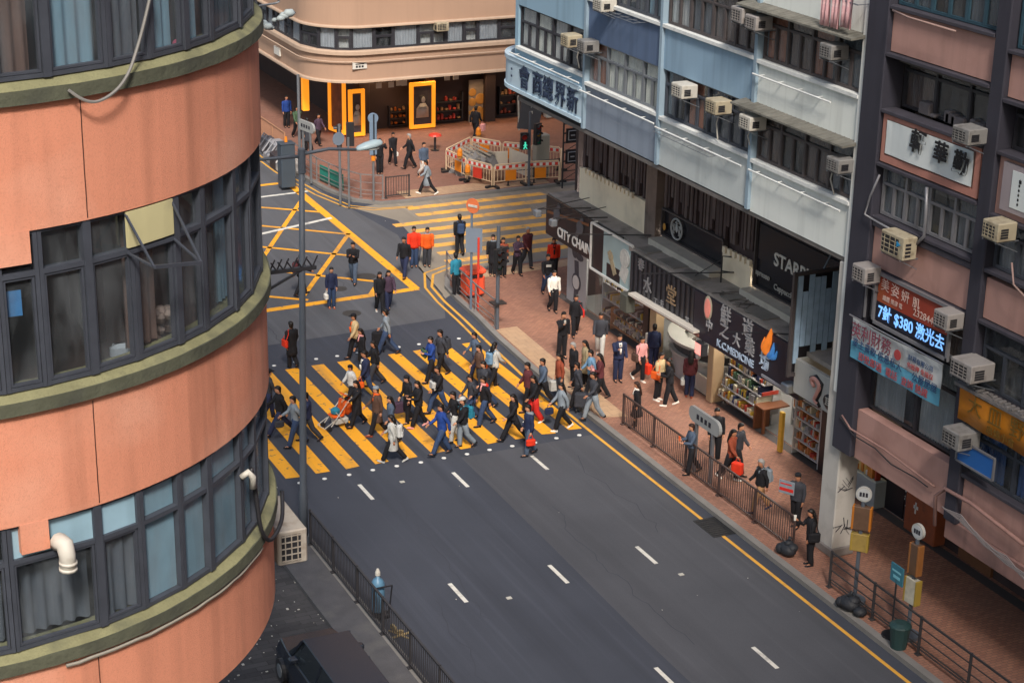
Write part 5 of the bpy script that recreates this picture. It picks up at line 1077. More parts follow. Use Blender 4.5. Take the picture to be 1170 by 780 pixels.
# air conditioners on the pink building
for px, py, size, lab in ((1108, 153, (.62, .55, .4), 'dusty air conditioner beside the dark pillar, at the top right corner of the brush banner'), (990, 312, (.55, .5, .42), 'white barred air conditioner on the slate pillar left of the red sign'), (1084, 364, (.55, .5, .42), 'dark fronted air conditioner covering the end of the phone number'), (1142, 262, (.6, .55, .45), 'grey air conditioner below the framed paper notice'), (1111, 421, (.8, .7, .44), 'large grey air conditioner on a bracket above the orange banner'), (1098, 499, (.72, .65, .44), 'cream topped air conditioner caged in pale bars below the orange banner')):
    c = FX(px, py, 27.6); ac_unit('air_conditioner', lab, c, size, (-1, 0, 0), mat('dusty_casing', (.3, .28, .27), var=.25, stain=(.15, .13, .12), stain_amt=.5, stain_scale=4) if py not in (499,) else PALE)
c = FX(1027, 278, 27.6); cu = ac_unit('condenser', 'cream outdoor condenser unit on the pink panel below the alu windows', c, (.95, .42, .62), (-1, 0, 0), mat('cream_casing', (.5, .46, .36), var=.15))
m_ = MB(); m_.ext([(.2, -.22, .45), (.36, -.22, .38), (.2, -.22, .3)], (0, -.01, 0)); q = m_.build('blue_mark', mat('mark_blue', (.02, .25, .5)), cu, world=False)
# pipes and cables
def pipe(pts, r, m, lab, cat='pipe'): solo(MB().tube(pts, r, 7), 'pipe' if cat == 'pipe' else 'cable', m, lab, cat, smooth=True)
def px27(L, x=27.75): return [FX(a, b, x) for a, b in L]
pipe(px27([(1005, 200), (994, 225), (988, 245), (1003, 254), (1018, 262)]), .03, FRA, 'grey pipe bending round the slate pillar to the cream condenser')
pipe(px27([(1059, 214), (1058, 245), (1056, 270), (1044, 282)], 27.8), .045, FRA, 'pale vertical pipe crossing the alu windows down to the cream condenser')
pipe(px27([(962, 474), (972, 490), (1010, 513), (1068, 556)], 27.85), .028, PNK2, 'pink painted pipe running along the lowest balcony panel')
pipe(px27([(1068, 600), (1069, 566), (1080, 558), (1110, 575), (1170, 622)], 27.8), .05, PNK2, 'thick pink pipe rising beside the arcade and turning along the beam')
m_ = MB()
for k in range(9):
    o_ = R.uniform(-3, 3); m_.tube(px27([(1078 + o_, 580 + o_), (1098 + o_, 592 + R.uniform(-4, 4)), (1125, 618 + R.uniform(-6, 6)), (1150, 640 + R.uniform(-6, 6)), (1175, 662 + R.uniform(-6, 6))], 27.72), .014, 5)
solo(m_, 'cable_bundle', mat('grey_cable', (.25, .22, .22)), 'tangle of grey cables draped along the beam of the arcade', 'cable')
m_ = MB(); m_.tube(px27([(960, 476), (975, 497), (1000, 512), (1018, 530), (1045, 545), (1060, 556)], 27.82), .018, 5); solo(m_, 'cable_bundle', BLACK, 'black cable sagging across the lowest pink balcony panel', 'cable')
for pts, lab in (([(1020, 12), (1038, 20), (1092, 36)], 'pale pole drying rail under the teal windows'), ([(1156, 300), (1158, 325), (1172, 340)], 'pale bent pole on the right pink panel')):
    pipe(px27(pts, 27.6), .025, mat('pole_pink', (.3, .2, .18)), lab)
# clutter in the recess, blue framed panel
m_ = MB()
for k in range(12): y = R.uniform(33.3, 37); m_.bb((28.35, y, 13.07), (28.6, y - R.uniform(.2, .5), 13.07 + R.uniform(.1, .35)), .03)
m_.each('recess_clutter', mat('clutter_grey', (.12, .11, .12), var=.6, scale=5), pnk)
m_ = MB(); m_.box((27.7, 32.6, 5.3), (27.75, 31.3, 5.8)); bp_ = thing('blue_window_board', 'small blue board in an alu frame just below the cream topped air conditioner', 'board', (27.7, 31.9, 5.3)); m_.build('board', mat('board_blue', (.02, .12, .4), rough=.4), bp_)
m_ = MB()
for p, q in (((32.64, 5.28), (32.64, 5.84)), ((31.26, 5.28), (31.26, 5.84)), ((32.64, 5.28), (31.26, 5.28)), ((32.64, 5.84), (31.26, 5.84))): m_.bar((27.7, *p), (27.7, *q), .05)
m_.build('frame', FRA, bp_)
m_ = MB(); m_.box((27.7, 33.0, 7.12), (28.05, 29.5, 7.2))
for k in range(20): m_.bb((27.7 + R.uniform(0, .2), 32.9 - k * .16, 7.2), (27.95, 32.8 - k * .16, 7.26), .01)
solo(m_, 'rubble_ledge', mat('rubble', (.16, .15, .15), var=.7, scale=9), 'ledge strewn with rubble above the orange banner', 'ledge')
# arcade
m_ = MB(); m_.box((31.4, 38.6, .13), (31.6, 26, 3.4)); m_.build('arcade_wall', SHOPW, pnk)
m_ = MB(); m_.bb((27.95, 33.1, 2.9), (28.3, 26.2, 3.49), .03); m_.build('beam', PNK2, pnk)
fs = thing('food_stall', 'small lit snack counter with a pale front under the pink arcade', 'stall', (31, 36.8, .13))
a, b = FX(964, 535, 31.1), FX(1003, 590, 31.1); y0, y1 = a.y, b.y
m_ = MB(); m_.bb((30.9, y0, .14), (31.38, y1, 1.0), .02); m_.build('counter', col(150, 158, 160), fs)
m_ = MB(); m_.box((31.3, y0, 1.0), (31.39, y1, 2.3)); m_.build('back_wall', col(120, 90, 60), fs)
m_ = MB(); goods(m_, 30.95, 31.25, y0, y1, 1.01, .4, 4, .9); q = m_.build('goods', [col(200, 130, 60), col(220, 190, 120), col(150, 60, 40), WHITE], fs); q['kind'] = 'stuff'
m_ = MB(); m_.box((31.0, y0, 2.32), (31.1, y1, 2.4)); m_.build('lamp', mat('stall_lamp', (.8, .7, .5), emis=(1, .75, .4), estr=3), fs)
fr_ = thing('white_fridge', 'white fridge with an orange label standing left of the snack counter', 'fridge', (31, y0 + .4, .13)); m_ = MB(); m_.bb((30.85, y0 + .7, .14), (31.38, y0 + .08, 1.9), .03); m_.build('body', col(190, 192, 190), fr_); m_ = MB(); m_.box((30.843, y0 + .6, 1.2), (30.848, y0 + .2, 1.55)); m_.build('label', ORANGE, fr_)
c = G(1058, 612, .13); cb = thing('red_cabinet', 'rusty red street cabinet with a white mark under the arcade', 'cabinet', (c.x, c.y, .13)); m_ = MB(); m_.bb((c.x - .3, c.y - .7, .14), (c.x + .3, c.y + .7, 1.45), .03); m_.build('body', mat('cabinet_rust', (.3, .085, .04), var=.3, stain=(.15, .06, .04), stain_amt=.6, stain_scale=3), cb)
m_ = MB(); m_.box((c.x - .31, c.y + .1, .95), (c.x - .302, c.y + .3, 1.05)); m_.box((c.x - .31, c.y + .18, .8), (c.x - .302, c.y + .24, 1.15)); m_.build('mark', WHITE, cb); m_ = MB(); m_.bb((c.x - .25, c.y - .6, 1.45), (c.x + .2, c.y + .5, 1.55), .02); m_.build('top_tray', col(150, 120, 100), cb)
c = FX(1031, 590, 31.2); m_ = MB()
for k in range(26): m_.ball((31.33 + R.uniform(-.02, .02), c.y + R.uniform(-.12, .12), .35 + k * .09), .035, 6)
solo(m_, 'bead_strip', WHITE, 'hanging strip of white beads on the arcade wall', 'strip')
m_ = MB(); c = FX(1110, 640, 31.2); m_.box((31.3, c.y + .7, .15), (31.39, c.y - .7, 2.2)); solo(m_, 'brown_door', mat('door_brown', (.16, .07, .035), var=.4, scale=2), 'dim brown door deep in the arcade at the right', 'door')
# ================================================================ street furniture
# lamp post by the crossing
lp = thing('lamp_post', 'tall slate grey lamp post with a pale lamp head reaching over the road', 'street lamp', (14.8, 44.35, .13))
T = FY(344.5, 172, 44.35)
m_ = MB(); m_.tube([(14.8, 44.35, .13), (14.82, 44.35, 1.7), (14.82, 44.35, 1.75), (14.82 + (T.x - 14.82) * .5, 44.35, 6.4), (T.x, 44.35, T.z)], [.125, .12, .1, .09, .075], 12); m_.build('pole', POSTG, lp, smooth=True)
m_ = MB(); m_.tube([(T.x, 44.35, T.z - .6), (T.x, 44.35, T.z + .05)], .1, 12); m_.cyl((14.8, 44.35, .13), .17, .25, 12); m_.build('collar', POSTG, lp)
h0 = FY(407, 171, 44.35); h1 = FY(437, 163, 44.35); la = FY(290, 183, 44.35)
m_ = MB(); m_.tube([(T.x, 44.35, T.z - .1), ((T.x + h0.x) / 2, 44.35, (T.z + h0.z) / 2 + .03), h0], [.05, .045, .04], 8); m_.tube([(T.x, 44.35, T.z - .15), la], [.05, .04], 8); m_.build('arm', POSTG, lp, smooth=True)
m_ = MB(); pr = []
for k, (u, w_, hh) in enumerate(((0, .05, .05), (.08, .11, .09), (.35, .16, .13), (.7, .17, .14), (.92, .12, .1), (1, .03, .03))):
    c = h0.lerp(h1, u); pr.append([c + Vector((0, w_ * math.cos(a_), hh * (math.sin(a_) if math.sin(a_) > 0 else .55 * math.sin(a_)))) for a_ in [2 * PI * q / 12 for q in range(12)]])
m_.loft(pr); m_.build('lamp_head', mat('lamp_shell', (.36, .46, .5), rough=.35), lp, smooth=True)
m_ = MB(); c = h0.lerp(h1, .55) + Vector((0, 0, -.08)); m_.ball(c, .17, 10, (1.5, .75, .25)); m_.build('lens', mat('lens', (.5, .52, .5), rough=.2), lp, smooth=True)
def fence(name, label, pts, h, kind, m=RAILM, z0=.13, post=1.9, cat='railing', group=None):
    """street railing along plan points: posts are parts, the bars of each run one mesh"""
    P = [Vector((p[0], p[1], z0)) for p in pts]; o = thing(name, label, cat, tuple(P[0]), group); bars = MB(); rails = MB(); npost = 0
    for i in range(len(P) - 1):
        a, b = P[i], P[i + 1]; ln = (b - a).length; n = max(1, round(ln / post))
        for k in range(n + (1 if i == len(P) - 2 else 0)):
            p = a.lerp(b, k / n); q = MB(); q.bar(p, p + Vector((0, 0, h + .04)), .055); q.bar(p, p + Vector((0, 0, .03)), .14); q.build('post', m, o)
        up = Vector((0, 0, 1))
        if kind == 'bars':
            rails.bar(a + up * h, b + up * h, .055, .045); rails.bar(a + up * .12, b + up * .12, .045)
            nb = int(ln / .115)
            for k in range(1, nb): p = a.lerp(b, k / nb); bars.bar(p + up * .14, p + up * (h - .02), .018)
        else:
            for zz in [h * j / (kind - 1) if j else .18 for j in range(kind)]: rails.bar(a + up * max(zz, .18), b + up * max(zz, .18), .045 if zz == h else .026)
    rails.build('rail', m, o)
    if bars.v: bars.build('bars', m, o)
    return o
fence('railing', 'dark barred railing down the left kerb from the lamp post', [(14.95, 44.2), (15.0, 24)], 1.05, 'bars')
fence('railing', 'brown barred railing along the right kerb beside the zebra crossing', [(27.15, 48.4), (27.22, 38.5)], 1.05, 'bars', mat('brown_rail', (.07, .045, .042), rough=.5, var=.3, scale=5))
fence('railing', 'dark railing of thin horizontal bars in front of the pink arcade', [(26.95, 36.3), (26.95, 26.5)], 1.05, 5)
fence('railing', 'grey railing with open rails on the kerb by the red litter bin', [(27.85, 64.6), (27.45, 62.6), (27.25, 60.4), (27.2, 58.5)], 1.05, 4, mat('pale_rail', (.2, .18, .18), rough=.5, var=.2))
a, b, c, d = G(333, 206), G(362, 228), G(395, 232), G(425, 234)
fence('railing', 'curved grey railing around the far corner kerb', [(27.75, 83.5), (27.85, 80.2), (28.25, 77.9), (28.75, 76.7), (29.6, 76.1)], 1.1, 4, mat('pale_rail', (.2, .18, .18)), post=1.4)
fence('railing', 'short dark barrier on the far corner beside the blue paddle post', [(29.75, 76.1), (30.9, 76.1)], 1.0, 'bars', post=1.1)
fence('railing', 'short dark barrier standing in front of the construction fencing', [(35.9, 76.0), (38.6, 76.0)], 1.05, 4, post=1.3)
o_ = fence('railing', 'orange railing beyond the terracotta building', [(27.6, 95.5), (27.75, 84.6)], 1.3, 'bars', mat('orange_rail', (.42, .22, .13), rough=.5), post=1.8)
m_ = MB(); p = G(388, 205, .7); m_.sheet([(27.93, 80.0, .2), (28.33, 77.9, .2), (28.33, 77.9, .95), (27.93, 80.0, .95)]); m_.v = m_.v + [(x + .03, y + .01, z) for x, y, z in m_.v]; m_.f = [(0, 1, 2, 3), (7, 6, 5, 4), (0, 4, 5, 1), (1, 5, 6, 2), (2, 6, 7, 3), (3, 7, 4, 0)]; m_.m = [0] * 6
solo(m_, 'green_banner', mat('green_cloth', (.02, .2, .16), var=.3), 'green banner tied to the curved corner railing', 'banner')
# signal posts
def post(mb, x, y, h, r=.06, z0=.13): return mb.cyl((x, y, z0), r, h, 10)
def signal_head(o, x, y, z, face, lens=('red', 'amber', 'green'), lit=None, m=BLACK, s=.3):
    n = Vector(face).normalized(); t = Vector((-n.y, n.x, 0)); M = Matrix((t, n, Vector((0, 0, 1)))).transposed(); H_ = s * len(lens)
    q = MB(); q.obox((x, y, z), (s, .2, H_), M); q.build('signal_box', m, o)
    hd = MB()
    for k in range(len(lens)):
        c = Vector((x, y, z + H_ / 2 - s * (k + .5))) + n * .1; rr = []
        for u in (0, .16): rr.append([c + n * u + t * (s * .4 * math.cos(a_)) + Vector((0, 0, s * .4 * math.sin(a_))) for a_ in [PI * j / 8 for j in range(9)]])
        hd.loft(rr, cap=False, closed=False)
    hd.build('hood', m, o)
    for k, l in enumerate(lens):
        cc = {'red': (.25, .02, .02), 'amber': (.25, .13, .01), 'green': (.01, .12, .08)}[l]
        em_ = (.05, .9, .6) if lit == l and l == 'green' else None; c = Vector((x, y, z + H_ / 2 - s * (k + .5))) + n * .105
        q = MB(); q.disc(c, s * .33, n, .02, 14); q.build('lens', mat('lens_%s%d' % (l, lit == l), cc, rough=.2, emis=em_, estr=.5 if em_ else 0), o)
p = G(568, 376, .13); ts = thing('traffic_signal', 'dark traffic signal with a square plate low on its pole, on the near corner', 'traffic light', (p.x, p.y, .13))
m_ = MB(); post(m_, p.x, p.y, 4.0, .07); m_.build('pole', POSTG, ts); signal_head(ts, p.x - .1, p.y - .2, 2.9, (.3, -1, 0), m=mat('signal_black', (.018, .018, .02), rough=.5), s=.27); signal_head(ts, p.x + .22, p.y + .12, 2.9, (1, .3, 0), s=.25)
m_ = MB(); m_.box((p.x - .25, p.y - .22, 1.15), (p.x + .28, p.y + .22, 1.19)); m_.build('plate', BLACK, ts)
p = G(604, 213, .13); ts = thing('pedestrian_signal', 'pedestrian signal showing a green walking figure by the construction fencing', 'traffic light', (p.x, p.y, .13)); m_ = MB(); post(m_, p.x, p.y, 3.6, .06); m_.build('pole', POSTG, ts)
signal_head(ts, p.x - .35, p.y - .15, 2.6, (-.3, -1, 0), ('red',), None, BLACK, .38)
m_ = MB(); m_.obox((p.x - .35, p.y - .15, 2.2), (.38, .2, .4), Matrix.Identity(3)); m_.build('signal_box', BLACK, ts)
m_ = MB(); c = Vector((p.x - .35, p.y - .27, 2.2)); m_.ball(c + Vector((0, 0, .13)), .045, 8); m_.bar(c + Vector((0, 0, .08)), c + Vector((.01, 0, -.03)), .08, .02); m_.bar(c + Vector((0, 0, -.03)), c + Vector((.09, 0, -.16)), .04); m_.bar(c + Vector((0, 0, -.03)), c + Vector((-.08, 0, -.16)), .04); m_.bar(c + Vector((0, 0, .06)), c + Vector((.1, 0, 0)), .03); m_.bar(c + Vector((0, 0, .06)), c + Vector((-.09, 0, .0)), .03)
m_.build('green_figure', mat('green_figure', (.05, .4, .3), emis=(.1, 1, .65), estr=.22), ts); signal_head(ts, p.x + .45, p.y + .1, 2.6, (.3, -1, 0), s=.34)
p = G(389, 233, .13); p2 = G(399, 236, .13); ts = thing('traffic_signal', 'back of a black traffic signal with a round grey sign on the far corner', 'traffic light', (p.x, p.y, .13)); m_ = MB(); post(m_, p.x, p.y, 3.7); post(m_, p2.x, p2.y, 3.2, .05); m_.build('pole', STEEL, ts)
m_ = MB(); m_.disc((p.x - .1, p.y - .15, 3.2), .3, (.2, -1, 0), .04, 22); m_.build('round_sign', mat('sign_back', (.16, .2, .26), rough=.5), ts); signal_head(ts, p.x + .55, p.y + .1, 3.3, (.4, 1, 0), s=.36)
signal_head(ts, p.x + .1, p.y + .3, 3.2, (-1, .3, 0), s=.34)
p = G(427, 230, .13); bp_ = thing('paddle_sign', 'blue grey paddle topped post with an orange lamp on the far corner', 'sign', (p.x, p.y, .13)); m_ = MB(); post(m_, p.x, p.y, 2.2, .05); m_.build('pole', STEEL, bp_)
PB = mat('paddle_blue', (.17, .24, .34), rough=.5); m_ = MB(); m_.bb((p.x - .17, p.y - .06, 2.3), (p.x + .17, p.y + .06, 3.9), .03); m_.disc((p.x, p.y, 4.0), .24, (0, 1, 0), .1, 20); m_.build('paddle', PB, bp_); m_ = MB(); m_.bar((p.x, p.y - .1, 2.3), (p.x, p.y - .1, 4.2), .05); m_.build('spine', BLACK, bp_)
m_ = MB(); m_.cyl((p.x, p.y, 2.05), .1, .22, 10); m_.build('orange_lamp', ORANGE, bp_)
# cabinet, name signs, no entry sign
p = G(328, 213, .13); cb = thing('control_cabinet', 'tall slate blue control cabinet behind the lamp post', 'cabinet', (p.x, p.y, .13)); m_ = MB(); m_.bb((p.x - .34, p.y - .3, .14), (p.x + .34, p.y + .3, 2.2), .03); m_.build('body', mat('cabinet_slate', (.05, .068, .09), rough=.5), cb); m_ = MB(); m_.bb((p.x - .37, p.y - .33, 2.2), (p.x + .37, p.y + .33, 2.25), .02); m_.build('cap', mat('cabinet_slate', (.09, .12, .16)), cb); m_ = MB(); m_.cyl((p.x, p.y, 2.27), .08, .25, 8, .05); m_.build('beacon', ORANGE, cb)
def name_sign(p, q, zc, h, label, m=PALE):
    o = thing('name_sign', label, 'sign', tuple((p + q) / 2)); d = (q - p); ln = d.length; t = d / ln; n = Vector((t.y, -t.x, 0)); M = Matrix((t, n, Vector((0, 0, 1)))).transposed(); c = (p + q) / 2
    for e in (p, q): k = MB(); k.bar(e + t * (.12 if e is p else -.12), Vector((e.x, e.y, zc + h * .3)) + t * (.12 if e is p else -.12), .09); k.build('leg', STEEL, o)
    k = MB(); pts = []
    for j in range(16):
        a_ = 2 * PI * j / 16; cx = (ln / 2 + .05) * (1 if math.cos(a_) > 0 else -1); pts.append(Vector((c.x, c.y, zc)) + t * (cx + h / 2 * math.cos(a_)) + Vector((0, 0, h / 2 * math.sin(a_))) - n * .05)
    k.ext(pts, n * .1); k.build('board', m, o)
    k = MB()
    for sgn_ in (-1, 1):
        for j in range(4): k.obox(Vector((c.x, c.y, zc)) + n * .056 * sgn_ + t * (-.35 + j * .23), (.13, .008, .16), M)
    k.build('writing', mat('sign_ink', (.02, .02, .03)), o); return o
name_sign(Vector((27.42, 44.4, .13)), Vector((27.42, 43.2, .13)), 2.0, .5, 'rounded pale street name sign on two legs inside the right railing', mat('sign_grey', (.3, .31, .31), rough=.5))
p = G(346, 205, .13); q = G(357, 210, .13); name_sign(p, Vector((q.x, q.y, .13)), 2.8, .5, 'grey street name sign on two tall legs at the far corner', mat('sign_grey', (.3, .31, .31)))
m_ = MB(); post(m_, p.x - .05, p.y + .2, 5.0, .07); solo(m_, 'slim_post', STEEL, 'tall plain grey post beside the far street name sign', 'post')
p = G(538, 353, .13); ne = thing('no_entry_sign', 'round red road sign above grey sign backs by the litter bin', 'sign', (p.x, p.y, .13)); m_ = MB(); m_.cyl((p.x, p.y, .13), .05, 4.4, 8); m_.build('pole', mat('pole_blue', (.12, .16, .22)), ne); m_ = MB(); m_.cyl((p.x + .18, p.y - .25, .13), .045, 2.9, 8); m_.build('red_pole', RED, ne)
m_ = MB(); m_.disc((p.x, p.y - .08, 4.25), .29, (-1, -.62, 0), .03, 22); m_.build('disc', mat('sign_orange_red', (.62, .16, .06), rough=.5), ne); m_ = MB(); m_.obox((p.x - .01, p.y - .105, 4.25), (.4, .045, .09), Matrix.Rotation(-1.02, 3, 'Z')); m_.build('bar', PALE, ne)
m_ = MB(); m_.obox((p.x + .05, p.y - .12, 2.9), (.62, .04, .95), Matrix.Rotation(-.5, 3, 'Z')); m_.build('sign_back', mat('sign_back', (.16, .2, .26)), ne)
p = G(540, 338, .13); lb_ = thing('litter_bin', 'squat red litter bin with a rounded top behind the corner railing', 'bin', (p.x, p.y, .13)); m_ = MB(); m_.bb((p.x - .4, p.y - .35, .2), (p.x + .4, p.y + .35, 1.05), .1); m_.build('body', mat('bin_red', (.72, .09, .04), rough=.4), lb_); m_ = MB(); m_.bb((p.x - .44, p.y - .38, 1.06), (p.x + .44, p.y + .38, 1.32), .12); m_.build('lid', mat('bin_red', (.72, .09, .04)), lb_); m_ = MB(); m_.box((p.x - .25, p.y - .4, 1.0), (p.x + .25, p.y - .352, 1.09)); m_.build('slot', BLACK, lb_); m_ = MB(); m_.bb((p.x - .3, p.y - .25, .13), (p.x + .3, p.y + .25, .2), .01); m_.build('foot', BLACK, lb_)
# construction site: barriers, tarpaulin, earth, boards
BRW = mat('barrier_cream', (.68, .5, .33), rough=.5, var=.15); TARP = mat('tarpaulin', (.2, .19, .185), rough=.6, var=.3, scale=2)
def barrier(a, b, label, sign=None):
    a = Vector((a[0], a[1], .13)); b = Vector((b[0], b[1], .13)); d = b - a; ln = d.length; t = d / ln; n = Vector((t.y, -t.x, 0)); M = Matrix((t, n, Vector((0, 0, 1)))).transposed(); c = (a + b) / 2
    o = thing('road_barrier', label, 'barrier', tuple(c), 'barriers round the road works'); L_ = ln - .12; up = Vector((0, 0, 1)); f = MB()
    pts = [c - t * L_ / 2 + up * .12, c - t * L_ / 2 + up * 1.0, c - t * (L_ / 2 - .08) + up * 1.1, c + t * (L_ / 2 - .08) + up * 1.1, c + t * L_ / 2 + up * 1.0, c + t * L_ / 2 + up * .12]; f.tube(pts, .035, 6)
    f.bar(c - t * L_ / 2 + up * .85, c + t * L_ / 2 + up * .85, .03); f.bar(c - t * L_ / 2 + up * .3, c + t * L_ / 2 + up * .3, .03)
    for k in range(1, 9): q = c + t * L_ * (k / 9 - .5); f.bar(q + up * .3, q + up * .85, .02)
    f.build('frame', BRW, o)
    st_ = MB()
    for k in range(5): st_.obox(c + t * L_ * ((k + .5) / 5 - .5) + up * .97, (L_ / 10, .05, .14), M)
    st_.build('red_stripe', RED, o); w2 = MB(); w2.obox(c + up * .97, (L_ * .98, .03, .15), M); w2.build('white_band', WHITE, o)
    s_ = MB(); s_.obox(c + up * .55 + t * R.uniform(-.2, .2), (.55, .05, .5), M); s_.build('sign_plate', sign or ORANGE, o)
    ft = MB()
    for e in (-1, 1): ft.obox(c + t * e * (L_ / 2 - .1) + up * .06, (.14, .6, .1), M)
    ft.build('foot', BLACK, o); return o
ring = [G(509, 196, .13), G(533, 207, .13), G(563, 215, .13), G(602, 211, .13), G(640, 209, .13), G(641, 194, .13), G(605, 190, .13), G(573, 187, .13), G(538, 181, .13), G(509, 196, .13)]
labs = ['orange road works barrier at the left end, nearest the far pavement walkers', 'road works barrier with a red plate, facing the crossing at the front left', 'front road works barrier with an orange plate, left of the pedestrian signal', 'front right road works barrier behind the short dark barrier', 'road works barrier at the right end by the scaffold sign', 'back right road works barrier in front of the signal boxes', 'back middle road works barrier beside the white boards', 'back road works barrier behind the tarpaulin', 'back left road works barrier with the beacon']
for i in range(9): barrier(ring[i], ring[i + 1], labs[i], RED if i == 1 else None)
m_ = MB(); a, b, c = G(541, 190, .13), G(600, 200, .13), G(575, 191, .13)
m_.ext([(a.x + .3, a.y - 1.0, .14), (c.x, c.y - .5, .14), (c.x, c.y - .5, 1.05), (a.x + .3, a.y - 1.0, 1.05)], (.0, .06, 0)); m_.ext([(c.x + .1, c.y - .5, .14), (b.x, b.y - .6, .14), (b.x, b.y - .6, 1.2), (c.x + .1, c.y - .5, 1.2)], (0, .06, 0)); solo(m_, 'hoarding', col(205, 196, 180), 'white boards lining the back of the road works', 'boards')
c = G(556, 205, .13); m_ = MB(); rr = random.Random(3); n = 16; rings = []
for j, (r_, z_) in enumerate(((1.05, .13), (1.0, .4), (.85, .75), (.55, 1.0), (.12, 1.12))): rings.append([(c.x + r_ * (1 + .18 * math.sin(k * 2.1 + j)) * math.cos(2 * PI * k / n) * 1.1, c.y + 1.5 + r_ * (1 + .2 * math.sin(k * 1.7 + j * 2)) * math.sin(2 * PI * k / n) * .75, z_ + (.12 * math.sin(k * 2.9 + j) if 0 < j else 0)) for k in range(n)])
m_.loft(rings); solo(m_, 'tarpaulin_heap', TARP, 'crumpled grey tarpaulin thrown over a heap inside the road works', 'tarpaulin')
m_ = MB()
for k in range(5): m_.obox((c.x - .5 + k * .25, c.y + 1.4, 1.05 + .05 * k), (.16, 1.2, .05), Matrix.Rotation(.5 + .15 * k, 3, 'Z') @ Matrix.Rotation(.4, 3, 'X'))
solo(m_, 'plank_pile', mat('plank_grey', (.33, .29, .24), var=.4, scale=4), 'grey planks lying over the tarpaulin heap', 'planks')
c = G(564, 211, .13); m_ = MB(); rings = [[(c.x + .2 + r_ * math.cos(2 * PI * k / 14) * (1 + .15 * math.sin(k * 2)), c.y + .8 + r_ * .8 * math.sin(2 * PI * k / 14), z_) for k in range(14)] for r_, z_ in ((1.0, .13), (.8, .4), (.45, .62), (.1, .7))]; m_.loft(rings); solo(m_, 'earth_heap', mat('brown_earth', (.17, .09, .055), rough=.95, var=.5, scale=5, bump=.8, bscale=12), 'brown earth heap inside the road works', 'earth')
def beacon(p, lab): 
    o = thing('warning_beacon', lab, 'beacon', tuple(p)); m = MB(); m.lathe([(.1, 0), (.14, .05), (.12, .3), (.05, .4)], p, 12); m.build('lens', ORANGE, o); m = MB(); m.cyl((p.x, p.y, p.z - .1), .13, .1, 10); m.build('base', col(150, 110, 60), o)
q = ring[8]; beacon(Vector((q.x + .35, q.y - .1, 1.3)), 'orange warning beacon on the back left barrier of the road works'); q = ring[2]; beacon(Vector((q.x - .9, q.y + .9, .75)), 'orange warning beacon beside the brown earth heap'); q = ring[1]; beacon(Vector((q.x - .25, q.y + .25, 1.3)), 'orange warning beacon over the front left barrier')
p = G(497, 172, .13); o = thing('red_stand', 'small red topped stand behind the walkers on the far pavement', 'stand', (p.x, p.y, .13)); m_ = MB(); m_.lathe([(.34, .9), (.3, .98), (.1, 1.05)], (p.x, p.y, 0), 14); m_.build('top', RED, o); m_ = MB(); m_.cyl((p.x, p.y, .13), .06, .85, 8); m_.cyl((p.x, p.y, .13), .22, .05, 10); m_.build('stem', BLACK, o)
# sign boxes and scaffold by the blue building corner
def slant_box(px, py, y, w_, h_, lab, m, rot=.35, pole=True):
    c = FY(px, py, y); o = thing('sign_box', lab, 'sign', (c.x, y, .13)); k = MB(); k.obox(c, (w_, .12, h_), Matrix.Rotation(rot, 3, 'Y')); k.build('box', m, o)
    k = MB(); k.bar(c + Vector((-w_ / 2 - .03, -.02, -h_ / 2)), c + Vector((-w_ / 2 - .1, -.02, h_ / 2)), .06); k.build('edge', PALE, o)
    if pole: k = MB(); k.cyl((c.x, y + .1, .13), .06, c.z - .2, 8); k.build('pole', POSTG, o)
    for j in range(3): text('↑↗牌'[j], .3, (c.x, y - .08, c.z + .3 - j * .32), W_SOUTH, PALE, o) if j < 2 else None
slant_box(606, 128, 78.6, 1.15, 1.7, 'dark grey sign box with pale marks leaning under the corner sign', mat('box_grey', (.07, .07, .08)), .15)
p = G(620, 205, .13); m_ = MB(); m_.bb((p.x - .35, p.y, .14), (p.x + .35, p.y + .5, 2.3), .04); solo(m_, 'meter_box', col(150, 146, 134), 'pale metal kiosk behind the back right barriers', 'cabinet')
m_ = MB(); c = FY(627, 118, 78.8); m_.bar(c + Vector((-.3, 0, .5)), c + Vector((.1, 0, -.6)), .05); m_.bar(c + Vector((-.3, 0, -.4)), c + Vector((.5, 0, -.5)), .05); m_.bb(c + Vector((-.2, -.2, -.7)), c + Vector((.5, .2, -.35)), .04); solo(m_, 'wall_lamp', PALE, 'pale bracket lamp above the metal kiosk', 'lamp')
p = G(652, 214, .13); o = thing('scaffold_sign', 'tall black lattice tower holding square signs beside the blue building', 'sign', (p.x, p.y, .13)); m_ = MB()
for dx in (-.45, .45): m_.bar((p.x + dx, p.y, .13), (p.x + dx, p.y, 6.2), .06)
for k in range(13): m_.bar((p.x - .45, p.y, .5 + k * .45), (p.x + .45, p.y, .5 + k * .45), .035); m_.bar((p.x - .45, p.y + .01, .5 + k * .45), (p.x + .45, p.y + .01, .95 + k * .45), .025)
m_.build('lattice', BLACK, o)
for k in range(5): q = MB(); z_ = 1.3 + k * 1.02; q.box((p.x - .34, p.y - .06, z_), (p.x + .34, p.y - .03, z_ + .68)); q.build('sign_plate', BLK_F, o); q = MB(); q.tube([(p.x - .22, p.y - .08, z_ + .12), (p.x + .22, p.y - .08, z_ + .12), (p.x + .22, p.y - .08, z_ + .56), (p.x - .22, p.y - .08, z_ + .56), (p.x - .22, p.y - .08, z_ + .12)], .025, 4); q.bar((p.x - .1, p.y - .08, z_ + .34), (p.x + .1, p.y - .08, z_ + .34), .05); q.build('mark', GRL, o)
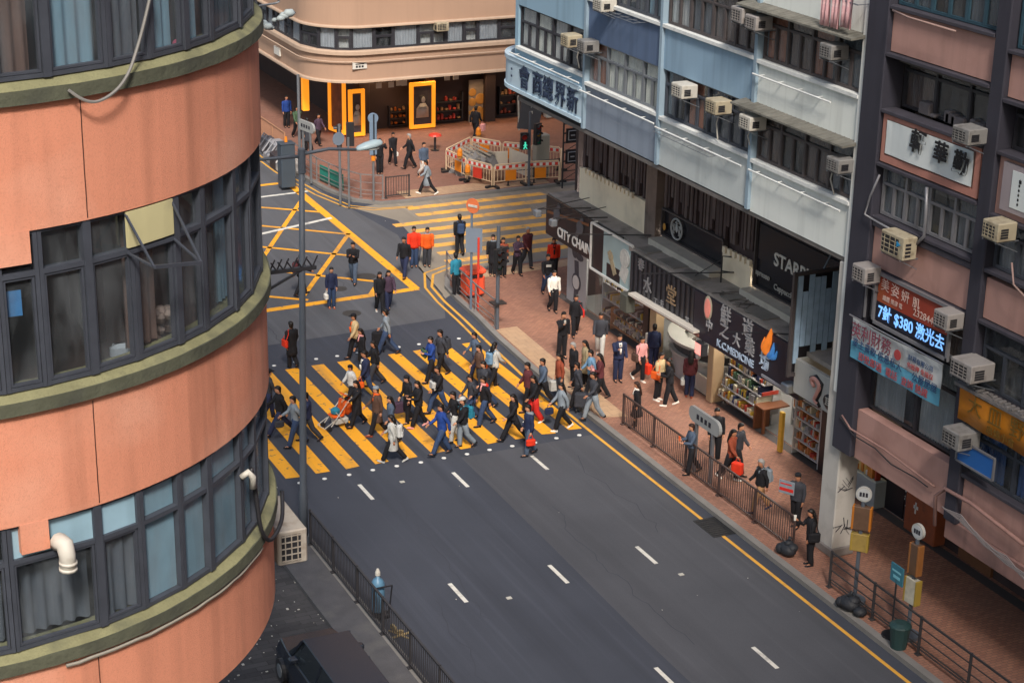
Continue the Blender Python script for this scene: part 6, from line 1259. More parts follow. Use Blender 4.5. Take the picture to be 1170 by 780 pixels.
# bus stops, small signs, bins by the arcade
def bus_stop(p, label, tall, rot, cols_):
    o = thing('bus_stop', label, 'bus stop', (p.x, p.y, .13), None, rot); m = MB(); m.cyl((0, 0, 0), .055, tall, 10); m.cyl((0, 0, 0), .3, .1, 14); m.build('pole', POSTG, o, world=False)
    m = MB(); m.disc((0, 0, tall + .2), .21, (1, 0, 0), .08, 24); m.build('round_head', mat('head_white', (.4, .4, .38), rough=.4), o, world=False); m = MB(); m.disc((-.02, 0, tall + .2), .165, (1, 0, 0), .06, 24); m.build('head_face', mat('head_grey', (.42, .44, .46)), o, world=False)
    m = MB()
    for k in range(3): m.box((-.056, -.11 + k * .08, tall + .14), (-.051, -.05 + k * .08, tall + .26))
    m.build('writing', mat('sign_ink', (.02, .02, .03)), o, world=False)
    z_ = tall - .15
    for i, (w_, h_, cc, edge) in enumerate(cols_):
        m = MB(); m.bb((-.09, -w_ / 2, z_ - h_), (.09, w_ / 2, z_), .015); m.build('info_box', cc, o, world=False)
        m = MB()
        for e in (-1, 1): m.bb((-.1, e * w_ / 2 - .03, z_ - h_), (.1, e * w_ / 2 + .03, z_), .01)
        m.build('edge', edge, o, world=False); z_ -= h_ + .12
    return o
ORB = mat('box_brown', (.12, .07, .045), rough=.4, var=.4, scale=4); YB = mat('box_yellow', (.3, .21, .06), rough=.5, var=.4, scale=5); WP = mat('box_paper', (.45, .43, .36), var=.5, scale=5)
bus_stop(G(976, 687, .13), 'bus stop with a white round head and orange edged boxes, nearest the white column', 2.95, .75, [(.46, .66, ORB, mat('edge_orange', (.42, .14, .015))), (.42, .5, YB, mat('edge_yellow2', (.32, .22, .04)))])
bus_stop(G(1037, 727, .13), 'bus stop with a round head and tall brown box, furthest from the white column', 2.8, .1, [(.3, .85, ORB, mat('edge_brown', (.25, .1, .03))), (.4, .7, WP, mat('edge_yellow2', (.32, .22, .04)))])
p = G(1018, 726, .13); o = thing('small_blue_sign', 'small teal sign on a thin stem with a round foot between the bus stops', 'sign', (p.x, p.y, .13)); m_ = MB(); m_.cyl((p.x, p.y, .13), .25, .06, 14); m_.cyl((p.x, p.y, .13), .025, 1.75, 8); m_.build('stem', BLACK, o); m_ = MB(); m_.box((p.x - .02, p.y - .25, 1.65), (p.x + .02, p.y + .25, 2.15)); m_.build('board', mat('sign_teal', (.04, .16, .22)), o); m_ = MB(); m_.box((p.x - .026, p.y - .18, 1.95), (p.x - .021, p.y + .18, 2.0)); m_.box((p.x - .026, p.y - .15, 1.78), (p.x - .021, p.y + .12, 1.86)); m_.build('writing', col(120, 180, 195), o)
p = G(1030, 738, .13); m_ = MB(); m_.lathe([(.2, 0), (.27, .6), (.29, .62), (.27, .66), (.15, .72)], (p.x - .1, p.y, .13), 14); solo(m_, 'green_bin', mat('bin_green', (.02, .05, .052), rough=.5), 'dark green round bin at the foot of the further bus stop', 'bin', smooth=False)
p = G(970, 696, .13); m_ = MB(); m_.ball((p.x, p.y, .33), .27, 12, (1, 1.25, .72)); m_.ball((p.x - .1, p.y + .18, .3), .2, 10, (1, .9, .8)); m_.ball((p.x + .05, p.y - .1, .44), .18, 10, (1.1, 1, .7)); m_.tube([(p.x, p.y, .5), (p.x + .02, p.y, .6), (p.x + .06, p.y, .66)], [.08, .03, .06], 7); m_.ball((p.x + .05, p.y - .4, .26), .2, 8, (1, 1, .65)); solo(m_, 'rubbish_bag', mat('black_bag', (.018, .02, .026), rough=.6, bump=.8, bscale=14), 'tied black rubbish bag at the foot of the nearer bus stop', 'bag', smooth=True)
p = G(899, 634, .13); m_ = MB(); m_.ball((p.x, p.y, .33), .25, 12, (.9, 1.3, .78)); m_.ball((p.x - .08, p.y + .16, .3), .19, 10, (1, .9, .85)); m_.ball((p.x + .06, p.y - .14, .42), .17, 10, (1, 1.1, .8)); m_.ball((p.x + .02, p.y - .02, .52), .13, 9, (1.1, 1, .7)); m_.tube([(p.x, p.y, .55), (p.x + .01, p.y - .02, .63), (p.x + .05, p.y - .05, .7)], [.07, .03, .06], 7); solo(m_, 'rubbish_bag', mat('black_bag', (.018, .022, .03)), 'dark knotted bag against the end of the brown railing', 'bag', smooth=True)
# parked car, trolley with blue cylinder, debris on the left
car = thing('parked_car', 'dark blue parked car seen from above on the setts below the terracotta building', 'car', (12.45, 34.4, 0))
CAR = mat('car_paint', (.014, .018, .028), rough=.22, spec=.6); x0, x1 = 11.6, 13.3; rf, rb = 35.8, 33.0
def carring(y, xi, zb, zt, ti):
    return [(x0 + xi, y, zb), (x1 - xi, y, zb), (x1 - xi + .02, y, (zb + zt) / 2), (x1 - xi - ti, y, zt), (x0 + xi + ti, y, zt), (x0 + xi - .02, y, (zb + zt) / 2)]
m_ = MB(); m_.loft([carring(37.35, .2, .35, .6, .1), carring(37.2, .08, .25, .78, .1), carring(36.5, .02, .22, .86, .06), carring(36.0, .0, .2, .9, .05), carring(33.0, .0, .2, .92, .05), carring(32.3, .03, .25, .9, .06), carring(32.1, .15, .35, .75, .1)]); m_.build('body', CAR, car, bevel=.03)
m_ = MB(); m_.loft([[(x0 + .1, 36.3, .9), (x1 - .1, 36.3, .9), (x1 - .3, 35.75, 1.42), (x0 + .3, 35.75, 1.42)], [(x0 + .08, 35.6, .91), (x1 - .08, 35.6, .91), (x1 - .27, 35.5, 1.46), (x0 + .27, 35.5, 1.46)], [(x0 + .08, 33.2, .91), (x1 - .08, 33.2, .91), (x1 - .28, 33.3, 1.45), (x0 + .28, 33.3, 1.45)], [(x0 + .12, 32.5, .91), (x1 - .12, 32.5, .91), (x1 - .32, 32.9, 1.4), (x0 + .32, 32.9, 1.4)]]); m_.build('glasshouse', mat('car_glass', (.02, .025, .03), rough=.06, spec=.8), car)
m_ = MB(); m_.bb((x0 + .26, 32.95, 1.44), (x1 - .26, 35.7, 1.5), .03); m_.build('roof', CAR, car)
m_ = MB()
for xx in (x0 + .2, x1 - .2):
    for y_ in (35.7, 34.4, 33.0): m_.bar((xx + (-.1 if xx < 12 else .1), y_ + (.35 if y_ > 35 else 0), .93), (xx + (.06 if xx < 12 else -.06), y_, 1.45), .06)
m_.each('window_pillar', CAR, car)
for xx in (x0 + .02, x1 - .02):
    for y_ in (36.5, 33.1): m_ = MB(); m_.disc((xx, y_, .3), .3, (1, 0, 0), .2, 18); q = m_.build('wheel', BLACK, car); m_ = MB(); m_.disc((xx + (-.1 if xx < 12 else .1), y_, .3), .18, (1, 0, 0), .03, 12); m_.build('rim', STEEL, q)
    m_ = MB(); m_.bb((xx - .12, 35.6, .92), (xx + .12, 35.8, 1.06), .03); m_.build('mirror', CAR, car)
for xx in (x0 + .3, x1 - .3): m_ = MB(); m_.ball((xx, 37.22, .66), .14, 8, (1.2, .5, .6)); m_.build('headlight', col(190, 195, 200, rough=.15), car)
car.location = (car.location.x + .38, car.location.y + 1.25, 0)
p = G(432, 705); o = thing('hand_trolley', 'small trolley carrying a pale blue gas cylinder in the road beside the left railing', 'trolley', (p.x, p.y, 0)); m_ = MB(); m_.lathe([(.16, .2), (.18, .25), (.18, 1.0), (.12, 1.12), (.05, 1.16), (.05, 1.24)], (p.x, p.y, 0), 14); m_.build('cylinder', mat('cylinder_blue', (.1, .22, .34), rough=.4, var=.3), o, smooth=True); m_ = MB(); m_.lathe([(.07, 1.24), (.07, 1.32), (.03, 1.42)], (p.x, p.y, 0), 10); m_.build('valve', PALE, o)
m_ = MB(); m_.box((p.x - .22, p.y - .25, .12), (p.x + .22, p.y + .2, .16)); m_.bar((p.x + .22, p.y - .2, .14), (p.x + .3, p.y - .25, 1.0), .03); m_.bar((p.x - .22, p.y - .2, .14), (p.x - .18, p.y - .25, 1.0), .03); m_.bar((p.x - .18, p.y - .25, 1.0), (p.x + .3, p.y - .25, 1.0), .03); m_.build('frame', BLACK, o)
for dx in (-.2, .24): m_ = MB(); m_.disc((p.x + dx, p.y - .1, .1), .1, (1, 0, 0), .05, 14); m_.build('wheel', BLACK, o)
p = G(450, 722); m_ = MB(); m_.disc((p.x, p.y, .12), .13, (1, .3, .3), .05, 16); m_.disc((p.x + .1, p.y - .2, .08), .1, (.4, 1, .5), .05, 14); m_.bar((p.x - .2, p.y - .3, .03), (p.x + .35, p.y - .25, .06), .04); m_.bar((p.x - .1, p.y + .1, .03), (p.x + .2, p.y - .5, .05), .03); solo(m_, 'cable_reel', col(160, 140, 100, var=.5, scale=8), 'small reel and loose fittings on the road behind the blue cylinder trolley', 'reel')
# clutter of covered goods beyond the far railing on the left
rr = random.Random(5)
for i in range(4):
    p = G(306 + i * 8, 178 + i * 7, .0); m_ = MB()
    for k in range(4): m_.bb((p.x + rr.uniform(-.5, .1), p.y + rr.uniform(-.8, .5), .0), (p.x + rr.uniform(.1, .6), p.y + rr.uniform(.5, .9), rr.uniform(.3, 1.0)), .06)
    for k in range(3): m_.tube([(p.x - .5, p.y - .6 + k * .5, .5), (p.x, p.y - .5 + k * .5, 1.05), (p.x + .5, p.y - .6 + k * .5, .6)], .04, 6)
    solo(m_, 'covered_goods', [col(70, 70, 78), col(140, 140, 145), col(58, 50, 52), col(180, 178, 176)][i], ['dark covered goods left at the road edge, furthest up the far road', 'grey covered goods at the road edge below the orange railing', 'brown black covered goods nearer the control cabinet', 'whitish covered goods next to the control cabinet'][i], 'goods')
# ================================================================ people
PAL = dict(black=(30, 30, 36), ink=(22, 22, 28), charcoal=(54, 56, 64), navy=(34, 42, 72), blue=(28, 60, 130), denim=(48, 66, 98), paledenim=(105, 140, 170), grey=(128, 138, 148), palegrey=(182, 182, 178), white=(226, 222, 214),
           beige=(190, 168, 128), brown=(84, 62, 52), rust=(140, 66, 44), maroon=(88, 40, 46), red=(196, 40, 34), scarlet=(214, 52, 24), orange=(222, 92, 26), pink=(216, 152, 150), teal=(36, 120, 146), green=(64, 88, 66), tan=(162, 122, 86), khaki=(150, 136, 108), plum=(70, 52, 70), slate=(74, 88, 108), panda=(200, 200, 198), skin=(196, 142, 112), skin2=(182, 126, 96), hairb=(22, 18, 18), hairg=(150, 148, 146), hairbr=(52, 32, 24), wood=(110, 66, 40))
def cl(n):
    k = 'cloth_' + n
    if k in _M: return _M[k]
    r_, g_, b_ = PAL[n]; return mat(k, s2l((r_, g_, b_)), rough=.85 if n[:4] not in ('skin', 'hair') else .5, var=.22 if n[:4] != 'skin' else .06, scale=7, bump=.9 if n[:4] not in ('skin',) else 0, bscale=11)
POSES = dict(
    walk=dict(l=(24, 5), r=(-20, 20), al=(-20, 8, 18), ar=(20, 8, 25)), walk2=dict(l=(-20, 20), r=(24, 5), al=(20, 8, 25), ar=(-20, 8, 18)),
    stride=dict(l=(31, 6), r=(-27, 16), al=(-26, 9, 22), ar=(26, 8, 30)), stride2=dict(l=(-27, 16), r=(31, 6), al=(26, 9, 30), ar=(-26, 9, 22)),
    mid=dict(l=(8, 4), r=(2, 40), al=(-6, 8, 15), ar=(8, 8, 20)), mid2=dict(l=(2, 40), r=(8, 4), al=(8, 8, 20), ar=(-6, 8, 15)),
    stand=dict(l=(2, 1), r=(-2, 2), al=(0, 8, 12), ar=(3, 8, 12)), phone=dict(l=(3, 2), r=(-3, 3), al=(4, 8, 15), ar=(38, 4, 95)),
    hold=dict(l=(14, 4), r=(-12, 14), al=(22, 6, 75), ar=(22, 6, 75)), fold=dict(l=(16, 4), r=(-14, 14), al=(26, 2, 88), ar=(22, 2, 92)),
    push=dict(l=(16, 4), r=(-14, 16), al=(42, 4, 25), ar=(42, 4, 25)), yawn=dict(l=(4, 2), r=(-4, 4), al=(70, 15, 110), ar=(8, 8, 20)),
    carry=dict(l=(22, 5), r=(-18, 18), al=(-4, 9, 8), ar=(2, 9, 8)))
_BODY = []; RP = random.Random(21)
def person(px, py, hd, label, pose='walk', h=1.7, sex='m', top='black', kind='jacket', bot='navy', legs='trousers', hair='hairb', long=False, hat=None, inner=None, shoe='ink', z=0.0, skin=None, lean=0, group=None, hood=None, scarf=None, bald=False):
    base = G(px, py, z); s = h / 1.715; fem = sex == 'f'; ps = POSES[pose]; rad = math.radians
    hw = .088; pts = {}; fs_ = RP.uniform(.55, 1.0); jit = lambda a: a + RP.uniform(-6, 6)
    for sd, k in ((1, 'l'), (-1, 'r')):
        a, kn = ps[k]; a, kn = rad(jit(a * fs_)), rad(max(0, jit(kn))); hp = Vector((0, sd * hw, .9)); knp = hp + Vector((math.sin(a), 0, -math.cos(a))) * .43; th = a - kn; an = knp + Vector((math.sin(th), 0, -math.cos(th))) * .40
        p = th * .8; fw = Vector((math.cos(p), 0, math.sin(p))); dn = Vector((math.sin(p), 0, -math.cos(p))); pts[k] = (hp, knp, an, fw, dn)
    low = min(min((an + dn * .075 - fw * .06).z, (an + dn * .075 + fw * .17).z) for _, _, an, fw, dn in pts.values()); drop = Vector((0, 0, -low))
    tl = math.tan(rad(lean + RP.uniform(0, 3)))
    def U(v):   # lean of the upper body, and the drop that puts the lower foot on the ground
        v = Vector(v); return Vector((v.x + max(0, v.z - .9) * tl, v.y, v.z)) + drop
    D = lambda v: Vector(v) + drop
    sw = .165 if fem else .185
    arms = {}
    for sd, k in ((1, 'al'), (-1, 'ar')):
        a, b, e = ps[k]; a, b, e = rad(jit(a)), rad(b), rad(jit(e)); sh = Vector((0, sd * sw, 1.385)); d1 = Vector((math.sin(a) * math.cos(b), sd * math.sin(b), -math.cos(a) * math.cos(b))); el = sh + d1 * .28
        inw = -.45 * sd if pose in ('fold', 'hold') else (-.25 * sd if e > 1 else 0); d2 = Vector((math.sin(a + e), inw, -math.cos(a + e))).normalized(); wr = el + d2 * .245; arms[k] = (sh, el, wr, d2, sd)
    o = thing('person', label, 'person', (base.x, base.y, z), group, rad(hd))
    def ring(x, z_, rx, ry, n=14, f=U): return [f((x + rx * math.cos(2 * PI * i / n), ry * math.sin(2 * PI * i / n), z_)) for i in range(n)]
    T = [(.80, .07, .10), (.88, .1, .155), (.95, .105, .16), (1.05, .095, .138), (1.15, .1, .145), (1.27, .115, .162), (1.37, .1, .168), (1.425, .07, .115), (1.455, .053, .056), (1.5, .05, .05)]
    if fem: T = [(z_, rx * .94, ry * (1.04 if z_ < .97 else .87)) for z_, rx, ry in T]
    b = MB(); hx = .02
    b.loft([ring(0, *t) for t in T] + [ring(hx, z_, rx, ry) for z_, rx, ry in ((1.505, .065, .055), (1.54, .088, .068), (1.6, .096, .076), (1.65, .094, .076), (1.69, .07, .06), (1.712, .03, .025))])
    b.tube([U((.1, 0, 1.615)), U((.125, 0, 1.585)), U((.1, 0, 1.575))], [.012, .018, .012], 6)
    for sd in (1, -1): b.ball(U((.01, sd * .078, 1.595)), .026, 6, (.8, .5, 1.2))
    for k in ('l', 'r'): hp, kn, an, fw, dn = pts[k]; b.tube([D(hp + Vector((0, 0, .03))), D(hp.lerp(kn, .5)), D(kn), D(kn.lerp(an, .35)), D(an)], [.085, .075, .053, .056, .036], 8); b.tube([D(an), D(an + dn * .04 + fw * .06), D(an + dn * .055 + fw * .13)], [.036, .035, .025], 6)
    ex = MB()
    for k in ('al', 'ar'):
        sh, el, wr, d2, sd = arms[k]; b.tube([U(sh), U(sh.lerp(el, .5)), U(el), U(el.lerp(wr, .4)), U(wr)], [.052, .047, .038, .038, .026], 8); b.tube([U(wr - d2 * .01), U(wr + d2 * .05), U(wr + d2 * .09)], [.026, .036, .032], 6)
        pal = U(wr + d2 * .085); dd = (U(wr + d2) - U(wr)).normalized(); yv = Vector((1, 0, 0)) - dd * dd.x; yv = yv.normalized() if yv.length > .15 else Vector((0, 0, 1)); nv = dd.cross(yv) * sd
        for q in range(4): f0 = pal + yv * (.025 - q * .017); L_ = (.075, .085, .08, .062)[q]; ex.tube([f0 - dd * .01, f0 + dd * L_ * .5 + nv * .008, f0 + dd * L_ * .85 + nv * .03], [.009, .0085, .006], 5)
        t0 = U(wr + d2 * .03) + yv * .024; ex.tube([t0, t0 + yv * .025 + dd * .03, t0 + yv * .025 + dd * .06 + nv * .012], [.011, .01, .007], 5)
    ex.use(1)
    for sd in (1, -1): ex.ball(U((.108, sd * .032, 1.618)), .0125, 6, (.6, 1.2, .8)); ex.tube([U((.106, sd * .015, 1.64)), U((.106, sd * .05, 1.642))], .005, 4)
    ex.use(2).tube([U((.1, -.02, 1.548)), U((.108, 0, 1.546)), U((.1, .02, 1.548))], .007, 5)
    def sc_(mb, cr=0): mb.v = [tuple(Vector((p[0] + RP.uniform(-cr, cr), p[1] + RP.uniform(-cr, cr), p[2] + RP.uniform(-cr, cr))) * s) for p in mb.v]; return mb
    sk = cl(skin or RP.choice(('skin', 'skin2')))
    body = sc_(b).build('body', [sk, mat('eye_dark', (.015, .012, .012)), mat('lip', (.35, .12, .1))], o, smooth=True, world=False); md = body.modifiers.new('remesh', 'REMESH'); md.mode = 'VOXEL'; md.voxel_size = .021; md.use_smooth_shade = True; _BODY.append((body, sc_(ex)))
    # trousers or skirt
    m_ = MB(); bm_ = cl(bot)
    wide = .03 if legs == 'wide' else .014
    if legs == 'skirt':
        m_.loft([ring(0, .98, .115, .15), ring(0, .85, .14, .18), ring(0, .62, .19, .2), ring(0, .45, .22, .22)]); nm = 'skirt'
        lg = MB()
        for k in ('l', 'r'): hp, kn, an, fw, dn = pts[k]; lg.tube([D(hp), D(kn), D(an)], [.08, .058, .044], 8)
        sc_(lg).build('leggings', cl('ink'), o, smooth=True, world=False)
    else:
        m_.loft([ring(0, 1.0, .112, .152), ring(0, .93, .122, .172), ring(0, .84, .11, .16), ring(0, .79, .07, .11)]); nm = 'trousers'
        for k in ('l', 'r'):
            hp, kn, an, fw, dn = pts[k]; m_.tube([D(hp + Vector((0, 0, .05))), D(hp.lerp(kn, .4)), D(kn + Vector((.004, 0, 0))), D(kn.lerp(an, .5)), D(kn.lerp(an, .94)), D(kn.lerp(an, 1.0))], [.105, .098 + wide * .5, .073 + wide, .065 + wide, .058 + wide * 1.4, .053 + wide], 10)
    sc_(m_, .007).build(nm, bm_, o, smooth=True, world=False)
    # upper garment
    m_ = MB(); blk = RP.uniform(0, .028); e = blk + .024 if kind in ('jacket', 'coat', 'puffer') else .016; hem = {'jacket': .84 + RP.uniform(-.03, .05), 'coat': .5, 'puffer': .8, 'hoodie': .86, 'shirt': .9, 'short': .95}[kind]
    if kind == 'puffer': e = .045
    TT = [t for t in T if t[0] > max(hem, .86) - .001 and t[0] < 1.44]; rr_ = []
    if hem < .8:
        rr_ += [ring(.0, hem, .17, .2), ring(0, hem + .02, .18, .205), ring(0, .72, .16, .2)]
    rr_ += [ring(0, hem if hem > .8 else .82, T[1][1] + e, T[1][2] + e)]
    for q, t in enumerate(TT):
        p_ = (.008 if q % 2 else -.006) if kind == 'puffer' else 0; rr_.append(ring(0, t[0], t[1] + e + p_, t[2] + (e if t[0] < 1.3 else e * .7) + p_))
    rr_.append(ring(0, 1.452, .066, .07)); rr_.append(ring(.0, 1.475, .064, .066)); m_.loft(rr_)
    for k in ('al', 'ar'):
        sh, el, wr, d2, sd = arms[k]; f = 1.25 if kind == 'puffer' else 1; m_.tube([U(sh + Vector((0, -sd * .03, .012))), U(sh + Vector((0, sd * .01, -.02))), U(sh.lerp(el, .5)), U(el), U(el.lerp(wr, .5)), U(el.lerp(wr, .95)), U(el.lerp(wr, 1.0))], [.055, .07 * f, .064 * f, .057 * f, .052 * f, .044 * f, .03], 10)
    sc_(m_, .009).build({'short': 'shirt', 'puffer': 'padded_jacket'}.get(kind, kind), cl(top), o, smooth=True, world=False)
    if inner:
        m_ = MB(); m_.loft([[U((.105 + e * .95 + (.008 if q else .0), y, z_)) if 0 else U((x_, y, z_)) for x_, y, z_ in qd] for q, qd in enumerate(([(.125 + e, -.05, 1.3), (.125 + e, .05, 1.3), (.11 + e, .05, 1.3), (.11 + e, -.05, 1.3)], [(.075 + e, -.055, 1.43), (.075 + e, .055, 1.43), (.05, .05, 1.44), (.05, -.05, 1.44)]))])
        m_.tube([U((.118 + e, 0, 1.05)), U((.13 + e, 0, 1.25))], [.03, .04], 6); sc_(m_).build('shirt_front', cl(inner), o, smooth=True, world=False)
    if hood: m_ = MB(); m_.loft([ring(-.05, 1.36, .09, .12), ring(-.04, 1.42, .115, .13), ring(-.01, 1.475, .1, .105), ring(0, 1.48, .07, .075)]); sc_(m_).build('hood', cl(hood), o, smooth=True, world=False)
    if scarf: m_ = MB(); m_.tube([U((.085 * math.cos(a_), .085 * math.sin(a_), 1.455 + .015 * math.cos(a_))) for a_ in [2 * PI * q / 12 for q in range(13)]], .034, 6); m_.tube([U((.09, .03, 1.44)), U((.15, .045, 1.25))], .03, 6); sc_(m_).build('scarf', cl(scarf), o, smooth=True, world=False)
    # hair, hat, shoes
    if not bald:
        m_ = MB(); n = 14; rings = []
        for z_, rx, ry, xo, fr in ((1.5, .03, .05, -.06, .0), (1.535, .06, .074, -.03, .0), (1.58, .078, .085, -.022, .3), (1.63, .098, .089, -.008, .62), (1.67, .108, .088, .006, 1), (1.705, .088, .074, .008, 1), (1.735, .04, .035, .006, 1)):
            rings.append([U((hx + xo + rx * math.cos(2 * PI * i / n) * (fr if math.cos(2 * PI * i / n) > .3 and fr < 1 else 1), ry * math.sin(2 * PI * i / n), z_)) for i in range(n)])
        m_.loft(rings)
        if long: m_.loft([[U((-.075 + .05 * math.cos(2 * PI * i / 10) - xo, wy * math.sin(2 * PI * i / 10), z_)) for i in range(10)] for z_, wy, xo in ((1.66, .06, -.03), (1.56, .095, .0), (1.45, .11, .02), (1.33, .105, .045), (1.24, .07, .05))])
        sc_(m_).build('hair', cl(hair), o, smooth=True, world=False)
    if hat:
        m_ = MB(); m_.loft([ring(hx, z_, rx, ry) for z_, rx, ry in ((1.645, .11, .096), (1.68, .112, .098), (1.72, .09, .08), (1.745, .03, .03))])
        if hat[1] == 'cap': m_.loft([[U((hx + .06 + dx, y, 1.65 - .1 * dx)) for dx, y in ((0, -.07), (.09, -.06), (.14, 0), (.09, .06), (0, .07))], [U((hx + .06 + dx, y, 1.662 - .1 * dx)) for dx, y in ((0, -.07), (.09, -.06), (.14, 0), (.09, .06), (0, .07))]])
        sc_(m_).build({'cap': 'cap', 'beanie': 'hat'}[hat[1]], cl(hat[0]), o, smooth=True, world=False)
    for k in ('l', 'r'):
        hp, kn, an, fw, dn = pts[k]; m_ = MB(); sv = Vector((0, 1, 0)); rg = []
        for u, w_, t_, bt in ((-.075, .028, .02, .075), (-.06, .037, -.0, .08), (.03, .04, .0, .08), (.11, .044, .035, .08), (.165, .036, .05, .078), (.185, .015, .06, .075)): rg.append([D(an + fw * u + sv * (w_ * c_) + dn * v_) for c_, v_ in ((-1, bt), (1, bt), (.9, (t_ + bt) / 2), (.5, t_), (-.5, t_), (-.9, (t_ + bt) / 2))])
        m_.loft(rg); sc_(m_).build('shoe', cl(shoe), o, world=False)
    hands = {k: U(arms[k][2] + arms[k][3] * .09) * s for k in arms}
    return dict(o=o, l=hands['al'], r=hands['ar'], s=s, rz=rad(hd), base=Vector((base.x, base.y, z)), U=lambda v: U(v) * s)
def carried(pr, kind, colr, label, side='r', col2=None):
    """a bag that a person holds or wears; a thing of its own"""
    m = MB(); U = pr['U']; h = pr[side]; c = cl(colr); sd = 1 if side == 'l' else -1; nm, cat = kind, 'bag'
    if kind == 'backpack':
        a = U((-.235, 0, 1.2)); m.bb(a - Vector((.085, .15, .24)), a + Vector((.085, .15, .22)), .06); m.bb(a + Vector((-.12, -.11, -.2)), a + Vector((-.08, .11, 0)), .02)
        for q in (-1, 1): m.tube([U((-.15, q * .1, 1.4)), U((-.02, q * .1, 1.46)), U((.12, q * .1, 1.38)), U((.1, q * .11, 1.15)), U((-.12, q * .13, 1.02))], .017, 5)
    elif kind in ('handbag', 'shopping_bag', 'suitcase'):
        w_, d_, t_ = {'handbag': (.15, .07, .24), 'shopping_bag': (.17, .1, .36), 'suitcase': (.25, .12, .5)}[kind]; top = h.z - (.12 if kind != 'suitcase' else .1); z0 = max(.04, top - t_)
        m.bb((h.x - w_, h.y - d_ + sd * .03, z0), (h.x + w_, h.y + d_ + sd * .03, top), .04 if kind != 'shopping_bag' else .02); m.tube([(h.x - w_ * .5, h.y + sd * .03, top - .01), (h.x - w_ * .3, h.y, h.z), (h.x + w_ * .3, h.y, h.z), (h.x + w_ * .5, h.y + sd * .03, top - .01)], .011, 5)
        if kind == 'suitcase':
            for q in (-1, 1): m.disc((h.x + q * w_ * .7, h.y + sd * .03, .035), .03, (0, 1, 0), .08, 10)
    elif kind == 'shoulder_bag':
        a = U((.0, sd * .27, .98)); m.bb(a - Vector((.17, .06, .16)), a + Vector((.17, .06, .14)), .04); m.tube([a + Vector((-.12, 0, .13)), U((-.09, sd * .17, 1.3)), U((-.02, sd * .12, 1.46)), U((.09, sd * .17, 1.3)), a + Vector((.12, 0, .13))], .013, 5)
    elif kind == 'front_bag':
        a = U((.24, sd * .1, 1.12)); m.bb(a - Vector((.07, .18, .17)), a + Vector((.07, .18, .15)), .05)
    elif kind == 'tote':
        a = U((.3, sd * .12, 1.08)); m.bb(a - Vector((.05, .2, .2)), a + Vector((.05, .2, .2)), .03)
    elif kind == 'phone':
        m.bb((h.x - .02, h.y - .035, h.z - .02), (h.x + .02, h.y + .035, h.z + .12), .006); cat = 'phone'
    elif kind == 'drink':
        m.lathe([(.03, 0), (.04, .14), (.042, .15)], (h.x + .03, h.y, h.z - .04), 10); cat = 'drink'
    elif kind == 'placard':
        m.bb((h.x + .02, h.y - .24, h.z - .2), (h.x + .05, h.y + .24, h.z + .2), .008); m.use(1).box((h.x + .051, h.y - .22, h.z - .12), (h.x + .054, h.y + .22, h.z - .02)); m.box((h.x + .051, h.y - .2, h.z + .08), (h.x + .054, h.y + .16, h.z + .12)); cat = 'placard'
    q = m.build(kind, [c] + ([cl(col2)] if col2 else []), None, world=False); q.location = pr['base']; q.rotation_euler = (0, 0, pr['rz'])
    return tag(q, label, cat)
P = person; K = .13
# --- left end of the zebra
P(307, 479, 5, 'man in a dark grey jacket and black cap half hidden by the terracotta corner', 'walk', 1.74, top='charcoal', bot='navy', hat=('ink', 'cap'))
P(321, 497, 180, 'man in all black striding left at the left end of the zebra crossing', 'stride', 1.76, top='ink', bot='navy')
q = P(338, 510, 178, 'man in a grey sweater and jeans passing behind the lamp post', 'stride', 1.74, top='grey', kind='hoodie', bot='denim', inner=None); carried(q, 'handbag', 'charcoal', 'dark bag carried by the man in the grey sweater behind the lamp post', 'r')
P(352, 504, 170, 'person in dark navy clothes just right of the lamp post', 'stride2', 1.7, top='navy', bot='charcoal')
q = P(334, 420, 100, 'person in long black clothes with a red pack, alone above the zebra left end', 'mid', 1.7, top='ink', kind='coat', bot='ink'); carried(q, 'shoulder_bag', 'scarlet', 'bright red bag at the side of the person above the left end of the zebra', 'l')
q = P(408, 487, 190, 'woman in a black dress pushing the pushchair over the crossing', 'push', 1.62, 'f', 'ink', 'coat', 'ink', hair='hairb', long=True); q0 = q
P(402, 462, 185, 'child in a black and white top behind the pushchair woman', 'walk', 1.42, top='panda', kind='puffer', bot='ink', hat=('ink', 'beanie'))
q = P(418, 455, 180, 'man in a navy blazer and jeans with an orange bag, mid crossing on the left', 'walk2', 1.72, top='navy', bot='denim', inner='white'); carried(q, 'handbag', 'orange', 'orange bag hanging from the hand of the man in the navy blazer', 'l')
P(428, 440, 175, 'woman in a black coat and grey trousers behind the navy blazer', 'walk', 1.64, 'f', 'ink', 'jacket', 'charcoal', long=True)
q = P(414, 425, 180, 'woman in a black jacket and pale pink scarf below the man in the beige jacket', 'mid', 1.6, 'f', 'ink', 'jacket', 'ink', long=True, scarf='pink')
P(406, 410, 180, 'man in a beige jacket and black cap walking left above the zebra', 'walk2', 1.72, top='beige', kind='jacket', bot='ink', hat=('ink', 'cap'), inner='orange')
q = P(442, 405, 150, 'man in a grey sweater and blue jeans pulling a black case', 'walk', 1.76, top='grey', kind='hoodie', bot='denim'); carried(q, 'suitcase', 'ink', 'black case pulled by the man in the grey sweater above the zebra', 'r')
P(431, 497, 180, 'person in a long brown coat with an orange scarf and grey hat', 'walk', 1.7, top='brown', kind='coat', bot='ink', hat=('grey', 'beanie'), scarf='orange', shoe='rust')
q = P(466, 483, 185, 'person in a black hood carrying a floral bag', 'mid', 1.66, top='ink', kind='hoodie', bot='ink', hat=('ink', 'beanie'), hood='ink'); carried(q, 'shopping_bag', 'plum', 'plum floral bag held by the person in the black hood', 'r')
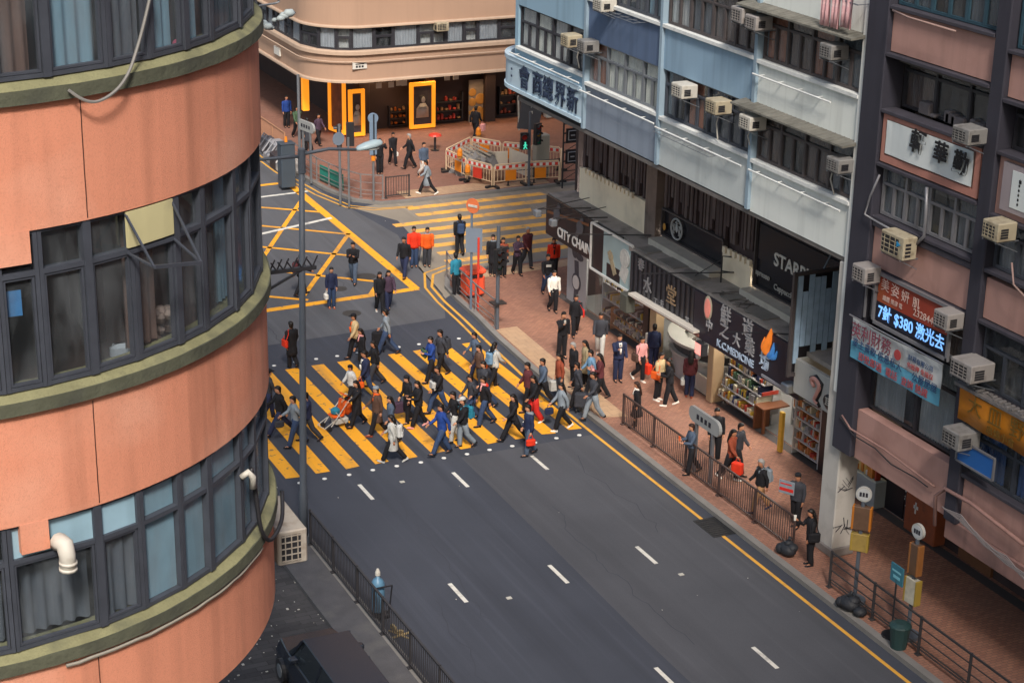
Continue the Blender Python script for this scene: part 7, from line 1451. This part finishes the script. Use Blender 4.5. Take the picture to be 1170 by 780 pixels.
P(478, 488, 180, 'woman in black with pink shoes, hands held in front', 'hold', 1.62, 'f', 'ink', 'jacket', 'ink', long=True, shoe='pink')
P(447, 506, 180, 'woman with long dark hair behind the panda patterned pack', 'mid2', 1.6, 'f', 'slate', 'jacket', 'ink', long=True)
q = P(449, 528, 150, 'woman in a white coat, lowest walker at the near edge of the zebra', 'walk', 1.62, 'f', 'palegrey', 'coat', 'ink', long=True, shoe='palegrey'); carried(q, 'backpack', 'panda', 'black and white panda patterned pack on the woman in the white coat')
P(505, 520, 180, 'bald man in a bright blue jacket and blue trousers striding left', 'stride', 1.74, top='blue', bot='denim', hair='hairb')
q = P(519, 505, 180, 'man in a black hoodie and grey trousers beside the white cap', 'walk', 1.72, top='ink', kind='hoodie', bot='palegrey')
q = P(529, 511, 178, 'man in a white cap and black jacket with a teal pack', 'walk2', 1.72, top='ink', bot='grey', hat=('palegrey', 'cap')); carried(q, 'backpack', 'teal', 'teal and black pack on the man in the white cap')
q = P(501, 473, 180, 'man in a black jacket and jeans with a white shoulder bag at mid crossing', 'stride2', 1.74, top='ink', bot='denim'); carried(q, 'front_bag', 'palegrey', 'white bag held in front by the man in jeans at mid crossing', 'l')
q = P(493, 437, 180, 'man in a royal blue jacket with a green bag at the waist', 'hold', 1.68, top='blue', bot='ink'); carried(q, 'front_bag', 'green', 'green bag held at the waist of the royal blue jacket')
q = P(504, 430, 182, 'man in a dark jacket with a black pack, behind the royal blue jacket', 'walk', 1.74, top='charcoal', bot='ink'); carried(q, 'backpack', 'charcoal', 'black pack on the man behind the royal blue jacket')
# --- right half of the zebra
q = P(543, 430, 180, 'woman in a grey jacket carrying a huge orange bag, furthest right at the far edge', 'walk', 1.64, 'f', 'slate', 'jacket', 'navy', long=False); carried(q, 'shopping_bag', 'orange', 'large orange bag carried by the woman in the grey jacket', 'l')
q = P(564, 443, 20, 'woman with long hair in a pale grey coat walking away with a blue pack', 'walk', 1.66, 'f', 'palegrey', 'jacket', 'ink', long=True); carried(q, 'backpack', 'paledenim', 'blue grey pack on the woman in the pale grey coat')
P(548, 446, 182, 'person in a brown black jacket below the huge orange bag', 'mid', 1.64, top='brown', bot='charcoal')
P(553, 466, 180, 'person in a dark jacket and jeans, half behind the red shouldered walker', 'stride2', 1.7, top='charcoal', bot='denim')
P(553, 486, 178, 'man in a black jacket with coral red shoulders and blue jeans', 'stride', 1.74, top='ink', bot='denim', hood='scarlet', scarf='pink')
P(586, 504, 180, 'woman in a black suit near the right end of the zebra', 'stride2', 1.68, 'f', 'ink', 'jacket', 'ink', long=True)
P(603, 470, 175, 'man in a maroon black jacket at the right end of the zebra', 'walk', 1.74, top='maroon', bot='ink')
P(610, 483, 180, 'woman in wide dark red trousers and a dark top', 'walk2', 1.66, 'f', 'ink', 'jacket', 'red', 'wide', long=True, shoe='white')
q = P(604, 520, 175, 'man in a navy jacket with a grey hood, lowest at the right of the zebra', 'mid', 1.72, top='navy', bot='slate', hood='grey'); carried(q, 'handbag', 'scarlet', 'small red bag in the hand of the man in the navy jacket', 'l')
q = P(641, 491, 175, 'woman in a grey jacket and white shoes stepping off the kerb', 'stride', 1.66, 'f', 'grey', 'jacket', 'ink', long=True, shoe='white'); carried(q, 'handbag', 'navy', 'navy bag swinging from the woman in the grey jacket at the kerb', 'r')
P(677, 480, 180, 'man in a dark checked shirt and grey trousers stepping off the kerb', 'stride2', 1.72, top='charcoal', kind='shirt', bot='grey', z=.05)
P(538, 480, 182, 'teenager in a charcoal hoodie between the white shoulder bag and the coral shoulders', 'walk', 1.6, top='charcoal', kind='hoodie', bot='denim', hood='charcoal')
P(668, 440, 170, 'woman in a khaki coat waiting at the kerb behind the pale denim jacket', 'stand', 1.62, 'f', 'khaki', 'coat', 'ink', long=True, z=K)
P(620, 463, 178, 'man in a slate jacket stepping onto the right end of the zebra', 'walk2', 1.7, top='slate', bot='ink')
# --- junction beyond the zebra
P(404, 324, -120, 'man in black with folded arms standing over the yellow box lines', 'fold', 1.74, top='ink', bot='slate')
q = P(379, 352, -95, 'woman in a navy coat holding a white bag in the yellow box', 'stand', 1.64, 'f', 'navy', 'jacket', 'denim', long=False, shoe='rust'); carried(q, 'handbag', 'white', 'white bag held by the woman in the navy coat', 'r')
q = P(344, 338, 10, 'person in black with a white sleeve, striding behind the lamp post', 'stride', 1.7, top='ink', bot='ink'); carried(q, 'backpack', 'maroon', 'dark red pack on the person striding behind the lamp post')
P(434, 358, -100, 'woman in black walking beside the plaid jacket', 'walk', 1.66, 'f', 'ink', 'jacket', 'ink', long=True, shoe='palegrey')
P(444, 356, -95, 'woman in a plum plaid jacket at the tip of the yellow box', 'walk2', 1.66, 'f', 'plum', 'jacket', 'navy', long=True)
P(473, 305, -110, 'man in a bright red jacket and blue jeans in the junction', 'stand', 1.72, top='scarlet', kind='puffer', bot='denim')
P(462, 317, -130, 'man in black with striped sleeves left of the red jacket', 'walk', 1.72, top='ink', bot='navy')
P(488, 305, -100, 'man in an orange jacket with a grey yoke right of the red jacket', 'stand', 1.68, top='orange', kind='puffer', bot='charcoal', hood='grey')
q = P(525, 291, 80, 'man in black walking away with a blue pack by the road signs', 'mid', 1.74, top='ink', bot='ink'); carried(q, 'backpack', 'denim', 'blue pack on the man walking away by the road signs')
P(521, 336, 100, 'man in a teal and black jacket leaning at the corner railing', 'stand', 1.66, top='teal', bot='ink', z=K)
# --- near corner pavement
P(563, 314, -120, 'person in black with a grey hood behind the dark traffic signal', 'stand', 1.7, top='ink', kind='coat', bot='ink', hood='grey', z=K)
P(574, 316, -100, 'woman in a brown jacket with a pale face beside the dark traffic signal', 'stand', 1.64, 'f', 'rust', 'jacket', 'ink', long=True, z=K)
P(591, 314, -90, 'woman in a charcoal patterned jacket with folded arms on the corner pavement', 'fold', 1.64, 'f', 'plum', 'jacket', 'ink', z=K)
P(602, 306, -80, 'grey haired man in a maroon jacket behind the charcoal jacket', 'walk', 1.74, top='maroon', bot='charcoal', hair='hairg', z=K)
P(632, 318, -110, 'man in a black and red jacket at the corner of the watch shop', 'stand', 1.7, top='scarlet', kind='jacket', bot='ink', hood='ink', inner='ink', z=K)
q = P(625, 338, -100, 'man in a black hoodie with a white chest print', 'walk', 1.72, top='ink', kind='hoodie', bot='denim', z=K)
m_ = MB(); a_ = q['U']((.135, 0, 1.28)); m_.box(a_ - Vector((.004, .1, .05)), a_ + Vector((.006, .1, .05))); m_.build('chest_print', cl('palegrey'), q['o'], world=False)
P(632, 357, -95, 'person in a white hoodie and black trousers by the watch shop', 'mid', 1.68, top='white', kind='hoodie', bot='ink', hood='white', z=K)
q = P(657, 384, -110, 'woman in black striding with a small pink bag by the watch shop', 'walk2', 1.62, 'f', 'ink', 'jacket', 'ink', z=K); carried(q, 'shoulder_bag', 'red', 'small pink red bag at the side of the striding woman in black', 'l')
q = P(642, 409, -90, 'man in black looking at his phone beside the tan paving', 'phone', 1.74, top='ink', bot='ink', z=K); carried(q, 'phone', 'palegrey', 'phone held up by the man in black beside the tan paving')
P(685, 408, -120, 'man in a dark jacket and white trousers on the brick pavement', 'walk', 1.7, top='charcoal', bot='palegrey', shoe='palegrey', z=K)
P(706, 436, -100, 'man in a navy suit and white shirt on the brick pavement', 'phone', 1.74, top='navy', bot='navy', inner='white', z=K)
q = P(731, 436, -80, 'woman in a pink hoodie carrying a red bag', 'mid', 1.66, 'f', 'pink', 'hoodie', 'ink', shoe='white', z=K); carried(q, 'shopping_bag', 'scarlet', 'red bag carried by the woman in the pink hoodie', 'l'); carried(q, 'shoulder_bag', 'brown', 'brown shoulder bag of the woman in the pink hoodie', 'r')
q = P(746, 422, 60, 'woman in a navy jacket at the curved counter shop', 'stand', 1.66, 'f', 'navy', 'jacket', 'navy', z=K); carried(q, 'tote', 'white', 'white folder held by the woman in the navy jacket at the counter', 'l')
q = P(752, 457, -60, 'man in a beige jacket carrying an orange shoulder bag', 'stand', 1.7, top='beige', bot='ink', shoe='white', z=K); carried(q, 'shoulder_bag', 'orange', 'orange shoulder bag of the man in the beige jacket', 'r')
P(764, 463, 160, 'woman in a black jacket facing the beige jacket', 'hold', 1.66, 'f', 'ink', 'jacket', 'ink', long=True, shoe='white', z=K)
q = P(787, 454, 60, 'woman in a maroon jacket looking into the medicine shop', 'stand', 1.68, 'f', 'maroon', 'jacket', 'navy', long=True, shoe='rust', z=K); carried(q, 'handbag', 'palegrey', 'pale bag of the woman in the maroon jacket', 'l')
P(655, 443, 175, 'grey haired person in a black padded jacket at the kerb', 'stand', 1.64, top='ink', kind='puffer', bot='ink', hair='hairg', z=K)
q = P(639, 457, 180, 'woman in a rust top waiting at the kerb with a white bag', 'stand', 1.66, 'f', 'rust', 'jacket', 'charcoal', long=True, z=K); carried(q, 'shopping_bag', 'palegrey', 'white bag of the woman in the rust top at the kerb', 'r')
q = P(660, 466, 150, 'person in black dragging a suitcase at the kerb', 'walk', 1.64, top='charcoal', bot='ink', z=K); carried(q, 'suitcase', 'charcoal', 'dark suitcase dragged by the person in black at the kerb', 'l')
P(675, 452, 170, 'woman in a pale denim jacket on the kerb paving', 'walk', 1.66, 'f', 'paledenim', 'jacket', 'ink', z=K)
q = P(685, 456, 160, 'woman in a maroon top clutching a large cream bag', 'hold', 1.64, 'f', 'maroon', 'jacket', 'ink', long=True, z=K); carried(q, 'tote', 'pink', 'large cream pink bag clutched by the woman in the maroon top', 'l')
P(727, 488, 150, 'girl with long brown hair in black with a white collar behind the brown railing', 'stand', 1.58, 'f', 'ink', 'jacket', 'ink', 'skirt', 'hairbr', True, scarf='white', z=K)
# --- along the shops to the right
P(816, 526, -110, 'man in black leaning by the street name sign', 'stand', 1.76, top='ink', bot='ink', z=K)
q = P(789, 541, 170, 'grey haired man in a slate jacket at the brown railing with an orange packet', 'hold', 1.66, top='slate', bot='ink', hair='hairbr', z=K); carried(q, 'phone', 'orange', 'orange packet in the hand of the man at the brown railing')
q = P(834, 548, -60, 'woman in a long rust red jacket with long dark hair', 'walk', 1.68, 'f', 'rust', 'jacket', 'ink', long=True, shoe='white', z=K); carried(q, 'shopping_bag', 'scarlet', 'red bag carried by the woman in the rust red jacket', 'r')
P(842, 541, -60, 'person in dark clothes close behind the rust red jacket', 'walk2', 1.7, top='charcoal', bot='ink', z=K)
q = P(867, 584, 170, 'white haired man in tan trousers with a grey pack', 'walk', 1.68, top='ink', bot='tan', hair='hairg', shoe='navy', z=K); carried(q, 'backpack', 'grey', 'grey green pack on the white haired man')
q = P(908, 602, -150, 'person in dark clothes holding a printed placard by the white column', 'phone', 1.7, top='charcoal', bot='ink', hat=('ink', 'beanie'), z=K)
pl_ = carried(q, 'placard', 'grey', 'grey placard with red and white bands held by the person near the white column', 'r', 'red')
q = P(924, 645, 165, 'woman with long black hair holding a drink beside the white column', 'phone', 1.68, 'f', 'ink', 'jacket', 'ink', long=True, shoe='ink', z=K); carried(q, 'drink', 'white', 'white cup held by the woman beside the white column'); carried(q, 'shoulder_bag', 'ink', 'black shoulder bag of the woman beside the white column', 'l')
# --- far pavement
P(434, 199, -100, 'man in black yawning with a raised arm by the paddle post', 'yawn', 1.74, top='ink', bot='ink', z=K)
q = P(449, 189, -90, 'woman in a black jacket carrying a white bag on the far pavement', 'walk', 1.64, 'f', 'ink', 'jacket', 'ink', z=K); carried(q, 'handbag', 'white', 'small white bag of the woman on the far pavement', 'l')
P(468, 193, 170, 'man in black with grey headphones striding on the far pavement', 'stride', 1.74, top='ink', bot='ink', hair='hairg', z=K)
P(484, 203, -80, 'man in a slate jacket and white trousers on the far pavement', 'mid', 1.72, top='slate', bot='white', z=K)
P(488, 222, 160, 'person in a grey and black coat hurrying at the far kerb', 'stride2', 1.66, 'f', 'grey', 'coat', 'ink', shoe='white', z=K)
q = P(543, 159, 40, 'man in black with a pink bag in front of the bakery poster', 'walk', 1.74, top='ink', bot='ink', z=K); carried(q, 'shopping_bag', 'pink', 'pink bag of the man in front of the bakery poster', 'r')
P(328, 146, -90, 'person in a bright blue jacket in the shade beyond the orange railing', 'stand', 1.72, top='blue', bot='ink', z=K)
P(340, 158, -80, 'person in a green jacket in the shade by the slim orange panel', 'walk', 1.7, top='green', bot='ink', z=K)
P(364, 166, -70, 'woman in a plum top in the shade beside the traffic signal', 'walk2', 1.64, 'f', 'plum', 'jacket', 'ink', z=K)
P(352, 172, 100, 'person in a charcoal coat in the shade near the tall grey post', 'mid', 1.66, top='charcoal', kind='coat', bot='ink', z=K)
# --- pushchair
c = G(384, 488); pc = thing('pushchair', 'orange and blue pushchair loaded with bags on the zebra crossing', 'pushchair', (c.x, c.y, 0), None, math.radians(190)); m_ = MB()
for y in (-.22, .22): m_.tube([(-.5, y, 1.0), (-.38, y, .95), (.35, y, .1)], .017, 6); m_.tube([(-.3, y, .1), (.12, y, .62)], .015, 6); m_.tube([(.2, y, .32), (.55, y, .14)], .014, 5)
m_.tube([(-.5, -.22, 1.0), (-.5, .22, 1.0)], .02, 6); m_.tube([(.55, -.22, .14), (.55, .22, .14)], .014, 5); m_.build('frame', PALE, pc, world=False)
m_ = MB(); m_.loft([[(-.2, -.2, .45), (-.2, .2, .45), (-.32, .2, .9), (-.32, -.2, .9)], [(-.14, -.2, .42), (-.14, .2, .42), (-.24, .2, .92), (-.24, -.2, .92)]]); m_.bb((-.2, -.2, .4), (.2, .2, .48), .03); m_.build('seat', cl('orange'), pc, world=False)
m_ = MB(); pr = []
for k in range(7): a_ = PI * .95 - k * .22; pr.append([(-.18 + .34 * math.cos(a_), y, .78 + .34 * math.sin(a_)) for y in (-.23, -.08, .08, .23)])
m_.loft(pr, cap=False, closed=False); m_.build('canopy', cl('orange'), pc, world=False)
m_ = MB(); m_.ball((.02, 0, .58), .17, 8, (1, 1, .8)); m_.build('blanket', cl('teal'), pc, world=False); m_ = MB(); m_.bb((-.4, -.17, .12), (.1, .17, .34), .05); m_.build('basket', cl('palegrey'), pc, world=False)
for x_, y in ((.36, .22), (.36, -.22), (-.3, .22), (-.3, -.22)): m_ = MB(); m_.disc((x_, y, .09), .09, (0, 1, 0), .04, 14); m_.build('wheel', BLACK, pc, world=False)
c = G(397, 484); m_ = MB(); m_.ball((c.x, c.y, .55), .2, 8, (.9, .8, 1.1)); m_.ball((c.x - .05, c.y + .2, .62), .17, 8, (1, .8, 1.1)); m_.tube([(c.x, c.y, .74), (c.x + .1, c.y, .9)], .03, 6); solo(m_, 'shopping_bag', cl('orange'), 'orange bags hung from the pushchair handle', 'bag', smooth=True)
# ---------------------------------------------------------------- finish: bake body remesh, add fingers and eyes; turn writing into meshes
bpy.context.view_layer.update(); dg = bpy.context.evaluated_depsgraph_get(); done = []
for ob, ex in _BODY: done.append((ob, bpy.data.meshes.new_from_object(ob.evaluated_get(dg)), ex))
for ob, me, ex in done:
    old = ob.data; ob.modifiers.clear(); bm = bmesh.new(); bm.from_mesh(me)
    vs = [bm.verts.new(v) for v in ex.v]
    for f, mi in zip(ex.f, ex.m):
        try: bf = bm.faces.new([vs[i] for i in f]); bf.material_index = mi; bf.smooth = True
        except ValueError: pass
    bm.to_mesh(me); bm.free(); me.materials.clear()
    for mm in old.materials: me.materials.append(mm)
    ob.data = me; me.name = 'body'; bpy.data.meshes.remove(old)
finish_text()
